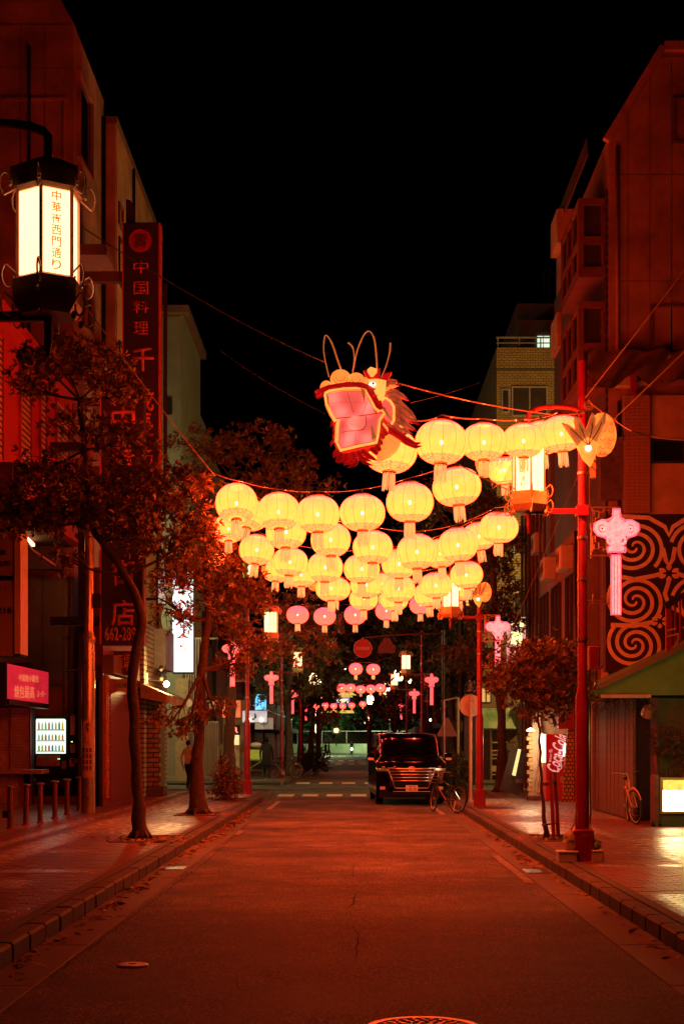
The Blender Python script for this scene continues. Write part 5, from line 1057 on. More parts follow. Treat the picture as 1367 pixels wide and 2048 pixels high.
def tree(lab, base, Y, trunk, r0, pads, n, ls, m=None, group='street trees', name='street_tree', cat='tree', limbs=True, depth=1.0, spray=7, twigs=160, z0=PZ0):
    """trunk: pixel path of the stem at depth Y; pads: (px, py, rx, ry, dY, weight) in the photograph's pixels at depth Y + dY"""
    o = W(base[0], base[1], Y); o.z = z0; t = thing(name, lab, cat, o, 0, group); k = Y / FPX
    tp = [Vector((0, 0, 0))] + [W(x, y, Y + dy) - o for x, y, dy in trunk]
    b = MB(); nt_ = len(tp); rad = [r0 * 1.5, ] + [r0 * (1 - .62 * i / nt_) for i in range(1, nt_)]
    P = sm([tuple(p) + (r,) for p, r in zip(tp, rad)], 5); P = [(p[0] + .012 * math.sin(i * 1.7), p[1], p[2], p[3]) for i, p in enumerate(P)]
    b.tube([p[:3] for p in P], [p[3] * (1 + .08 * math.sin(i * 2.1)) for i, p in enumerate(P)], 12)
    for a in range(6): an = a * 1.05 + .3; b.tube([(0, 0, .22), (math.cos(an) * r0 * 1.4, math.sin(an) * r0 * 1.4, .07), (math.cos(an) * r0 * 2.3, math.sin(an) * r0 * 2.3, -.02)], [r0 * .6, r0 * .4, r0 * .12], 6)
    b.v = [(x + RNG.normal() * r0 * .035, y + RNG.normal() * r0 * .035, z) for x, y, z in b.v]; b.build('trunk', M['bark'], t, smooth=True)
    Pd = []
    lb = MB()
    for (px, py, rx, ry, dY, w) in pads:
        c = W(px, py, Y + dY) - o; kk = (Y + dY) / FPX; r3 = (rx * kk, rx * kk * depth * .8, ry * kk); Pd.append((*c, *r3, w))
        j = min(range(max(1, nt_ // 2), nt_), key=lambda q: (tp[q] - c).length + max(0, tp[q].z - c.z) * 1.5) if nt_ > 2 else 1
        a = tp[j]; mid = a.lerp(c, .5) + Vector((0, 0, -.12 * (c - a).length + .05)); r_ = max(.012, r0 * .34 * min(1, (c - a).length))
        pp = sm([tuple(a), tuple(mid), tuple(c + Vector((0, 0, -r3[2] * .3)))], 5); lb.tube(pp, [r_ * (1 - .7 * i / (len(pp) - 1)) for i in range(len(pp))], 7)
        for q in range(5):
            an = RNG.uniform(0, 2 * PI); e = Vector((r3[0] * math.cos(an) * .75, r3[1] * math.sin(an) * .75, r3[2] * RNG.uniform(-.2, .6))) + c; s0 = Vector(pp[int(len(pp) * .6)])
            lb.tube(sm([tuple(s0), tuple(s0.lerp(e, .5) + Vector((0, 0, .06))), tuple(e)], 3), [r_ * .5, r_ * .42, r_ * .36, r_ * .3, r_ * .24, r_ * .18, r_ * .1][:7], 5)
    if limbs: lb.build('limbs', M['bark'], t, smooth=True)
    V, cen = leaf_cloud(Pd, n, ls, spray); cr = leaf_obj('crown', V, m or M['leaf'], t); cr['kind'] = 'stuff'
    if twigs:
        tb = MB(); Cn = cen[RNG.choice(len(cen), min(twigs, len(cen)), replace=False)]
        Pa = np.array([p[:3] for p in Pd])
        for c in Cn: j = np.argmin(((Pa - c) ** 2).sum(1)); a = Vector(Pa[j]); e = Vector(c); tb.tube([a.lerp(e, .25), a.lerp(e, .65) + Vector((0, 0, -.03)), e], [.009, .006, .003], 4)
        tb.build('twigs', M['bark'], t)['kind'] = 'stuff'
    return t
# near left tree
tree('nearest left tree with dark crooked trunk leaning up over the pavement', (280, 1678), 23,
     [(276, 1600, 0), (270, 1480, 0), (266, 1340, 0), (283, 1235, 0), (250, 1150, 0), (205, 1085, 0), (182, 1040, .1), (170, 900, .2), (160, 800, .2)], .098,
     [(130, 715, 105, 32, 0, 1.1), (215, 745, 75, 28, .3, 1), (240, 785, 55, 22, -.2, 1), (60, 770, 60, 26, .2, .9), (90, 720, 50, 22, -.3, .8), (190, 845, 70, 28, .3, .6), (120, 850, 40, 20, -.3, .6), (250, 880, 75, 36, 0, .9), (85, 935, 62, 30, .3, 1), (60, 1000, 50, 26, -.2, 1), (170, 965, 90, 34, -.2, 1.2), (290, 950, 85, 38, .2, 1.2), (120, 1030, 110, 24, .1, 1.6), (250, 1030, 110, 36, -.1, 1.4), (340, 1010, 80, 38, .1, 1.2), (385, 970, 48, 26, .3, 1), (390, 1060, 50, 38, .2, 1.0), (310, 1085, 80, 34, 0, 1.0), (30, 1040, 60, 14, 0, 1.2), (130, 1115, 32, 12, -.1, .8)], 25000, .12, spray=9)
tree('second left tree, stout reddish trunk standing in a pit further along the kerb', (397, 1628), 31,
     [(394, 1540, 0), (400, 1440, 0), (404, 1340, 0), (416, 1240, 0), (420, 1180, 0)], .145,
     [(400, 1130, 80, 34, 0, 1.1), (470, 1165, 62, 28, .5, 1.0), (350, 1150, 62, 38, -.3, 1.2), (440, 1205, 60, 26, .3, 1), (330, 1210, 40, 46, 0, .9), (370, 1240, 34, 24, -.4, .5), (480, 1120, 50, 24, .3, .8), (410, 1070, 80, 28, .2, .9), (460, 1250, 50, 24, .4, .9), (500, 1290, 56, 20, .8, .9), (510, 1200, 50, 22, .8, .8), (340, 1440, 42, 22, -.6, .5), (430, 1420, 46, 26, -.4, .55), (370, 1465, 34, 14, -.5, .4), (465, 1330, 40, 18, .5, .7)], 17000, .12, spray=9)
tree('third left tree whose tall crown catches orange lantern light above the strings', (458, 1580), 44.5,
     [(458, 1500, 0), (462, 1400, 0), (470, 1250, 0), (500, 1080, 0), (530, 960, 0)], .2,
     [(520, 880, 75, 26, 0, 1.2), (590, 925, 62, 30, .5, 1), (470, 900, 60, 32, -.5, .9), (630, 975, 50, 26, .5, .9), (550, 960, 72, 32, -.3, 1.2), (400, 885, 70, 26, 0, .8), (420, 940, 60, 30, .2, .8), (520, 1010, 110, 28, 0, 1), (470, 1180, 70, 60, 1, .9), (560, 1210, 80, 46, 1, 1), (600, 1290, 90, 40, 1, 1), (520, 1300, 60, 36, 0, .8), (640, 1240, 60, 36, 1, .8), (390, 1000, 60, 30, 0, .7)], 19000, .165, spray=9, twigs=120)
tree('left tree beyond the crossing with crown hanging over the far lamp posts', (578, 1545), 66,
     [(577, 1480, 0), (575, 1400, 0), (590, 1300, 0)], .2,
     [(590, 1290, 80, 40, 0, 1), (540, 1330, 60, 34, 1, 1), (640, 1310, 60, 34, 1, 1), (600, 1360, 70, 26, 1, .9), (660, 1260, 60, 32, 2, .9), (700, 1330, 40, 26, 2, .6), (540, 1390, 46, 22, -1, .7), (610, 1240, 70, 30, 0, .9)], 9000, .27, M['leafy'], twigs=60)
tree('small dark tree far down the left pavement', (602, 1528), 92, [(601, 1480, 0), (605, 1420, 0)], .2, [(610, 1370, 50, 24, 0, 1), (640, 1390, 36, 20, 1, 1), (600, 1410, 36, 18, 0, .8), (650, 1345, 40, 22, 2, .8)], 4500, .36, M['leafy'], twigs=0)
tree('farthest left tree near the blue gate sign', (622, 1515), 130, [(622, 1480, 0), (625, 1440, 0)], .25, [(625, 1400, 34, 20, 0, 1), (650, 1435, 26, 12, 0, .6), (640, 1370, 34, 16, 0, .9), (660, 1400, 24, 18, 3, .7)], 2500, .5, M['leafy'], twigs=0)
# right side
tree('small bushy young tree tied to wooden stakes on the right pavement', (1092, 1690), 23.2,
     [(1084, 1600, 0), (1080, 1530, 0), (1078, 1470, 0), (1074, 1420, 0)], .03,
     [(1090, 1315, 75, 30, 0, 1.3), (1145, 1320, 50, 26, .1, 1.1), (1030, 1340, 48, 26, 0, 1.0), (1010, 1370, 34, 20, -.1, .7), (1090, 1365, 80, 36, 0, 1.4), (1150, 1370, 45, 36, .1, 1.2), (1060, 1405, 60, 26, -.1, .8), (1120, 1410, 55, 24, 0, .9), (1010, 1300, 30, 26, .2, .5), (985, 1340, 22, 14, 0, .4)], 11500, .105, spray=7, twigs=160)
for x, y, h in ((1108, 1684, 1.35), (1112, 1668, 1.5), (1096, 1676, 1.2)): pass
st = thing('tree_stake', 'pair of red brown wooden stakes with a crossbar propping the young right hand tree', 'tree stakes', W(1098, 1682, 23.1) * 1); st.location.z = PZ0
for x, y in ((.03, -.05), (.13, .12)): MB().tube([(x + .03, y, 0), (x - .02, y, 1.08)], .033, 10).build('stake', M['redpaint2'], st)
MB().bar((-.12, -.03, .22), (.16, .1, .25), .05, .03).build('crossbar', M['redpaint2'], st); MB().bar((-.1, 0, .88), (.1, .1, .92), .1, .05).build('binding', M['wood'], st)
tree('right tree by the tiled building with crown in front of its wall', (1003, 1588), 45,
     [(1003, 1500, 0), (1000, 1400, 0), (990, 1250, 0), (985, 1120, 0)], .17,
     [(1000, 1090, 46, 26, 0, 1), (1015, 1190, 36, 30, 0, 1), (960, 1010, 56, 30, .5, .9), (1005, 1240, 46, 16, -.5, 1), (900, 980, 60, 26, 1, .7), (960, 1230, 50, 30, 0, .8), (985, 1140, 46, 34, .4, .9), (935, 1310, 60, 24, 0, .9), (870, 1010, 50, 24, 2, .6), (990, 1360, 36, 20, 0, .6)], 11000, .19, M['leafy'], twigs=80)
tree('right tree beyond the crossing, dark crown filling the space behind the yellow lanterns', (905, 1560), 68,
     [(904, 1500, 0), (900, 1400, 0), (880, 1280, 0), (860, 1150, 0)], .24,
     [(880, 1150, 80, 50, 0, 1), (800, 1120, 80, 50, 1, 1), (850, 1260, 90, 50, 0, 1.2), (780, 1240, 70, 46, 1, 1), (920, 1290, 66, 40, -1, 1), (880, 1350, 80, 36, 0, 1.1), (800, 1320, 60, 34, 1, 1), (930, 1370, 50, 30, -1, .8), (850, 1050, 70, 36, 1, .8), (740, 1190, 50, 40, 1, .9)], 15000, .27, M['leafy'], twigs=100)
tree('dark tree behind it spreading low over the road above the van', (850, 1540), 88,
     [(850, 1480, 0), (845, 1400, 0), (830, 1330, 0)], .26,
     [(830, 1380, 70, 34, 0, 1), (770, 1360, 56, 32, 0, 1), (860, 1420, 50, 26, 0, .9), (800, 1420, 46, 24, 1, .9), (720, 1300, 56, 32, 2, .9), (680, 1230, 70, 40, 2, .9), (780, 1290, 66, 34, 0, 1), (700, 1150, 70, 40, 3, .8)], 10000, .34, M['leafy'], twigs=0)
tree('farthest right tree near the end of the street', (790, 1512), 140, [(790, 1480, 0), (785, 1440, 0)], .3, [(780, 1420, 40, 26, 0, 1), (745, 1405, 30, 20, 0, .8), (810, 1440, 36, 20, 0, .9), (730, 1440, 24, 14, 0, .5), (765, 1375, 36, 20, 0, .8)], 3000, .5, M['leafy'], twigs=0)
for px, w_ in ((560, 60), (650, 70), (760, 80), (850, 70)):
    tree(['leftmost of the park trees behind the far end', 'park tree behind the orange signal', 'park tree behind the cyclist', 'rightmost of the park trees behind the far end'][[560, 650, 760, 850].index(px)], (px, 1500), 245, [(px, 1480, 0), (px, 1460, 0)], .3, [(px, 1425, w_ * .8, 26, 0, 1), (px + 20, 1450, w_ * .5, 18, 0, .8)], 2500, .8, M['leafg'], twigs=0, name='park_tree', z0=0)
def shrub(lab, px, py, Y, w, h, n, ls, m, pads=None, z=PZ0):
    o = W(px, py, Y); o.z = z; t = thing('shrub', lab, 'shrub', o); k = Y / FPX
    Pd = pads or [(0, 0, h * .5, w / 2, w / 2.4, h * .5, 1), (-.2 * w, 0, h * .35, w * .3, w * .3, h * .33, .7), (.2 * w, 0, h * .35, w * .3, w * .3, h * .33, .7)]
    V, c = leaf_cloud(Pd, n, ls, 6); leaf_obj('foliage', V, m, t)['kind'] = 'stuff'; b = MB()
    for i in range(8): b.tube([(RNG.uniform(-.1, .1), RNG.uniform(-.1, .1), 0), (RNG.uniform(-.3, .3) * w, RNG.uniform(-.2, .2) * w, h * .7)], [.02, .006], 5)
    b.build('stems', M['bark'], t); return t
shrub('dark leafy bush on the left pavement between second tree and red pole', 452, 1606, 38.5, .75, 1.1, 2600, .12, M['leaf'])
shrub('green bush on the right pavement behind the parked bicycles', 912, 1600, 41.5, 1.0, 1.35, 4200, .11, M['leafg'])
shrub('dark hedge on the left pavement in the distance', 628, 1530, 76, 1.4, 1.4, 2200, .2, M['leafy'])
shrub('low ivy bush on the mossy wall beside the lit menu board', 1345, 1560, 28.3, 1.4, 1.5, 2200, .09, M['leafy'], [(0, 0, 1.55, .5, .12, .35, 1), (.35, 0, 1.0, .3, .15, .5, .8), (-.15, 0, .5, .25, .15, .4, .7)])
# tree pits' kerbs
for Y, s in ((23, -1), (31, -1), (39, -1), (23.2, 1)):
    t = thing('tree_pit_edging', {23: 'stone edging round the nearest left tree', 31: 'stone edging round the second left tree', 39: 'stone edging of the pit with the dark bush', 23.2: 'stone edging round the staked tree on the right'}[Y], 'edging', (s * 3.3, Y, PZ0)); b = MB()
    for a in ((-.5, -.44, -.8, .8), (.44, .5, -.8, .8)): b.cbox(a[0], a[1], a[2], a[3], -.03, .012, .006)
    for a in ((-.44, .44, -.8, -.74), (-.44, .44, .74, .8)): b.cbox(a[0], a[1], a[2], a[3], -.03, .012, .006)
    b.build('edging_stones', M['concrete'], t)

# ------------------------------------------------------------------ van
def make_van():
    t = thing('parked_van', 'black shiny minibus with chrome grille parked facing us on the right of the road', 'van', (1.6, 38.7, 0), R(2.0))
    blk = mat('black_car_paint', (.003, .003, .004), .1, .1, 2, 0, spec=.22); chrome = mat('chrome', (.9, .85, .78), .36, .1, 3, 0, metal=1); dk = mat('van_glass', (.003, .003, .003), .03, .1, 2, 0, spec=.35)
    pr = [(.10, .24), (.02, .36), (0, .5), (0, .72), (.03, .86), (.07, 1.0), (.14, 1.1), (.36, 1.2), (.62, 1.27), (1.0, 1.55), (1.34, 1.8), (1.55, 1.9), (1.9, 1.955), (3.2, 1.985), (4.8, 1.965), (5.12, 1.9), (5.22, 1.75), (5.28, 1.1), (5.3, .7), (5.28, .4), (5.2, .26)]
    def hw(z): return .95 if z < 1.15 else .95 - .15 * ((z - 1.15) / .84) ** 1.2
    us = [-1, -.985, -.94, -.86, -.7, -.45, -.2, 0, .2, .45, .7, .86, .94, .985, 1]
    def P(y, z, u, off=0):
        yr = .30 * max(0, abs(u) - .55) ** 2 / .2 * (1 if y < 2.6 else -1) * (1 if z < 1.75 else .4); dz = -.05 * abs(u) ** 6 if z > 1.75 else 0
        return (u * (hw(z) + off * 0), y + yr, z + dz)
    b = MB(); n = len(us); vs = [P(y, z, u) for y, z in pr for u in us]
    b.add(vs, [(i * n + j, i * n + j + 1, (i + 1) * n + j + 1, (i + 1) * n + j) for i in range(len(pr) - 1) for j in range(n - 1)])
    # body sides with wheel arches, waist and glass line
    for s in (-1, 1):
        rim = [P(y, z, s) for y, z in pr]
        rows_ = 9; G = []
        ybs = [P(y, z, s)[1] for y, z in pr]
        k = len(pr); top = [(P(y, z, s)) for y, z in pr]
        c = len(b.v); b.v += [tuple(q) for q in top]; b.f.append(tuple(range(c, c + k))); b.mi.append(0)
    body = b.build('body', blk, t, smooth='auto')
    def skin(name, y0z0, y1z1, u0, u1, off, m, nu=10, nv=4, par=t, shape=None):
        bb = MB(); V_ = []
        for j in range(nv + 1):
            tt = j / nv; y = y0z0[0] + (y1z1[0] - y0z0[0]) * tt; z = y0z0[1] + (y1z1[1] - y0z0[1]) * tt
            for i in range(nu + 1):
                u = u0 + (u1 - u0) * i / nu; p = P(y, z, u); V_.append((p[0], p[1] - off, p[2] + off * .6))
        bb.add(V_, [(j * (nu + 1) + i, j * (nu + 1) + i + 1, (j + 1) * (nu + 1) + i + 1, (j + 1) * (nu + 1) + i) for j in range(nv) for i in range(nu)])
        n0 = len(bb.v); bb.v += [(x, y + .02, z - .01) for x, y, z in V_]; bb.f += [tuple(i + n0 for i in f[::-1]) for f in bb.f[:]]; bb.mi = [0] * len(bb.f); return bb.build(name, m, par, smooth='auto')
    skin('windshield', (.64, 1.285), (1.5, 1.875), -.88, .88, .012, dk)
    for s in (-1, 1):
        for (ya, yb, zb, zt_, nm) in ((1.05, 1.95, 1.22, 1.72, 'window'), (2.02, 3.3, 1.22, 1.78, 'window'), (3.37, 4.95, 1.24, 1.76, 'window')):
            q = MB(); xs = [(s * (hw(z) + .006)) for z in (zb, zt_)]; ya2 = ya + (.35 if ya < 1.1 else 0)
            q.add([(xs[0], ya, zb), (xs[0], yb, zb), (xs[1], yb, zt_), (xs[1], ya2, zt_), (xs[0] - s * .012, ya, zb), (xs[0] - s * .012, yb, zb), (xs[1] - s * .012, yb, zt_), (xs[1] - s * .012, ya2, zt_)], [(0, 1, 2, 3), (7, 6, 5, 4), (0, 4, 5, 1), (1, 5, 6, 2), (2, 6, 7, 3), (3, 7, 4, 0)]); q.build(nm, dk, t)
        MB().bar((s * .957, .75, 1.19), (s * .957, 5.1, 1.2), .012, .03).build('waist_trim', chrome, t)
        MB().bar((s * .955, .9, .42), (s * .955, 5.0, .42), .02, .05).build('sill_trim', chrome, t)
        m_ = MB(); m_.cbox(-.1, .1, -.07, .09, -.1, .12, .03); mir = m_.build('wing_mirror', blk, t, loc=(s * 1.08, .78, 1.28)); MB().box(-.08, .08, -.085, -.071, -.07, .0).build('indicator', chrome, mir); MB().bar((0, 0, -.03), (-s * .14, .08, -.05), .04).build('mirror_arm', blk, mir)
        # headlamp cluster wraps the corner
        hl = skin('headlight', (.062, .98), (.2, 1.13), s * .6, s * .985, .012, dk, 6, 3)
        skin('headlight_trim', (.05, .945), (.062, .985), s * .55, s * .985, .018, chrome, 6, 1, hl); MB().ell((s * .76, .10, 1.03), (.06, .03, .035), 10, 6).build('lamp_lens', mat('lamp_lens', (.8, .8, .78), .05, .1, 2, 0, metal=.9), hl)
        fl_ = MB(); fl_.box(s * .72, s * .86, -.0, .06, .42, .5); fl_.build('fog_lamp', chrome, t)
        MB().tube([(s * .45, -.008, .46), (s * .62, -.008, .92)], .018, 8).build('grille_side_trim', chrome, t, smooth=True); MB().tube([P(.04, .93, s * u_)[:1] + (P(.04, .93, s * u_)[1] - .015, .93 - .0 * u_) for u_ in (.62, .75, .88, .97)] + [(s * .955, .3, 1.0)], .014, 8).build('lamp_trim', chrome, t, smooth=True); MB().tube([(s * .955, .34, 1.14), (s * .80, .75, 1.32), (s * .80, 1.3, 1.72), (s * .79, 1.7, 1.92), (s * .79, 4.9, 1.96)], .012, 6).build('roof_highlight_line', chrome, t, smooth=True)  # chrome line up the pillar and roof edge is added as a highlight
        for y in (1.0, 4.2):
            w = MB(); w.lathe([(.2, -.1), (.33, -.1), (.345, -.07), (.345, .07), (.33, .1), (.2, .1)], 28, M=Matrix.Rotation(R(90), 4, 'Y')); ty = w.build('wheel', M['rubber'], t, loc=(s * .83, y, .345), smooth='auto')
            MB().lathe([(.01, .06 * s), (.19, .085 * s), (.2, .04 * s)], 20, M=Matrix.Rotation(R(90), 4, 'Y')).build('rim', M['steel'], ty)
    MB().box(-.86, .86, .05, 5.1, .2, .42).build('underbody', M['black'], t)
    for i, z in enumerate((.66, .745, .83, .915)):
        hwid = .50 + .045 * i; MB().tube([(-hwid, -.02, z), (-.14, -.035, z), (.14, -.035, z), (hwid, -.02, z)], .019, 10).build('grille_bar', chrome, t, smooth=True)
    MB().box(-.6, .6, -.01, .05, .5, 1.0).build('grille_back', M['black'], t)
    MB().tube([(-.66, .0, 1.0), (-.3, -.03, .985), (.3, -.03, .985), (.66, .0, 1.0)], .02, 10).build('bonnet_trim', chrome, t, smooth=True)
    MB().bar((-.45, -.01, .46), (.45, -.01, .46), .022, .024).build('bumper_trim', chrome, t); MB().bar((-.5, .005, .365), (.5, .005, .365), .02, .016).build('lower_trim', chrome, t); MB().cbox(-.55, .55, .0, .06, .25, .33, .01).build('air_dam', M['black'], t)
    e = MB(); e.tube([(.095 * math.cos(u), -.035, .985 + .06 * math.sin(u)) for u in np.linspace(0, 2 * PI, 21)], .009, 6, cap=False); e.tube([(.04 * math.cos(u), -.036, .985 + .055 * math.sin(u)) for u in np.linspace(0, 2 * PI, 17)], .007, 6, cap=False); e.tube([(.085 * math.cos(u), -.036, 1.0 + .028 * math.sin(u)) for u in np.linspace(0, 2 * PI, 17)], .007, 6, cap=False); e.build('emblem', chrome, t)
    pl_ = MB().cbox(-.165, .165, -.045, -.03, .37, .535, .005).build('licence_plate', mat('plate', (.95, .93, .88), .5, .1, 4, 0), t)
    ink2 = mat('plate_ink', (.02, .05, .03), .5); text('横浜 330', .17, .034, (0, -.047, .51), ink2, pl_, ext=.002); text('42-35', .21, .075, (.02, -.047, .435), ink2, pl_, ext=.002); text('す', .03, .035, (-.125, -.047, .43), ink2, pl_, ext=.002)
    for x0, x1 in ((-.6, .1), (.0, .7)): MB().tube([(x0, .62, 1.285), (x0 + .35, .63, 1.31), (x1, .68, 1.34)], .009, 5).build('wiper', M['black'], t)
    for x in (-.36, .36): MB().cbox(-.2, .2, -.06, .06, 0, .42, .05).build('seat_back', mat('van_seat', (.1, .06, .05), .8), t, loc=(x, 1.75, 1.2))
    MB().ell((0, 1.62, 1.93), (.035, .05, .03), 8, 6).build('antenna', blk, t)
    return t
make_van()
# ------------------------------------------------------------------ bicycles
def bicycle(lab, loc, rz, paint, steer=0.0, basket=False, fend=None, lean=0):
    t = thing('bicycle', lab, 'bicycle', loc, rz); t.rotation_euler = (lean, 0, rz); rw = .33
    def wheel(x, par_, rot=0):
        w = bpy.data.objects.new('wheel', None); COL.objects.link(w); w.parent = par_; w.location = (x, 0, rw); w.rotation_euler = (0, 0, rot)
        Q = Matrix.Rotation(R(90), 4, 'X')
        c = [(math.cos(u) * (rw - .017), 0, math.sin(u) * (rw - .017)) for u in np.linspace(0, 2 * PI, 37)]; MB().tube(c, .018, 7, cap=False, up=(0, 1, 0)).build('tyre', M['rubber'], w, smooth=True)
        c = [(math.cos(u) * (rw - .042), 0, math.sin(u) * (rw - .042)) for u in np.linspace(0, 2 * PI, 33)]; MB().tube(c, .01, 6, cap=False, up=(0, 1, 0)).build('rim', M['steel'], w, smooth=True)
        s = MB()
        for i in range(18): a = i * PI / 9; s.tube([(0, .025 * (-1) ** i, 0), (math.cos(a) * (rw - .045), 0, math.sin(a) * (rw - .045))], .0018, 3, cap=False)
        s.tube([(0, -.045, 0), (0, .045, 0)], .02, 8); s.build('spokes', M['steel'], w); return w
    wheel(0, t)
    f = MB(); bb = (.44, 0, .27); seat = (.33, 0, .72); head1 = (.86, 0, .82); head0 = (.89, 0, .66)
    for a, c, r_ in ((bb, seat, .016), (seat, (.31, 0, .84), .013), (bb, head0, .018), ((.35, 0, .66), head1, .016), (head0, head1, .021)): f.tube([a, c], r_, 8)
    for y in (-.05, .05): f.tube([(0, y, rw), (.44, y * .5, .27)], .009, 6); f.tube([(0, y, rw), (.335, y * .3, .68)], .008, 6)
    f.build('frame', paint, t)
    fk = bpy.data.objects.new('front_fork', None); COL.objects.link(fk); fk.parent = t; fk.location = (.87, 0, 0); fk.rotation_euler = (0, 0, steer)
    q = MB()
    for y in (-.055, .055): q.tube([(.02, y * .8, .66), (.09, y, .48), (.17, y, rw)], .011, 6)
    q.build('fork_blades', paint, fk); wheel(.17, fk)
    q = MB(); q.tube([(.02, 0, .66), (-.03, 0, .98)], .013, 8); q.tube([(-.13, -.27, .99), (-.06, -.22, 1.0), (-.03, -.06, .97), (-.03, .06, .97), (-.06, .22, 1.0), (-.13, .27, .99)], .011, 7); q.build('handlebar', M['steel'], fk, smooth=True)
    q = MB(); q.tube([(.17 + (rw + .03) * math.cos(u), 0, rw + (rw + .03) * math.sin(u)) for u in np.linspace(.4, 2.9, 14)], .022, 6, flat=.4, up=(0, 1, 0)); q.build('mudguard', fend or paint, fk)
    q = MB(); q.tube([((rw + .03) * math.cos(u), 0, rw + (rw + .03) * math.sin(u)) for u in np.linspace(.5, 3.3, 14)], .022, 6, flat=.4, up=(0, 1, 0)); q.build('mudguard', fend or paint, t)
    MB().ell((.29, 0, .87), (.13, .065, .035), 12, 7).build('saddle', M['black'], t, smooth=True)
    q = MB(); q.lathe([(.01, -.004), (.09, -.004), (.09, .004), (.01, .004)], 20, bb, M=Matrix.Rotation(R(90), 4, 'X')); q.bar((.44, .06, .27), (.54, .06, .14), .016); q.bar((.44, -.06, .27), (.34, -.06, .4), .016); q.box(.5, .58, .06, .14, .13, .15); q.box(.3, .38, -.14, -.06, .39, .41); q.build('pedals', M['steel'], t)
    MB().tube([(.02, .06, .3), (-.06, .16, .02)], .008, 5).build('kickstand', M['steel'], t)
    if basket:
        q = MB()
        for z in (.72, .8, .88, .96): q.tube([(.08, -.16, z), (.34, -.16, z), (.34, .16, z), (.08, .16, z), (.08, -.16, z)], .005, 4)
        for i in range(9): q.tube([(.08 + i * .0325, -.16, .96), (.08 + i * .0325, -.14, .72), (.08 + i * .0325, .14, .72), (.08 + i * .0325, .16, .96)], .004, 4)
        q.build('basket', M['steel'], fk)
    return t
bicycle('black bicycle parked at the kerb in front of the van', (2.5, 34.2, 0), R(124), mat('black_bike_paint', (.015, .015, .017), .25, .1, 3, 0, coat=1), R(-22), True, M['black'], R(6))
bicycle('orange and white bicycle seen end-on beside the timber wall', (5.42, 28.0, PZ0), R(-96), mat('peach_bike_paint', (.6, .3, .18), .35, .1, 3, 0), R(18), False, mat('peach_fender', (.65, .35, .22), .4), R(5))
bicycle('dim bicycle parked left beyond the crossing behind the walker', (PX(545, 61), 61.5, PZ0), R(20), M['iron'], R(10), False)
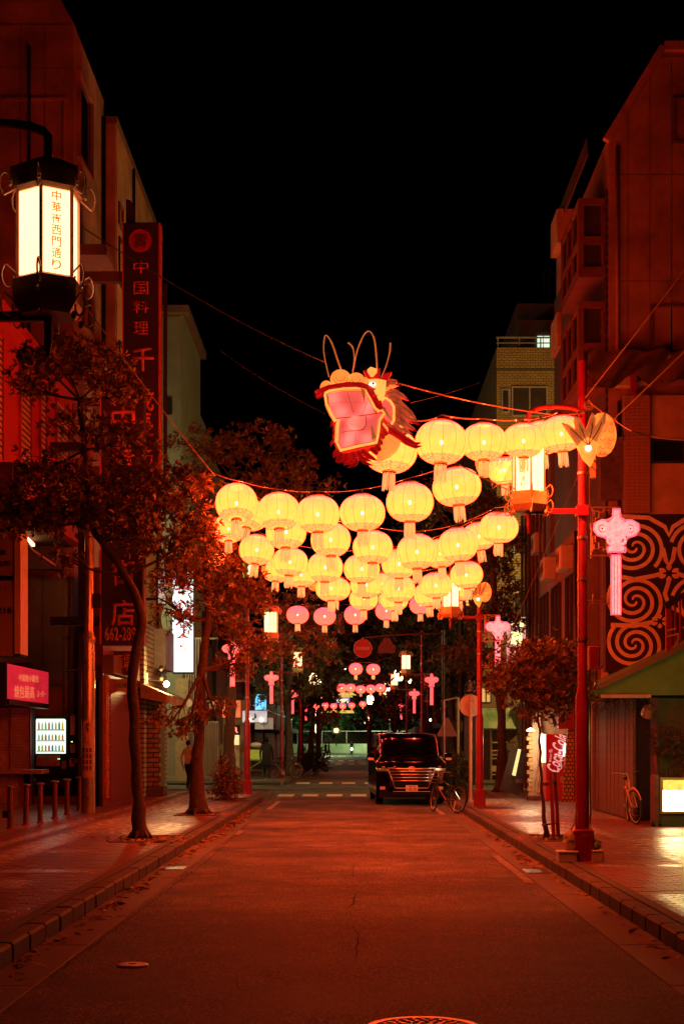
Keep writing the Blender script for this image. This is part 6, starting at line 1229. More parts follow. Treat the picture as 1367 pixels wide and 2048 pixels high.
# ------------------------------------------------------------------ people
def person(lab, loc, rz, H, coat, trousers, skin, shoes, pose='stand', hair=None, extras=None, longcoat=False, arms=None):
    s = H / 1.74; st = .16 if pose == 'walk' else .03
    J = dict(pel=(0, 0, .95), sp=(0, .0, 1.15), ch=(0, .0, 1.38), nk=(0, -.01, 1.5), hd0=(0, -.015, 1.57), hd1=(0, -.02, 1.66), hd2=(0, -.01, 1.73),
             hl=(.1, 0, .9), kl=(.11, -st, .5), al=(.11, -st * .6 + .02, .09), tl=(.12, -st * .6 - .13, .035), hr=(-.1, 0, .9), kr=(-.11, st * .4 - .03, .5), ar=(-.11, st + .02, .1), tr=(-.12, st - .12, .035),
             sl=(.18, 0, 1.43), el=(.25, .04 + st * .4, 1.16), wl=(.25, -.03 + st * .2, .9), fl=(.245, -.06 + st * .2, .8), sr=(-.18, 0, 1.43), er=(-.25, .02 - st * .4, 1.16), wr=(-.25, -.08 - st * .2, .92), fr=(-.245, -.11 - st * .2, .82))
    if arms: J.update(arms)
    Rr = dict(pel=.13, sp=.125, ch=.15, nk=.055, hd0=.07, hd1=.1, hd2=.06, hl=.095, kl=.062, al=.042, tl=.035, hr=.095, kr=.062, ar=.042, tr=.035, sl=.062, el=.043, wl=.03, fl=.03, sr=.062, er=.043, wr=.03, fr=.03)
    E = [('pel', 'sp'), ('sp', 'ch'), ('ch', 'nk'), ('nk', 'hd0'), ('hd0', 'hd1'), ('hd1', 'hd2'), ('pel', 'hl'), ('hl', 'kl'), ('kl', 'al'), ('al', 'tl'), ('pel', 'hr'), ('hr', 'kr'), ('kr', 'ar'), ('ar', 'tr'), ('ch', 'sl'), ('sl', 'el'), ('el', 'wl'), ('wl', 'fl'), ('ch', 'sr'), ('sr', 'er'), ('er', 'wr'), ('wr', 'fr')]
    ks = list(J); me = bpy.data.meshes.new('tmp'); me.from_pydata([tuple(c * s for c in J[k]) for k in ks], [(ks.index(a), ks.index(c)) for a, c in E], [])
    o = bpy.data.objects.new('tmp', me); COL.objects.link(o); md = o.modifiers.new('s', 'SKIN'); md.use_smooth_shade = True; sv = me.skin_vertices[0].data
    for i, k in enumerate(ks):
        r_ = Rr[k] * s * (1.12 if longcoat and k in ('pel', 'sp', 'ch', 'el') else 1); sv[i].radius = (r_, r_ * (.75 if k in ('pel', 'sp', 'ch') else 1)); sv[i].use_root = k == 'pel'
    o.modifiers.new('d', 'SUBSURF').levels = 2
    dg = bpy.context.evaluated_depsgraph_get(); bm_ = bpy.data.meshes.new_from_object(o.evaluated_get(dg)); bpy.data.objects.remove(o); bm_.name = 'body'
    for m in (skin, coat, trousers, shoes): bm_.materials.append(m)
    for p in bm_.polygons:
        z = p.center.z / s; x = abs(p.center.x) / s; p.use_smooth = True
        p.material_index = 3 if z < .085 else (2 if z < .93 and x < .19 else (0 if z > 1.5 or (x > .19 and z < .89) else 1))
    t = thing('person', lab, 'person', loc, rz); link('body', bm_, t)
    h = MB(); h.ell((0, .012 * s, 1.685 * s), (.088 * s, .1 * s, .1 * s), 14, 9); h.build('hair', hair or M['black'], t, smooth=True)
    f = MB(); f.ell((0, -.118 * s, 1.63 * s), (.012 * s, .016 * s, .022 * s), 6, 5)
    for sx_ in (-1, 1): f.ell((sx_ * .098 * s, -.01 * s, 1.64 * s), (.012 * s, .02 * s, .03 * s), 6, 5)
    f.build('face_features', skin, t, smooth=True)
    for sx_, w_ in ((1, 'fl'), (-1, 'fr')):
        hnd = MB(); c = Vector(J[w_]) * s
        for q in range(4): hnd.tube([c + Vector((0, (-.025 + q * .016) * s, -.01)), c + Vector((-sx_ * .008, (-.03 + q * .018) * s, -.06 * s)), c + Vector((-sx_ * .02, (-.028 + q * .016) * s, (-.1 + .008 * abs(q - 1)) * s))], [.011 * s, .009 * s, .006 * s], 5)
        hnd.tube([c + Vector((0, -.03 * s, .02 * s)), c + Vector((-sx_ * .01, -.055 * s, -.03 * s))], [.011 * s, .007 * s], 5); hnd.build('fingers', skin, t, smooth=True)
    if longcoat:
        k_ = MB(); k_.lathe([(.17 * s, 1.4 * s), (.185 * s, 1.15 * s), (.2 * s, .8 * s), (.235 * s, .56 * s), (.2 * s, .56 * s), (.14 * s, 1.0 * s)], 16, M=Matrix.Diagonal((1, .72, 1, 1))); k_.build('coat', coat, t, smooth=True)
    if extras == 'bag':
        g = MB(); g.cbox(-.05, .05, -.15, .15, -.14, .12, .03); g.build('shoulder_bag', M['black'], t, loc=(-.27 * s, .02, .98 * s)); g = MB(); g.tube([(-.26 * s, .1, 1.08 * s), (-.2 * s, .06, 1.4 * s), (-.18 * s, -.05, 1.44 * s), (-.25 * s, -.1, 1.08 * s)], .01, 5); g.build('bag_strap', M['black'], t)
    return t
skin = mat('skin', (.45, .25, .16), .55, .1, 4, 0); wsh = mat('white_shirt', (.65, .5, .36), .8, .2, 6, .2); dkc = mat('dark_cloth', (.014, .012, .013), .9, .3, 8, .3); shoe = mat('pale_shoes', (.5, .4, .36), .6)
person('person in a long black coat and pale shoes walking away beyond the crossing', (PX(530, 57.6), 58.6, PZ0), R(178), 1.74, dkc, dkc, dkc, shoe, 'walk', longcoat=True)
person('person in a cream top with a dark bag, half hidden by the second left tree', (PX(379, 47.2), 46.9, PZ0), R(150), 1.6, wsh, dkc, skin, M['black'], 'walk', extras='bag')
person('person in white shirt and dark trousers standing near the bar sign', (PX(443, 71), 72, PZ0), R(20), 1.72, wsh, dkc, skin, M['black'])
person('far pedestrian in pale clothes crossing the end of the street', (PX(657, 150), 150, .02), R(70), 1.7, wsh, dkc, skin, shoe, 'walk')
person('far pedestrian in dark clothes left of the pale one', (PX(651, 151), 151, .02), R(60), 1.7, dkc, dkc, skin, M['black'], 'walk')
# far cyclist: rider sits on the bicycle
cy = bicycle('distant bicycle with a bright white front lamp at the end of the street', (PX(703, 165), 165, .01), R(-90), M['iron'], 0, False)
MB().ell((1.02, 0, .95), (.05, .13, .13), 10, 7).build('front_lamp', emat('bike_lamp', (.9, 1, .9), 18), cy)
person('dark rider on the distant bicycle, legs on the pedals', (PX(703, 165), 164.6, .2), 0, 1.6, dkc, dkc, skin, M['black'], arms=dict(kl=(.12, -.3, .72), al=(.1, -.2, .3), tl=(.1, -.32, .27), kr=(-.12, -.22, .6), ar=(-.1, -.1, .16), tr=(-.1, -.22, .13), wl=(.25, -.42, .98), fl=(.25, -.5, .96), wr=(-.25, -.42, .98), fr=(-.25, -.5, .96)))
# ------------------------------------------------------------------ left side furniture
vm = thing('drinks_vending_machine', 'black drinks vending machine with lit white display behind the bollards', 'vending machine', (PX(108, 36), 36, .14)); k = 36 / FPX
wv = 70 / 2 * k * 1.25
b = MB(); b.cbox(-.56, .62, 0, .7, .2, 2.22, .03); b.build('cabinet', M['black'], vm); MB().box(-.62, .66, -.02, .7, .0, .2).build('plinth', M['redpaint2'], vm)
dx0, dx1, dz0, dz1 = PX(73, 36) - PX(108, 36), PX(132, 36) - PX(108, 36), PZ(1507, 36) - .14, PZ(1438, 36) - .14
disp = MB().cbox(dx0, dx1, -.012, -.002, dz0, dz1, .03).build('display', emat('cool_display', (.72, 1, .82), 1.25), vm)
for j in range(3):
    z = dz0 + .07 + j * (dz1 - dz0 - .06) / 3; MB().box(dx0 + .03, dx1 - .03, -.04, -.013, z - .035, z).build('shelf', M['black'], disp)
    MB().box(dx0 + .05, dx1 - .05, -.046, -.041, z - .028, z - .012).build('price_strip', emat('price_strip', (1, .9, .7), .9), disp)
    cols = [(.25, .5, .08), (.6, .5, .1), (.55, .3, .08), (.5, .12, .1), (.15, .2, .25), (.5, .6, .6), (.3, .45, .55), (.7, .55, .05)]
    for i in range(8):
        x = dx0 + .075 + i * (dx1 - dx0 - .15) / 7; c_ = cols[(i * 3 + j * 5) % 8] if j else cols[i]; hh = .2 if j == 2 else .15
        MB().lathe([(.022, z), (.025, z + .01), (.025, z + hh * .7), (.012, z + hh * .88), (.012, z + hh)], 8, (x, -.028, 0.0)).build('bottle', emat('drink_%d' % cols.index(c_), c_, .55, 0, 8, c_), disp)
b = MB(); b.box(dx0, dx1 - .15, -.014, -.004, dz0 - .32, dz0 - .05); b.build('poster', mat('orange_poster', (.5, .25, .15), .6, .5, 14, 0), vm)
for x, z, w_, h_ in ((.42, 1.75, .12, .5), (.42, 1.3, .12, .22), (.4, .95, .13, .22), (.2, .9, .12, .2), (.44, 1.05, .16, .1)): MB().box(x, x + w_, -.012, -.003, z, z + h_).build('sticker', mat('faded_sticker', (.45, .22, .16), .6, .6, 25, 0), vm)
MB().box(.1, .16, -.016, -.006, 1.135, 1.155).build('green_display', emat('green_led', (.1, 1, .15), 3), vm); MB().box(.44, .48, -.016, -.006, 1.57, 1.59).build('price_led', emat('yellow_green_led', (.6, 1, .1), 2.5), vm)
MB().box(-.4, .35, -.03, -.004, .45, .65).build('flap', M['iron'], vm); b = MB(); b.lathe([(.01, 0), (.06, 0), (.06, .02)], 14, (-.5, -.01, .62), M=Matrix.Rotation(R(90), 4, 'X')); b.build('round_sticker', mat('faded_sticker', (.4, .2, .1)), vm)
vm2 = thing('newspaper_rack', 'narrow dark rack of posters right of the vending machine', 'rack', (PX(150, 36.2), 36.2, .14)); MB().cbox(-.12, .2, 0, .5, 0, 2.15, .02).build('cabinet', M['black'], vm2)
for i in range(4): MB().box(-.08, .14, -.012, -.002, .9 + i * .3, 1.1 + i * .3).build('poster', mat('faded_sticker', (.45, .22, .16)), vm2)
for i, (px, py) in enumerate([(-8, 1668), (21, 1658), (52, 1651), (81, 1646), (110, 1637), (134, 1630), (158, 1622)]):
    Y = 1.56 * FPX / (py - HY)
    if i == 0: bo = thing('bollard', '', 'bollard', (0, 0, 0)); MB().tube([(0, 0, 0), (0, 0, .74)], .05, 16).build('post', mat('bollard_paint', (.16, .05, .04), .4, .3, 4, .1, 30), bo, smooth='auto'); MB().lathe([(.05, .74), (.085, .75), (.085, .77), (.02, .785)], 20).build('cap', M['steel'], bo); MB().lathe([(.08, 0), (.08, .015), (.055, .03)], 16).build('foot', M['redpaint2'], bo); o = bo
    else: o = copy_tree(bo)
    o.location = (PX(px, Y), Y, PZ0); setp(o, f'{["leftmost", "second from the left", "third from the left", "fourth from the left", "third from the pillar", "second from the pillar", "nearest the tall pillar"][i]} of the slim brown bollards on the left pavement', 'bollard', 'bollards in front of the vending machine')
    o.rotation_euler = (RNG.uniform(-.02, .02), RNG.uniform(-.03, .03), 0)
b = thing('low_rail', 'low dark rail linking the bollards at the left edge', 'rail'); MB().tube([(PX(-20, 25), 25, .62), (PX(45, 26.9), 26.9, .62)], .012, 6).build('bar', M['iron'], b); MB().cbox(-.05, .05, -.03, .03, -.06, .06, .01).build('lock', M['iron'], b, loc=(PX(14, 25.8), 25.7, .4))
up = thing('utility_pole', 'tall shiny metal pole with pasted posters beside the vending machine', 'pole', (PX(177, 31.5), 31.5, PZ0))
b = MB(); b.tube([(0, 0, 0), (0, 0, PZ(1300, 31.5)), (0, 0, PZ(1278, 31.5)), (.05, 0, 8.6)], [.155, .145, .11, .085], 28); pole_m = mat('galvanised_pole', (.5, .38, .27), .3, .2, 2, .12, 30, metal=.75); b.build('pole', pole_m, up, smooth='auto'); MB().lathe([(.16, PZ(1298, 31.5)), (.165, PZ(1292, 31.5)), (.12, PZ(1276, 31.5))], 24).build('collar', pole_m, up)
def curved_sheet(name, a0, a1, z0, z1, r_, m, par):
    q = MB(); A = np.linspace(R(a0), R(a1), 9); vs = [(r_ * math.cos(a), r_ * math.sin(a), z) for z in (z0, z1) for a in A] + [((r_ - .004) * math.cos(a), (r_ - .004) * math.sin(a), z) for z in (z0, z1) for a in A]
    q.add(vs, [(i, i + 1, i + 10, i + 9) for i in range(8)]); return q.build(name, m, par)
post_m = mat('peach_poster', (.55, .33, .22), .6, .25, 9, 0); inkm = mat('poster_ink', (.12, .04, .04), .7)
p1 = curved_sheet('poster', 225, 325, 1.72, 2.05, .158, post_m, up); p2 = curved_sheet('poster', 225, 325, .78, 1.68, .158, post_m, up)
b = MB(); b.prism([(-.02, 1.98), (.04, 2.0), (.05, 1.93), (.01, 1.92), (.04, 1.84), (.01, 1.76), (-.01, 1.84), (-.03, 1.9)], -.1625, -.16); b.build('poster_figure', inkm, p1)
for i in range(3):
    for j in range(4): curved_sheet('poster_picture', 232 + i * 28, 252 + i * 28, .95 + j * .13, 1.05 + j * .13, .161, inkm, p2)
text('募集', .1, .04, (0, -.165, 1.56), inkm, p2)
MB().box(.1, .28, -.05, .1, PZ(1228, 31.5), PZ(1200, 31.5)).build('junction_box', M['iron'], up)
# pylon sign with the bright edge
ps = thing('pylon_sign', 'tall stacked pylon sign at the left edge with its bright pale edge', 'sign', (0, 0, 0)); Y = 26.0; X1, X0 = PX(40, Y), PX(-70, Y)
MB().box(X0, X1, Y + .02, Y + .5, PZ(1312, Y), PZ(925, Y)).build('casing', B['dark'], ps); MB().box(X1 + .002, X1 + .03, Y - .0, Y + .52, PZ(1308, Y), PZ(1058, Y)).build('edge_side', M['alu'], ps)
MB().box(PX(31, Y), X1 + .03, Y - .06, Y + .0, PZ(1308, Y), PZ(1056, Y)).build('edge_strip', mat('pale_edge', (.75, .5, .33), .45, .12, 2, .1), ps)
for a, c, m_, tx in ((1312, 1162, mat('tan_sign', (.42, .22, .14), .6, .15, 2, .1), None), (1152, 1064, mat('tan_sign', (.4, .2, .12)), None), (1052, 998, mat('plum_sign', (.2, .05, .06), .6, .2, 2, .1), None), (992, 925, mat('plum_sign', (.2, .05, .06)), None)):
    MB().box(X0 + .02, PX(27, Y), Y - .05, Y + .018, PZ(a, Y), PZ(c, Y)).build('sign_panel', m_, ps)
text('究所', .3, .11, (PX(8, Y), Y - .052, PZ(1128, Y)), M['black'], ps, bold=.02); text('語訳', .2, .1, (PX(4, Y), Y - .052, PZ(1106, Y)), M['black'], ps, bold=.02); text('2216', .36, .12, (PX(6, Y), Y - .052, PZ(1221, Y)), M['black'], ps, bold=.03); text('室', .14, .16, (PX(6, Y), Y - .052, PZ(946, Y)), B['dred'], ps); text('会社', .3, .14, (PX(8, Y), Y - .052, PZ(1178, Y)), B['dred'], ps)
# wall behind: stall with shutters, counter and red board
sl = thing('shuttered_stall', 'shuttered food stall with wooden counter at the left edge', 'food stall'); Y = 35.2
MB().box(PX(-60, Y), PX(63, Y), Y, Y + .35, PZ0, PZ(1325, Y)).build('wall', B['dark'], sl)
for a, c in ((-45, 20), (22, 61)):
    q = MB(); x0, x1 = PX(a, Y), PX(c, Y); z = PZ(1540, Y)
    while z < PZ(1418, Y): q.cbox(x0, x1, Y - .045, Y - .012, z, z + .066, .012); z += .07
    o = q.build('shutter', mat('shutter_slats', (.62, .4, .26), .45, .25, 3, .1, metal=.3), sl); o['kind'] = 'stuff'
for a in (-46, 20, 61): MB().box(PX(a, Y), PX(a + 2.2, Y), Y - .07, Y, PZ(1640, Y), PZ(1410, Y)).build('shutter_rail', M['redpaint2'], sl)
MB().cbox(PX(-50, Y), PX(83, Y - 1), Y - 1.0, Y - .1, PZ(1546, Y), PZ(1538, Y), .01).build('counter_top', M['wood2'], sl); MB().box(PX(-50, Y), PX(50, Y), Y - .7, Y - .15, PZ0, PZ(1547, Y)).build('counter_front', mat('plank_front', (.42, .24, .15), .7, .4, 5, .4), sl); MB().box(PX(54, Y), PX(60, Y), Y - .7, Y - .6, PZ0, PZ(1548, Y)).build('counter_leg', M['redpaint2'], sl)
rs = thing('red_sign_board', 'red board with brush lettering above the shutters at the left edge', 'sign'); Y = 33.6
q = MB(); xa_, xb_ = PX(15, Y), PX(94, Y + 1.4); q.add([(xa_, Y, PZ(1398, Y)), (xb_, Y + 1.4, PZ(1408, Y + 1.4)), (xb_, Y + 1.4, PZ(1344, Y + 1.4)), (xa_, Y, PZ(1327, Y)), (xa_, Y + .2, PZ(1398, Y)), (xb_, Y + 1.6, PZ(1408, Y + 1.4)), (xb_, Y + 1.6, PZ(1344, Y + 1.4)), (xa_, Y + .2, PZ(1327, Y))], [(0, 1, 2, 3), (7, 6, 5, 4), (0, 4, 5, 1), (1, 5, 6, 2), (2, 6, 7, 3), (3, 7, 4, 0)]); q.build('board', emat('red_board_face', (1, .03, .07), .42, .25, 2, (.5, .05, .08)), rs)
rz_ = math.atan2(1.4, xb_ - xa_); gl = emat('gold_letters', (1, .32, .12), .6); ln_ = math.hypot(1.4, xb_ - xa_)
def on_board(u, px_z, w, h, s_): text(s_, w, h, (xa_ + (xb_ - xa_) * u + .006, Y - .006 + 1.4 * u, px_z), gl, rs, rz=rz_)
on_board(.53, PZ(1356, 34.2), ln_ * .5, .17, '中国焼小籠包'); on_board(.42, PZ(1384, 34.2), ln_ * .5, .3, '焼包最高'); on_board(.85, PZ(1386, 34.2), ln_ * .2, .16, 'スーパー')
MB().box(PX(-30, Y), PX(14, Y), Y - .1, Y + .4, PZ(1412, Y), PZ(1326, Y)).build('dark_box', B['dark'], rs); MB().bar(W(12, 1403, Y), W(92, 1413, Y + 1.4), .2, .12).build('lower_frame', M['iron'], rs)
dp = thing('downspout', 'reddish downspout running down the orange end wall', 'pipe', (PX(131, 37.2), 37.3, 0)); MB().tube([(0, 0, .3), (0, 0, PZ(1105, 37.3))], .075, 12).build('pipe', B['orange'], dp, smooth=True)
for z in (2.5, 4.4, 6.0): MB().lathe([(.08, z), (.09, z + .02), (.09, z + .06), (.08, z + .08)], 14).build('bracket', B['dred'], dp)
cw = thing('wall_conduit', 'dark cable conduit across the orange end wall', 'pipe', (0, 0, 0)); MB().tube([W(95, 1368, 37.3), W(126, 1370, 37.3)], .06, 6).build('pipe', B['dred'], cw); MB().tube([W(133, 1342, 37.2), W(163, 1338, 37.2)], .04, 6).build('pipe', B['dred'], cw)
# two long vertical signs
navy = mat('navy_sign', (.055, .03, .10), .5, .25, 2, .1); sred = mat('sign_red_paint', (.7, .18, .1), .6)
s1 = thing('vertical_sign', 'long dark blue vertical sign reading 中国料理 千 with a red crest', 'sign', (0, 0, 0), 0, 'vertical shop signs'); Y = 36.0
MB().cbox(PX(247, Y), PX(317, Y), Y, Y + .35, PZ(1000, Y), PZ(444, Y), .03).build('board', navy, s1); MB().box(PX(244.5, Y), PX(247, Y) - .002, Y - .01, Y + .3, PZ(1000, Y), PZ(444, Y)).build('edge_trim', sred, s1); MB().box(PX(317, Y) + .002, PX(321, Y), Y + .01, Y + .34, PZ(1000, Y), PZ(446, Y)).build('edge_trim', sred, s1)
q = MB(); q.lathe([(.001, .0), (.29, .0), (.29, .012), (.001, .012)], 40, (PX(281, Y), Y - .014, PZ(482, Y)), M=Matrix.Rotation(R(90), 4, 'X')); q.build('crest', mat('crest_red', (.55, .03, .03), .5), s1)
text('壽', .34, .36, (PX(281, Y), Y - .03, PZ(482, Y)), navy, s1)
for ch_, py, h_ in (('中', 534, .33), ('国', 576, .33), ('料', 613, .33), ('理', 656, .33), ('千', 718, .62), ('成', 800, .6), ('長', 850, .62), ('飯', 920, .6)): text(ch_, .38 if h_ < .4 else .56, h_, (PX(282 if h_ < .4 else 286, Y), Y - .004, PZ(py, Y)), sred, s1, bold=.004 if h_ < .4 else .02)
for z in (PZ(560, Y), PZ(760, Y), PZ(950, Y)): MB().box(-7.0, PX(247, Y), Y + .1, Y + .3, z, z + .25).build('bracket', B['purple'], s1)
MB().tube([(PX(318, Y) + .12, Y + .3, PZ(560, Y)), (PX(318, Y) + .12, Y + .3, PZ(1000, Y))], .05, 8).build('pipe', M['iron'], s1)
MB().prism([(PX(251, Y), PZ(444, Y)), (PX(268, Y), PZ(444, Y)), (PX(267, Y), PZ(410, Y)), (PX(260, Y), PZ(398, Y)), (PX(251, Y), PZ(395, Y))], Y + .1, Y + .2).build('bracket_arch', navy, s1)
s2 = thing('vertical_sign', 'wide dark blue vertical sign reading (株)中華街店 662-2899 behind the near tree', 'sign', (0, 0, 0), 0, 'vertical shop signs'); Y = 32.4
xa2, xb2 = PX(203, Y), PX(288, Y)
MB().cbox(xa2, xb2, Y, Y + .4, PZ(1290, Y), PZ(772, Y), .03).build('board', navy, s2); MB().box(xa2 - .035, xa2 - .002, Y - .01, Y + .35, PZ(1288, Y), PZ(774, Y)).build('edge_trim', sred, s2)
xc = (xa2 + xb2) / 2
text('(株)', .62, .34, (PX(250, Y), Y - .004, PZ(797, Y)), sred, s2, bold=.01)
for ch_, py in (('中', 838), ('華', 912), ('街', 1146), ('店', 1226)): text(ch_, .56, .6, (PX(246, Y), Y - .004, PZ(py, Y)), sred, s2, bold=.02)
text('662-2899', .82, .32, (xc, Y - .004, PZ(1268, Y)), mat('sign_pale_letters', (.62, .3, .2), .6), s2, bold=.025)
for z in (PZ(1250, Y), PZ(900, Y)): MB().box(-6.9, xa2, Y + .1, Y + .3, z, z + .2).build('bracket', M['iron'], s2)
MB().box(-6.4, -6.2, 33.2, 33.4, .14, 7).build('post', M['iron'], s2)
# lit white sign
s3 = thing('lit_sign', 'tall glowing white vertical sign with red characters behind the leaves', 'lit sign', (0, 0, 0)); Y = 50.0 - 3.5
MB().cbox(PX(344, Y), PX(388, Y), Y, Y + .3, PZ(1347, Y), PZ(1140, Y), .02).build('casing', M['iron'], s3); MB().box(PX(345.5, Y), PX(386.5, Y), Y - .02, Y - .002, PZ(1344, Y), PZ(1143, Y)).build('face', emat('white_sign_face', (.78, 1, .95), 1.7), s3)
for ch_, py in (('美', 1165), ('心', 1215), ('茶', 1236), ('食', 1283)): text(ch_, .56, .56, (PX(366, Y), Y - .024, PZ(py, Y)), emat('red_sign_letter', (1, .06, .05), .5), s3, bold=.03)
MB().box(-7, PX(344, Y), Y + .05, Y + .2, PZ(1200, Y), PZ(1195, Y)).build('bracket', M['iron'], s3)
s4 = thing('lit_sign', 'small lit white sign box at the left, mostly hidden by leaves beside the tall one', 'lit sign', (0, 0, 0)); MB().box(PX(315, 43), PX(328, 43), 43.2, 43.4, PZ(1205, 43), PZ(1140, 43)).build('casing', emat('dim_white_face', (1, .85, .7), .35), s4); MB().box(PX(314, 43), PX(329, 43), 43.41, 43.5, PZ(1208, 43), PZ(1138, 43)).build('frame', M['iron'], s4)
wl = thing('wall_lamp', 'bright round warm lamp on the stone shop wall', 'wall lamp', W(333, 1368, 41)); b = MB(); b.ell((0, 0, 0), (.085, .085, .085), 14, 9); b.build('globe', emat('warm_lamp', (1, .62, .2), 60), wl); MB().tube([(0, .06, 0), (-.1, .1, .1), (-.6, .1, .12)], .015, 6).build('arm', M['iron'], wl)
lp = bpy.data.lights.new('lamp_light', 'POINT'); lp.energy = 170; lp.color = (1, .6, .2); lp.shadow_soft_size = .09; lo = bpy.data.objects.new('lamp_light', lp); COL.objects.link(lo); lo.parent = wl; lo.location = (.05, -.2, -.02)
for i, (py) in enumerate((1337, 1356)):
    h_ = thing('spot_lamp', f'{["upper", "lower"][i]} of two black unlit spot lamps on arms above the warm lamp', 'spot lamp', W(322, py, 41)); MB().ell((0, 0, 0), (.08, .1, .09), 12, 8).build('hood', M['iron'], h_, smooth=True); MB().tube([(0, 0, 0), (-.65, .1, .02), (-1.9, -1.5, -.05)], .012, 5).build('arm', M['iron'], h_)
gl_ = thing('green_lamp', 'green and white lit box lamp half hidden above the left leaves', 'lamp', W(499, 1138, 43.5)); MB().cbox(-.2, .2, -.08, .08, -.25, .22, .02).build('casing', emat('green_face', (.12, 1, .05), .55), gl_); MB().box(-.05, .07, -.09, -.081, -.17, .13).build('cross_mark', emat('mint_mark', (.8, 1, .7), 1.6), gl_); MB().tube([(0, .05, .2), (0, .05, .6), (-.8, .1, .6)], .02, 6).build('hanger', M['iron'], gl_)
# railings and gates beyond the second tree
gt = thing('metal_gate', 'tall pale metal bar gate left of the crossing behind the second tree', 'gate', (0, 0, 0)); Y = 57.9
bar_ = MB().box(-.022, .022, -.02, .02, 0, 2.2).build('bar', M['steel'], gt); bar_.location = (PX(312, Y), Y, .3)
for i in range(1, 34): link('bar', bar_.data, gt, (PX(312 + i * 3.75, Y), Y, .3))
for i in range(9): q = link('bar', bar_.data, gt, (PX(372 + i * 5, Y), Y, 3.4)); q.scale.z = 1.15
for z in (.25, 2.5, 3.35, 5.9): MB().box(PX(308, Y), PX(436, Y), Y - .03, Y + .03, z, z + .07).build('rail', M['steel'], gt)
MB().box(PX(352, Y), PX(378, Y), Y - .2, Y - .04, .14, 4.3).build('post', M['wood2'], gt); MB().box(PX(378, Y), PX(405, Y), Y - .12, Y - .04, 2.2, 3.0).build('notice_board', mat('tan_notice', (.45, .33, .12), .6, .4, 9, 0), gt)
for i, (px, py) in enumerate(((377, 1406), (425, 1412))):
    q = thing('globe_lamp', f'{["left", "right"][i]} dim cream globe lamp hanging behind the second tree', 'lamp', W(px, py, 52)); MB().ell((0, 0, 0), (.14, .14, .15), 12, 8).build('globe', emat('dim_globe', (1, .6, .25), .35), q, smooth=True); MB().tube([(0, 0, .15), (0, 0, .8), (0, 4, .8)], .012, 5).build('hanger', M['iron'], q)
ba = thing('bar_sign', 'red neon sign reading BAR on the left beyond the crossing', 'neon sign', W(464, 1460, 62)); MB().box(-.35, .35, .02, .12, -.22, .22).build('board', B['dark'], ba); text('BAR', .5, .24, (0, 0, 0), emat('bar_neon', (1, .12, .1), 4.5), ba, ext=.03, bold=.02)
for lab, px, py, Y, w_, h_, col, st, tx in (('orange and red lit sign with a white A above the bar sign', 463, 1418, 63, .8, .75, (1, .1, .03), .7, 'A'), ('white lit shop sign board left of the dark walker', 509, 1433, 61, 1.05, .5, (.75, .85, 1), .45, '♪'), ('blue lit sign high on the left beyond the crossing', 521, 1405, 66, .5, .75, (.1, .55, 1), 1.5, None), ('small blue white lit sign over the bar', 469, 1413, 68, .55, .6, (.4, .8, 1), 1.4, None), ('dim white wall notice above the dark walker', 528, 1447, 62.5, .8, .5, (.8, .9, .8), .12, '中')):
    q = thing('lit_sign', lab, 'lit sign', W(px, py, Y)); MB().cbox(-w_ / 2, w_ / 2, 0, .15, -h_ / 2, h_ / 2, .02).build('face', emat('face_' + lab.split()[0] + str(px), col, st, .3, 3), q); MB().box(-w_ / 2 - .03, w_ / 2 + .03, .155, .2, -h_ / 2 - .03, h_ / 2 + .03).build('frame', M['iron'], q)
    if tx: text(tx, h_ * .45, h_ * .6, (0, -.006, 0), emat('letter_glow' + str(px), (1, .9, .6), 2.5) if tx == 'A' else M['iron'], q)
    if w_ > 1:
        for xx in (-.25, .3): MB().ell((xx, -.12, -.15), (.07, .07, .09), 10, 7).build('bulb', emat('warm_bulb', (1, .75, .4), 7), q)
sf = thing('food_shop', 'lit open shop front with striped window left of the red pole beyond the crossing', 'shop front', (0, 0, 0)); Y = 63
MB().box(PX(466, Y), PX(478, Y), Y, Y + .1, PZ(1490, Y), PZ(1458, Y)).build('window', emat('striped_window', (1, .75, .35), 1.0, .5, 12), sf); MB().box(PX(455, Y), PX(466, Y) - .003, Y, Y + .12, .14, PZ(1464, Y)).build('door_panel', M['redpaint2'], sf); MB().box(PX(466, Y), PX(479, Y), Y + .02, Y + .12, .14, PZ(1492, Y)).build('lower_panel', M['cream'], sf); MB().box(PX(445, Y), PX(500, Y), Y + .13, Y + .3, .14, PZ(1400, Y)).build('wall', B['brown'], sf)
fb = thing('fence_barrier', 'yellow green site fence panel with diagonal tubes, left of the walker', 'barrier', W(510, 1560, 62)); fb.location.z = .14; q = MB()
for x in (-.35, .35): q.bar((x, 0, 0), (x, 0, 1.25), .05)
q.bar((-.35, 0, .35), (.35, 0, .35), .05); q.bar((-.35, 0, .8), (.35, 0, .8), .05); q.bar((-.33, .01, .36), (.33, .01, .79), .04); q.build('frame', mat('green_tube', (.25, .4, .2), .5), fb); MB().box(-.33, .33, -.03, .03, .83, 1.25).build('board', emat('yellow_green_board', (.7, .9, .1), .12, .5, 12, (.5, .55, .1)), fb)
bx = thing('white_bag', 'white bag lying on the fence panel', 'bag', W(512, 1490, 61.8)); MB().ell((0, 0, 0), (.25, .15, .12), 12, 8).build('bag_body', M['white'], bx, smooth=True)
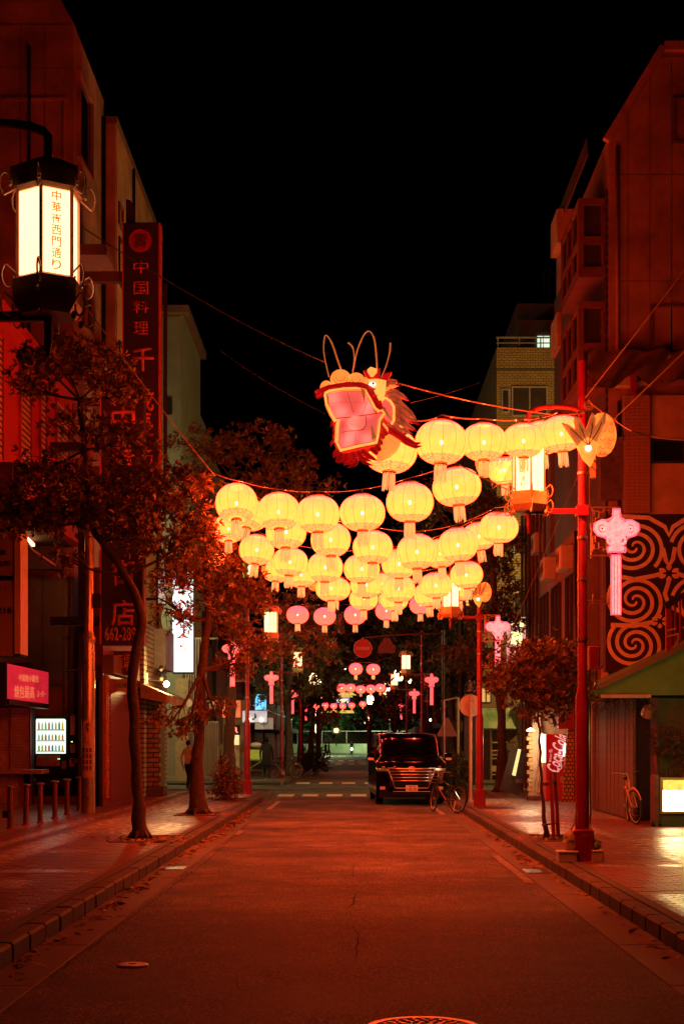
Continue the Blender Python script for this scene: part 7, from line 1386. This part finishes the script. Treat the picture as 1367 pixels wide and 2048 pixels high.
# ------------------------------------------------------------------ right side furniture
cm = thing('drinks_vending_machine', 'red drinks vending machine with Coca-Cola lettering by the gridded yellow pier', 'vending machine', (0, 0, 0)); Y = 37.7
cr_ = mat('red_machine_paint', (.5, .02, .03), .35, .12, 3, .05); xa3, xb3 = PX(1091, Y), PX(1131, Y)
MB().cbox(xa3, xb3, Y, Y + .7, .16, PZ(1468, Y), .02).build('cabinet', cr_, cm); MB().box(PX(1086, Y), xa3 - .004, Y + .05, Y + .6, PZ(1525, Y), PZ(1468, Y)).build('lit_edge', emat('warm_white_edge', (1, .8, .5), 2.2), cm)
whl = emat('white_script', (1, .55, .5), .45, 0, 8, (.8, .75, .7))
text('Coca-Cola', 1.02, .36, (PX(1113, Y), Y - .005, PZ(1506, Y)), whl, cm, roll=R(76), shear=.4, bold=.02); text('ecoる', .34, .09, (PX(1099, Y), Y - .005, PZ(1511, Y)), whl, cm, roll=R(84))
q = MB(); ribbon(q, [(PX(x, Y), PZ(y, Y)) for x, y in ((1104, 1540), (1113, 1543), (1122, 1536), (1120, 1522), (1128, 1520))], .025, Y - .009); q.build('swash', whl, cm, fix=False); b = MB(); b.box(PX(1123, Y), PX(1130, Y), Y - .012, Y - .004, PZ(1535, Y), PZ(1528, Y)); b.box(PX(1119, Y), PX(1130, Y), Y - .012, Y - .004, PZ(1565, Y), PZ(1552, Y)); b.build('sticker', M['cream'], cm)
cm2 = thing('lit_drinks_display', 'glowing white drinks display squeezed between the red machine and the pier', 'vending machine', (0, 0, 0)); MB().cbox(PX(1132, 37.9), PX(1148, 37.9), 37.95, 38.6, .16, PZ(1468, 37.9), .02).build('cabinet', M['white'], cm2); dd = MB().box(PX(1133, 37.9), PX(1147, 37.9), 37.93, 37.945, PZ(1527, 37.9), PZ(1470, 37.9)).build('display', emat('warm_display', (1, .88, .62), 2.6), cm2)
for j in range(4):
    for i in range(3): MB().lathe([(.024, 0), (.024, .11), (.01, .15)], 8, (PX(1135.5 + i * 4.5, 37.9), 37.9, PZ(1524 - j * 13.5, 37.9))).build('bottle', emat('drink_%d' % ((i + j) % 8), (.5, .3, .1), .5), dd)
q = thing('neon_tube', 'short white glare tube on the edge of the red machine', 'lamp', (0, 0, 0)); MB().tube([W(1129, 1487, 37.55), W(1126, 1512, 37.55)], .018, 8).build('tube', emat('white_tube', (.8, 1, .9), 7), q)
lg = bpy.data.lights.new('alcove_light', 'POINT'); lg.energy = 55; lg.color = (1, .78, .42); lg.shadow_soft_size = .15; al_ = thing('ceiling_lamp', 'warm downlight under the canopy over the drinks machines', 'lamp', W(1060, 1462, 38.2)); MB().lathe([(.02, .08), (.1, .03), (.11, 0), (.02, .0)], 16).build('shade', emat('downlight', (1, .8, .45), 14), al_); lo = bpy.data.objects.new('lamp_light', lg); COL.objects.link(lo); lo.parent = al_; lo.location = (0, -.1, -.16)
tr_ = thing('trash_bin', 'small dark box at the foot of the leaning boards', 'box', W(1072, 1600, 38.3)); tr_.location.z = PZ0; MB().cbox(-.25, .2, -.15, .15, 0, .14, .02).build('box_body', M['wood'], tr_)
lsn = thing('leaning_sign', 'leaning easel sign board with glowing yellow face by the corner shop', 'sign board', (0, 0, 0)); Y = 41
q = MB(); q.bar(W(1018, 1586, Y), W(1042, 1498, Y), .03, .6); q.build('board', M['iron'], lsn); q = MB(); q.add([W(1023, 1550, Y - .33), W(1030, 1552, Y - .33), W(1041, 1499, Y - .33), W(1035, 1498, Y - .33)] + [v + Vector((0, .02, 0)) for v in (W(1023, 1550, Y - .33), W(1030, 1552, Y - .33), W(1041, 1499, Y - .33), W(1035, 1498, Y - .33))], [(0, 1, 2, 3), (7, 6, 5, 4), (0, 4, 5, 1), (1, 5, 6, 2), (2, 6, 7, 3), (3, 7, 4, 0)]); q.build('lit_face', emat('yellow_face', (1, .85, .3), 1.0), lsn)
q = MB(); q.bar(W(1044, 1586, Y + .4), W(1040, 1500, Y), .04); q.build('leg', M['wood'], lsn); text('EAT', .2, .1, W(1038, 1562, Y - .2), M['wood2'], lsn)
# board with flower-like lit sign
s5 = thing('lit_sign', 'pink white lit vertical sign with yellow characters behind the second red pole', 'lit sign', (0, 0, 0)); Y = 46.0
MB().cbox(PX(1014, Y), PX(1051, Y), Y, Y + .3, PZ(1325, Y), PZ(1234, Y), .02).build('casing', emat('pink_white_face', (1, .42, .36), .75), s5); MB().box(PX(1050, Y), PX(1053, Y), Y + .01, Y + .32, PZ(1325, Y), PZ(1232, Y)).build('frame', M['iron'], s5)
ygl = emat('yellow_glow', (1, .8, .25), 2.4); text('中華', .46, .25, (PX(1032, Y), Y - .01, PZ(1247, Y)), ygl, s5, bold=.03); text('華', .36, .46, (PX(1032, Y), Y - .01, PZ(1277, Y)), ygl, s5, bold=.04)
# road signs
def sign_post(lab, px, py, Y, top, r_=.03, m=None):
    t = thing('road_sign', lab, 'road sign', W(px, py, Y)); t.location.z = PZ0; MB().tube([(0, 0, 0), (0, 0, top)], r_, 12).build('post', m or M['alu'], t, smooth='auto'); return t
t = sign_post('back of a round road sign on a pale post beside the second red pole', 940, 1598, 39, PZ(1390, 39) - PZ0, .045, mat('peach_post', (.55, .35, .22), .5)); q = MB(); q.lathe([(.001, 0), (.3, 0), (.31, .012), (.3, .024), (.001, .024)], 36, (.0, .06, PZ(1411, 39) - PZ0), M=Matrix.Rotation(R(90), 4, 'X')); q.build('disc', M['alu'], t)
for dz in (-.12, .12): MB().cbox(-.08, .08, -.055, .05, PZ(1411, 39) - PZ0 + dz - .02, PZ(1411, 39) - PZ0 + dz + .02, .005).build('clamp', M['steel'], t)
t = sign_post('back of a triangular road sign on a thin post behind the van', 888, 1592, 43, PZ(1400, 43) - PZ0, .03); z = PZ(1455, 43) - PZ0; q = MB(); q.prism([(-.2, z - .27), (.36, z - .27), (.38, z - .22), (.12, z + .3), (.06, z + .3), (-.22, z - .22)], .05, .065); q.build('triangle', mat('sign_back', (.2, .17, .13), .5, .3, 6), t)
t = sign_post('pale traffic sign post with a horizontal arm further back on the right', 915, 1570, 55, PZ(1395, 55) - PZ0, .05, M['wood2']); MB().bar((0, 0, PZ(1395, 55) - PZ0), (-.65, 0, PZ(1402, 55) - PZ0), .05).build('arm', M['steel'], t); q = MB(); q.cbox(-.2, .2, .06, .09, 2.0, 2.4, .01); q.build('plate', M['iron'], t)
ne = thing('no_entry_sign', 'round red no entry sign hanging over the road among dark leaves', 'road sign', W(725, 1297, 46)); q = MB(); q.lathe([(.001, 0), (.295, 0), (.295, .015), (.001, .015)], 40, (0, 0, 0), M=Matrix.Rotation(R(90), 4, 'X')); q.build('disc', mat('no_entry_red', (.3, .02, .02), .45, .15, 4, .05), ne); MB().box(-.22, .22, -.024, -.017, -.05, .05).build('bar', mat('sign_white', (.4, .33, .28), .5, .15, 5, 0), ne)
q = MB(); q.tube([(.296 * math.cos(u), -.01, .296 * math.sin(u)) for u in np.linspace(0, 2 * PI, 33)], .008, 5, cap=False); q.build('rim', M['cream'], ne)
MB().tube([(.0, .06, -.3), (.0, .06, .35)], .025, 8).build('hanger', M['steel'], ne); MB().tube([(0, .06, .35), (1.2, .06, .45), (2.6, .08, .5)], .035, 8).build('arm', M['iron'], ne); MB().prism([(.48, -.15), (1.05, -.15), (1.05, .05), (.86, .35), (.7, .35), (.5, .05)], .04, .055).build('direction_plate', M['iron'], ne); MB().tube([(2.6, .08, .6), (2.6, .08, -4.6)], .05, 10).build('post', M['iron'], ne)
# A-board, bags, menu board
ab = thing('menu_board', 'lit framed menu board with a blank white sheet at the right edge', 'menu board', (0, 0, 0)); Y = 26.4
x0, x1 = PX(1310, Y), PX(1400, Y)
MB().box(x0, x1, Y, Y + .3, PZ(1656, Y), PZ(1556, Y)).build('cabinet', mat('board_green', (.06, .09, .04), .6), ab)
for x in (x0 - .03,): MB().cbox(x, x + .09, Y - .05, Y + .35, PZ(1665, Y), PZ(1550, Y), .01).build('post', M['wood'], ab)
fr_ = MB(); a0, a1, z0, z1 = PX(1318, Y), PX(1372, Y), PZ(1627, Y), PZ(1555, Y)
for p in ((a0, a0 + .05, z0, z1), (a1 - .05, a1, z0, z1), (a0 + .05, a1 - .05, z0, z0 + .045), (a0 + .05, a1 - .05, z1 - .045, z1)): fr_.box(p[0], p[1], Y - .05, Y - .002, p[2], p[3])
fr_.build('frame', mat('brass_frame', (.5, .4, .15), .4, metal=.4), ab)
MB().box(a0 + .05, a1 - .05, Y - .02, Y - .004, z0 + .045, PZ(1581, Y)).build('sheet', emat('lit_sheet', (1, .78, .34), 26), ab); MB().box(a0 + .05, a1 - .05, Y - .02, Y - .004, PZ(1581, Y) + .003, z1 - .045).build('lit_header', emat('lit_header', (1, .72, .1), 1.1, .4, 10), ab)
for x, z in ((1331, 1590), (1354, 1589), (1334, 1613), (1350, 1610)): MB().ell((PX(x, Y), Y - .024, PZ(z, Y)), (.008, .006, .008), 6, 5).build('pin', M['black'], ab)
for x in (0, 1): MB().lathe([(.01, -.03), (.05, -.03), (.05, .03), (.01, .03)], 14, (x0 + x * .12 - .05, Y - .02, PZ0 + .05), M=Matrix.Rotation(R(90), 4, 'Y')).build('castor', M['black'], ab)
sh_ = thing('shop_lamp', 'warm wall lamp of the shop just past the right edge, lighting the pavement', 'wall lamp', (6.05, 24.5, 1.95)); MB().ell((0, 0, 0), (.16, .16, .2), 12, 8).build('globe', emat('shop_globe', (1, .75, .3), 30), sh_); ls_ = bpy.data.lights.new('lamp_light', 'POINT'); ls_.energy = 30; ls_.color = (1, .58, .1); ls_.shadow_soft_size = .12; lo = bpy.data.objects.new('lamp_light', ls_); COL.objects.link(lo); lo.parent = sh_; lo.location = (-.22, -.05, -.1)
MB().box(.17, .3, -.06, .06, -1.8, .5).build('wall_post', B['brown'], sh_)
gb = thing('rubbish_bag', 'crumpled pale rubbish bag on a white tray left of the red pole base', 'rubbish bag', W(1140, 1716, 18.75)); gb.location.z = PZ0
def bag(name, c, r_, m, par, seed):
    q = MB(); q.ell((0, 0, 0), r_, 16, 12); rg_ = np.random.default_rng(seed); q.v = [(c[0] + x * (1 + .22 * math.sin(9 * z / r_[2] + 5 * x / r_[0]) * .5 + rg_.normal() * .05), c[1] + y * (1 + rg_.normal() * .06), c[2] + z * (1 + rg_.normal() * .03)) for x, y, z in q.v]; return q.build(name, m, par, smooth=False)
bm_ = mat('plastic_bag', (.55, .42, .25), .25, .3, 8, .3, 20); bag('bag_body', (0, 0, .24), (.1, .1, .17), bm_, gb, 1); MB().tube([(0, 0, .4), (.05, 0, .5), (.08, .0, .7), (.1, 0, .45)], .012, 6).build('bag_handle', bm_, gb)
tb_ = thing('foam_tray', 'white foam box under the rubbish bag at the red pole base', 'box', W(1132, 1722, 18.7)); tb_.location.z = PZ0; MB().cbox(-.12, .13, -.1, .12, 0, .12, .015).build('box_body', M['white'], tb_); MB().cbox(-.13, .14, -.11, .13, .121, .14, .006).build('lid', M['white'], tb_)
tb2 = thing('foam_tray', 'white foam box right of the red pole base', 'box', W(1193, 1722, 18.7)); tb2.location.z = PZ0; MB().cbox(-.08, .07, -.1, .12, 0, .13, .015).build('box_body', M['white'], tb2); MB().cbox(-.085, .075, -.105, .125, .131, .15, .006).build('lid', M['white'], tb2)
gb2 = thing('rubbish_bag', 'small greenish bag slumped on the foam box right of the pole', 'rubbish bag', W(1190, 1710, 18.75)); gb2.location.z = PZ0; bag('bag_body', (0, 0, .22), (.08, .08, .08), mat('green_bag', (.25, .4, .15), .3, .3, 9, .3, 20), gb2, 4); MB().tube([(-.03, 0, .28), (-.06, 0, .42), (-.07, .02, .5)], .01, 6).build('bag_handle', bm_, gb2)
# ------------------------------------------------------------------ far things
gs = thing('gate_sign', 'distant ornate gate across the street with a blue name board and yellow characters', 'gate', (0, 0, 0)); Y = 150
MB().box(PX(671, Y), PX(699, Y), Y, Y + .3, PZ(1409, Y), PZ(1395, Y)).build('name_board', emat('blue_board', (.05, .12, 1), .5), gs); text('中華街', 1.2, .5, (PX(685, Y), Y - .03, PZ(1402, Y)), emat('gold_glow', (1, .8, .3), 2.0), gs, bold=.03)
rm = emat('gate_roof_lights', (1, .65, .12), .8, .6, 3)
for a, c, z in ((645, 705, 1392), (660, 712, 1388), (640, 712, 1424)): MB().prism([(PX(a, Y), PZ(z + 2, Y)), (PX(c, Y), PZ(z + 2, Y)), (PX(c - 8, Y), PZ(z - 3, Y)), (PX(a + 8, Y), PZ(z - 3, Y))], Y - .5, Y + 1).build('roof', rm, gs)
for px in (636, 738): MB().tube([(PX(px, Y), Y + .4, 0), (PX(px, Y), Y + .4, PZ(1400, Y))], .25, 12).build('post', M['redpaint'], gs)
og = thing('signal_lamp', 'orange glowing signal lamp at the far end of the street', 'signal lamp', W(672, 1461, 205)); MB().ell((0, 0, 0), (.3, .2, .3), 12, 8).build('lens', emat('orange_signal', (1, .42, .05), 26), og); MB().tube([(0, .3, -2.2), (0, .3, .6)], .08, 8).build('post', M['iron'], og); MB().cbox(-.6, .6, .21, .5, -.45, .45, .05).build('housing', M['iron'], og)
fl_ = thing('park_lamp', 'greenish white lamp glowing above the far park wall', 'park lamp', W(779, 1428, 225)); MB().ell((0, 0, 0), (.42, .3, .42), 12, 8).build('globe', emat('green_white_globe', (.75, 1, .6), 20), fl_); MB().tube([(0, 0, 0), (0, 0, -5.9)], .1, 8).build('post', M['iron'], fl_)
pl2 = bpy.data.lights.new('lamp_light', 'POINT'); pl2.energy = 9000; pl2.color = (.75, 1, .5); pl2.shadow_soft_size = .4; lo = bpy.data.objects.new('lamp_light', pl2); COL.objects.link(lo); lo.parent = fl_; lo.location = (0, -1.5, .3)
fl3 = thing('park_lamp', 'pale lamp column at the far end left of the crossing', 'park lamp', W(634, 1424, 190)); MB().ell((0, 0, 0), (.3, .3, .6), 12, 8).build('globe', emat('cream_globe', (1, .85, .5), 9), fl3); MB().ell((0, 0, -2.2), (.25, .25, .9), 12, 8).build('lower_globe', emat('cream_globe', (1, .85, .5), 9), fl3); MB().tube([(0, 0, 0), (0, 0, -5.7)], .15, 8).build('post', M['cream'], fl3)
pl4 = bpy.data.lights.new('lamp_light', 'POINT'); pl4.energy = 3500; pl4.color = (.85, 1, .5); pl4.shadow_soft_size = .4; lo = bpy.data.objects.new('lamp_light', pl4); COL.objects.link(lo); lo.parent = fl3; lo.location = (2, -1.5, .5)
for i, (px, py, Y, r_) in enumerate(((626, 1356, 75, .2), (638, 1365, 90, .13), (797, 1350, 78, .26), (773, 1375, 95, .22), (740, 1400, 120, .3), (690, 1338, 70, .05), (819, 1362, 80, .1), (735, 1438, 150, .15), (730, 1445, 150, .1), (860, 1440, 70, .05))):
    q = thing('distant_lamp', f'{["cream lamp left of the pink pair", "tiny lamp below the left cream one", "large cream lamp in the right leaves", "cream lamp right of the second pink row", "cream lamp right of the last pink row", "tiny white point above the pink pair", "yellowish lamp beside the large cream one", "upper tiny white point over the far hedge", "lower tiny white point over the far hedge", "tiny point above the van roof"][i]}', 'lamp', W(px, py, Y)); MB().lathe([(r_ * .7, -r_ * 1.2), (r_, 0), (r_ * .8, r_ * 1.1), (.01, r_ * 1.4)], 6).build('glass', emat('distant_cream', (1, .72, .32), 8) if r_ > .08 else emat('distant_white', (1, .95, .8), 5), q); MB().tube([(0, .05, -r_ * 1.2), (0, .05, -r_ * 3)], .02, 5).build('hanger', M['iron'], q)
for lab, x, Y, px in (('concrete utility pole right of the street behind the van', 5.0, 66, 0), ('dark utility pole further down the right pavement', 4.2, 78, 0)):
    q = thing('utility_pole', lab, 'pole', (x, Y, PZ0)); MB().tube([(0, 0, 0), (0, 0, 9.5)], [.17, .12], 12).build('pole', M['iron'], q); MB().bar((-.6, -.1, 8.6), (.6, -.1, 8.6), .08).build('crossarm', M['steel'], q)
bpy.context.view_layer.update()
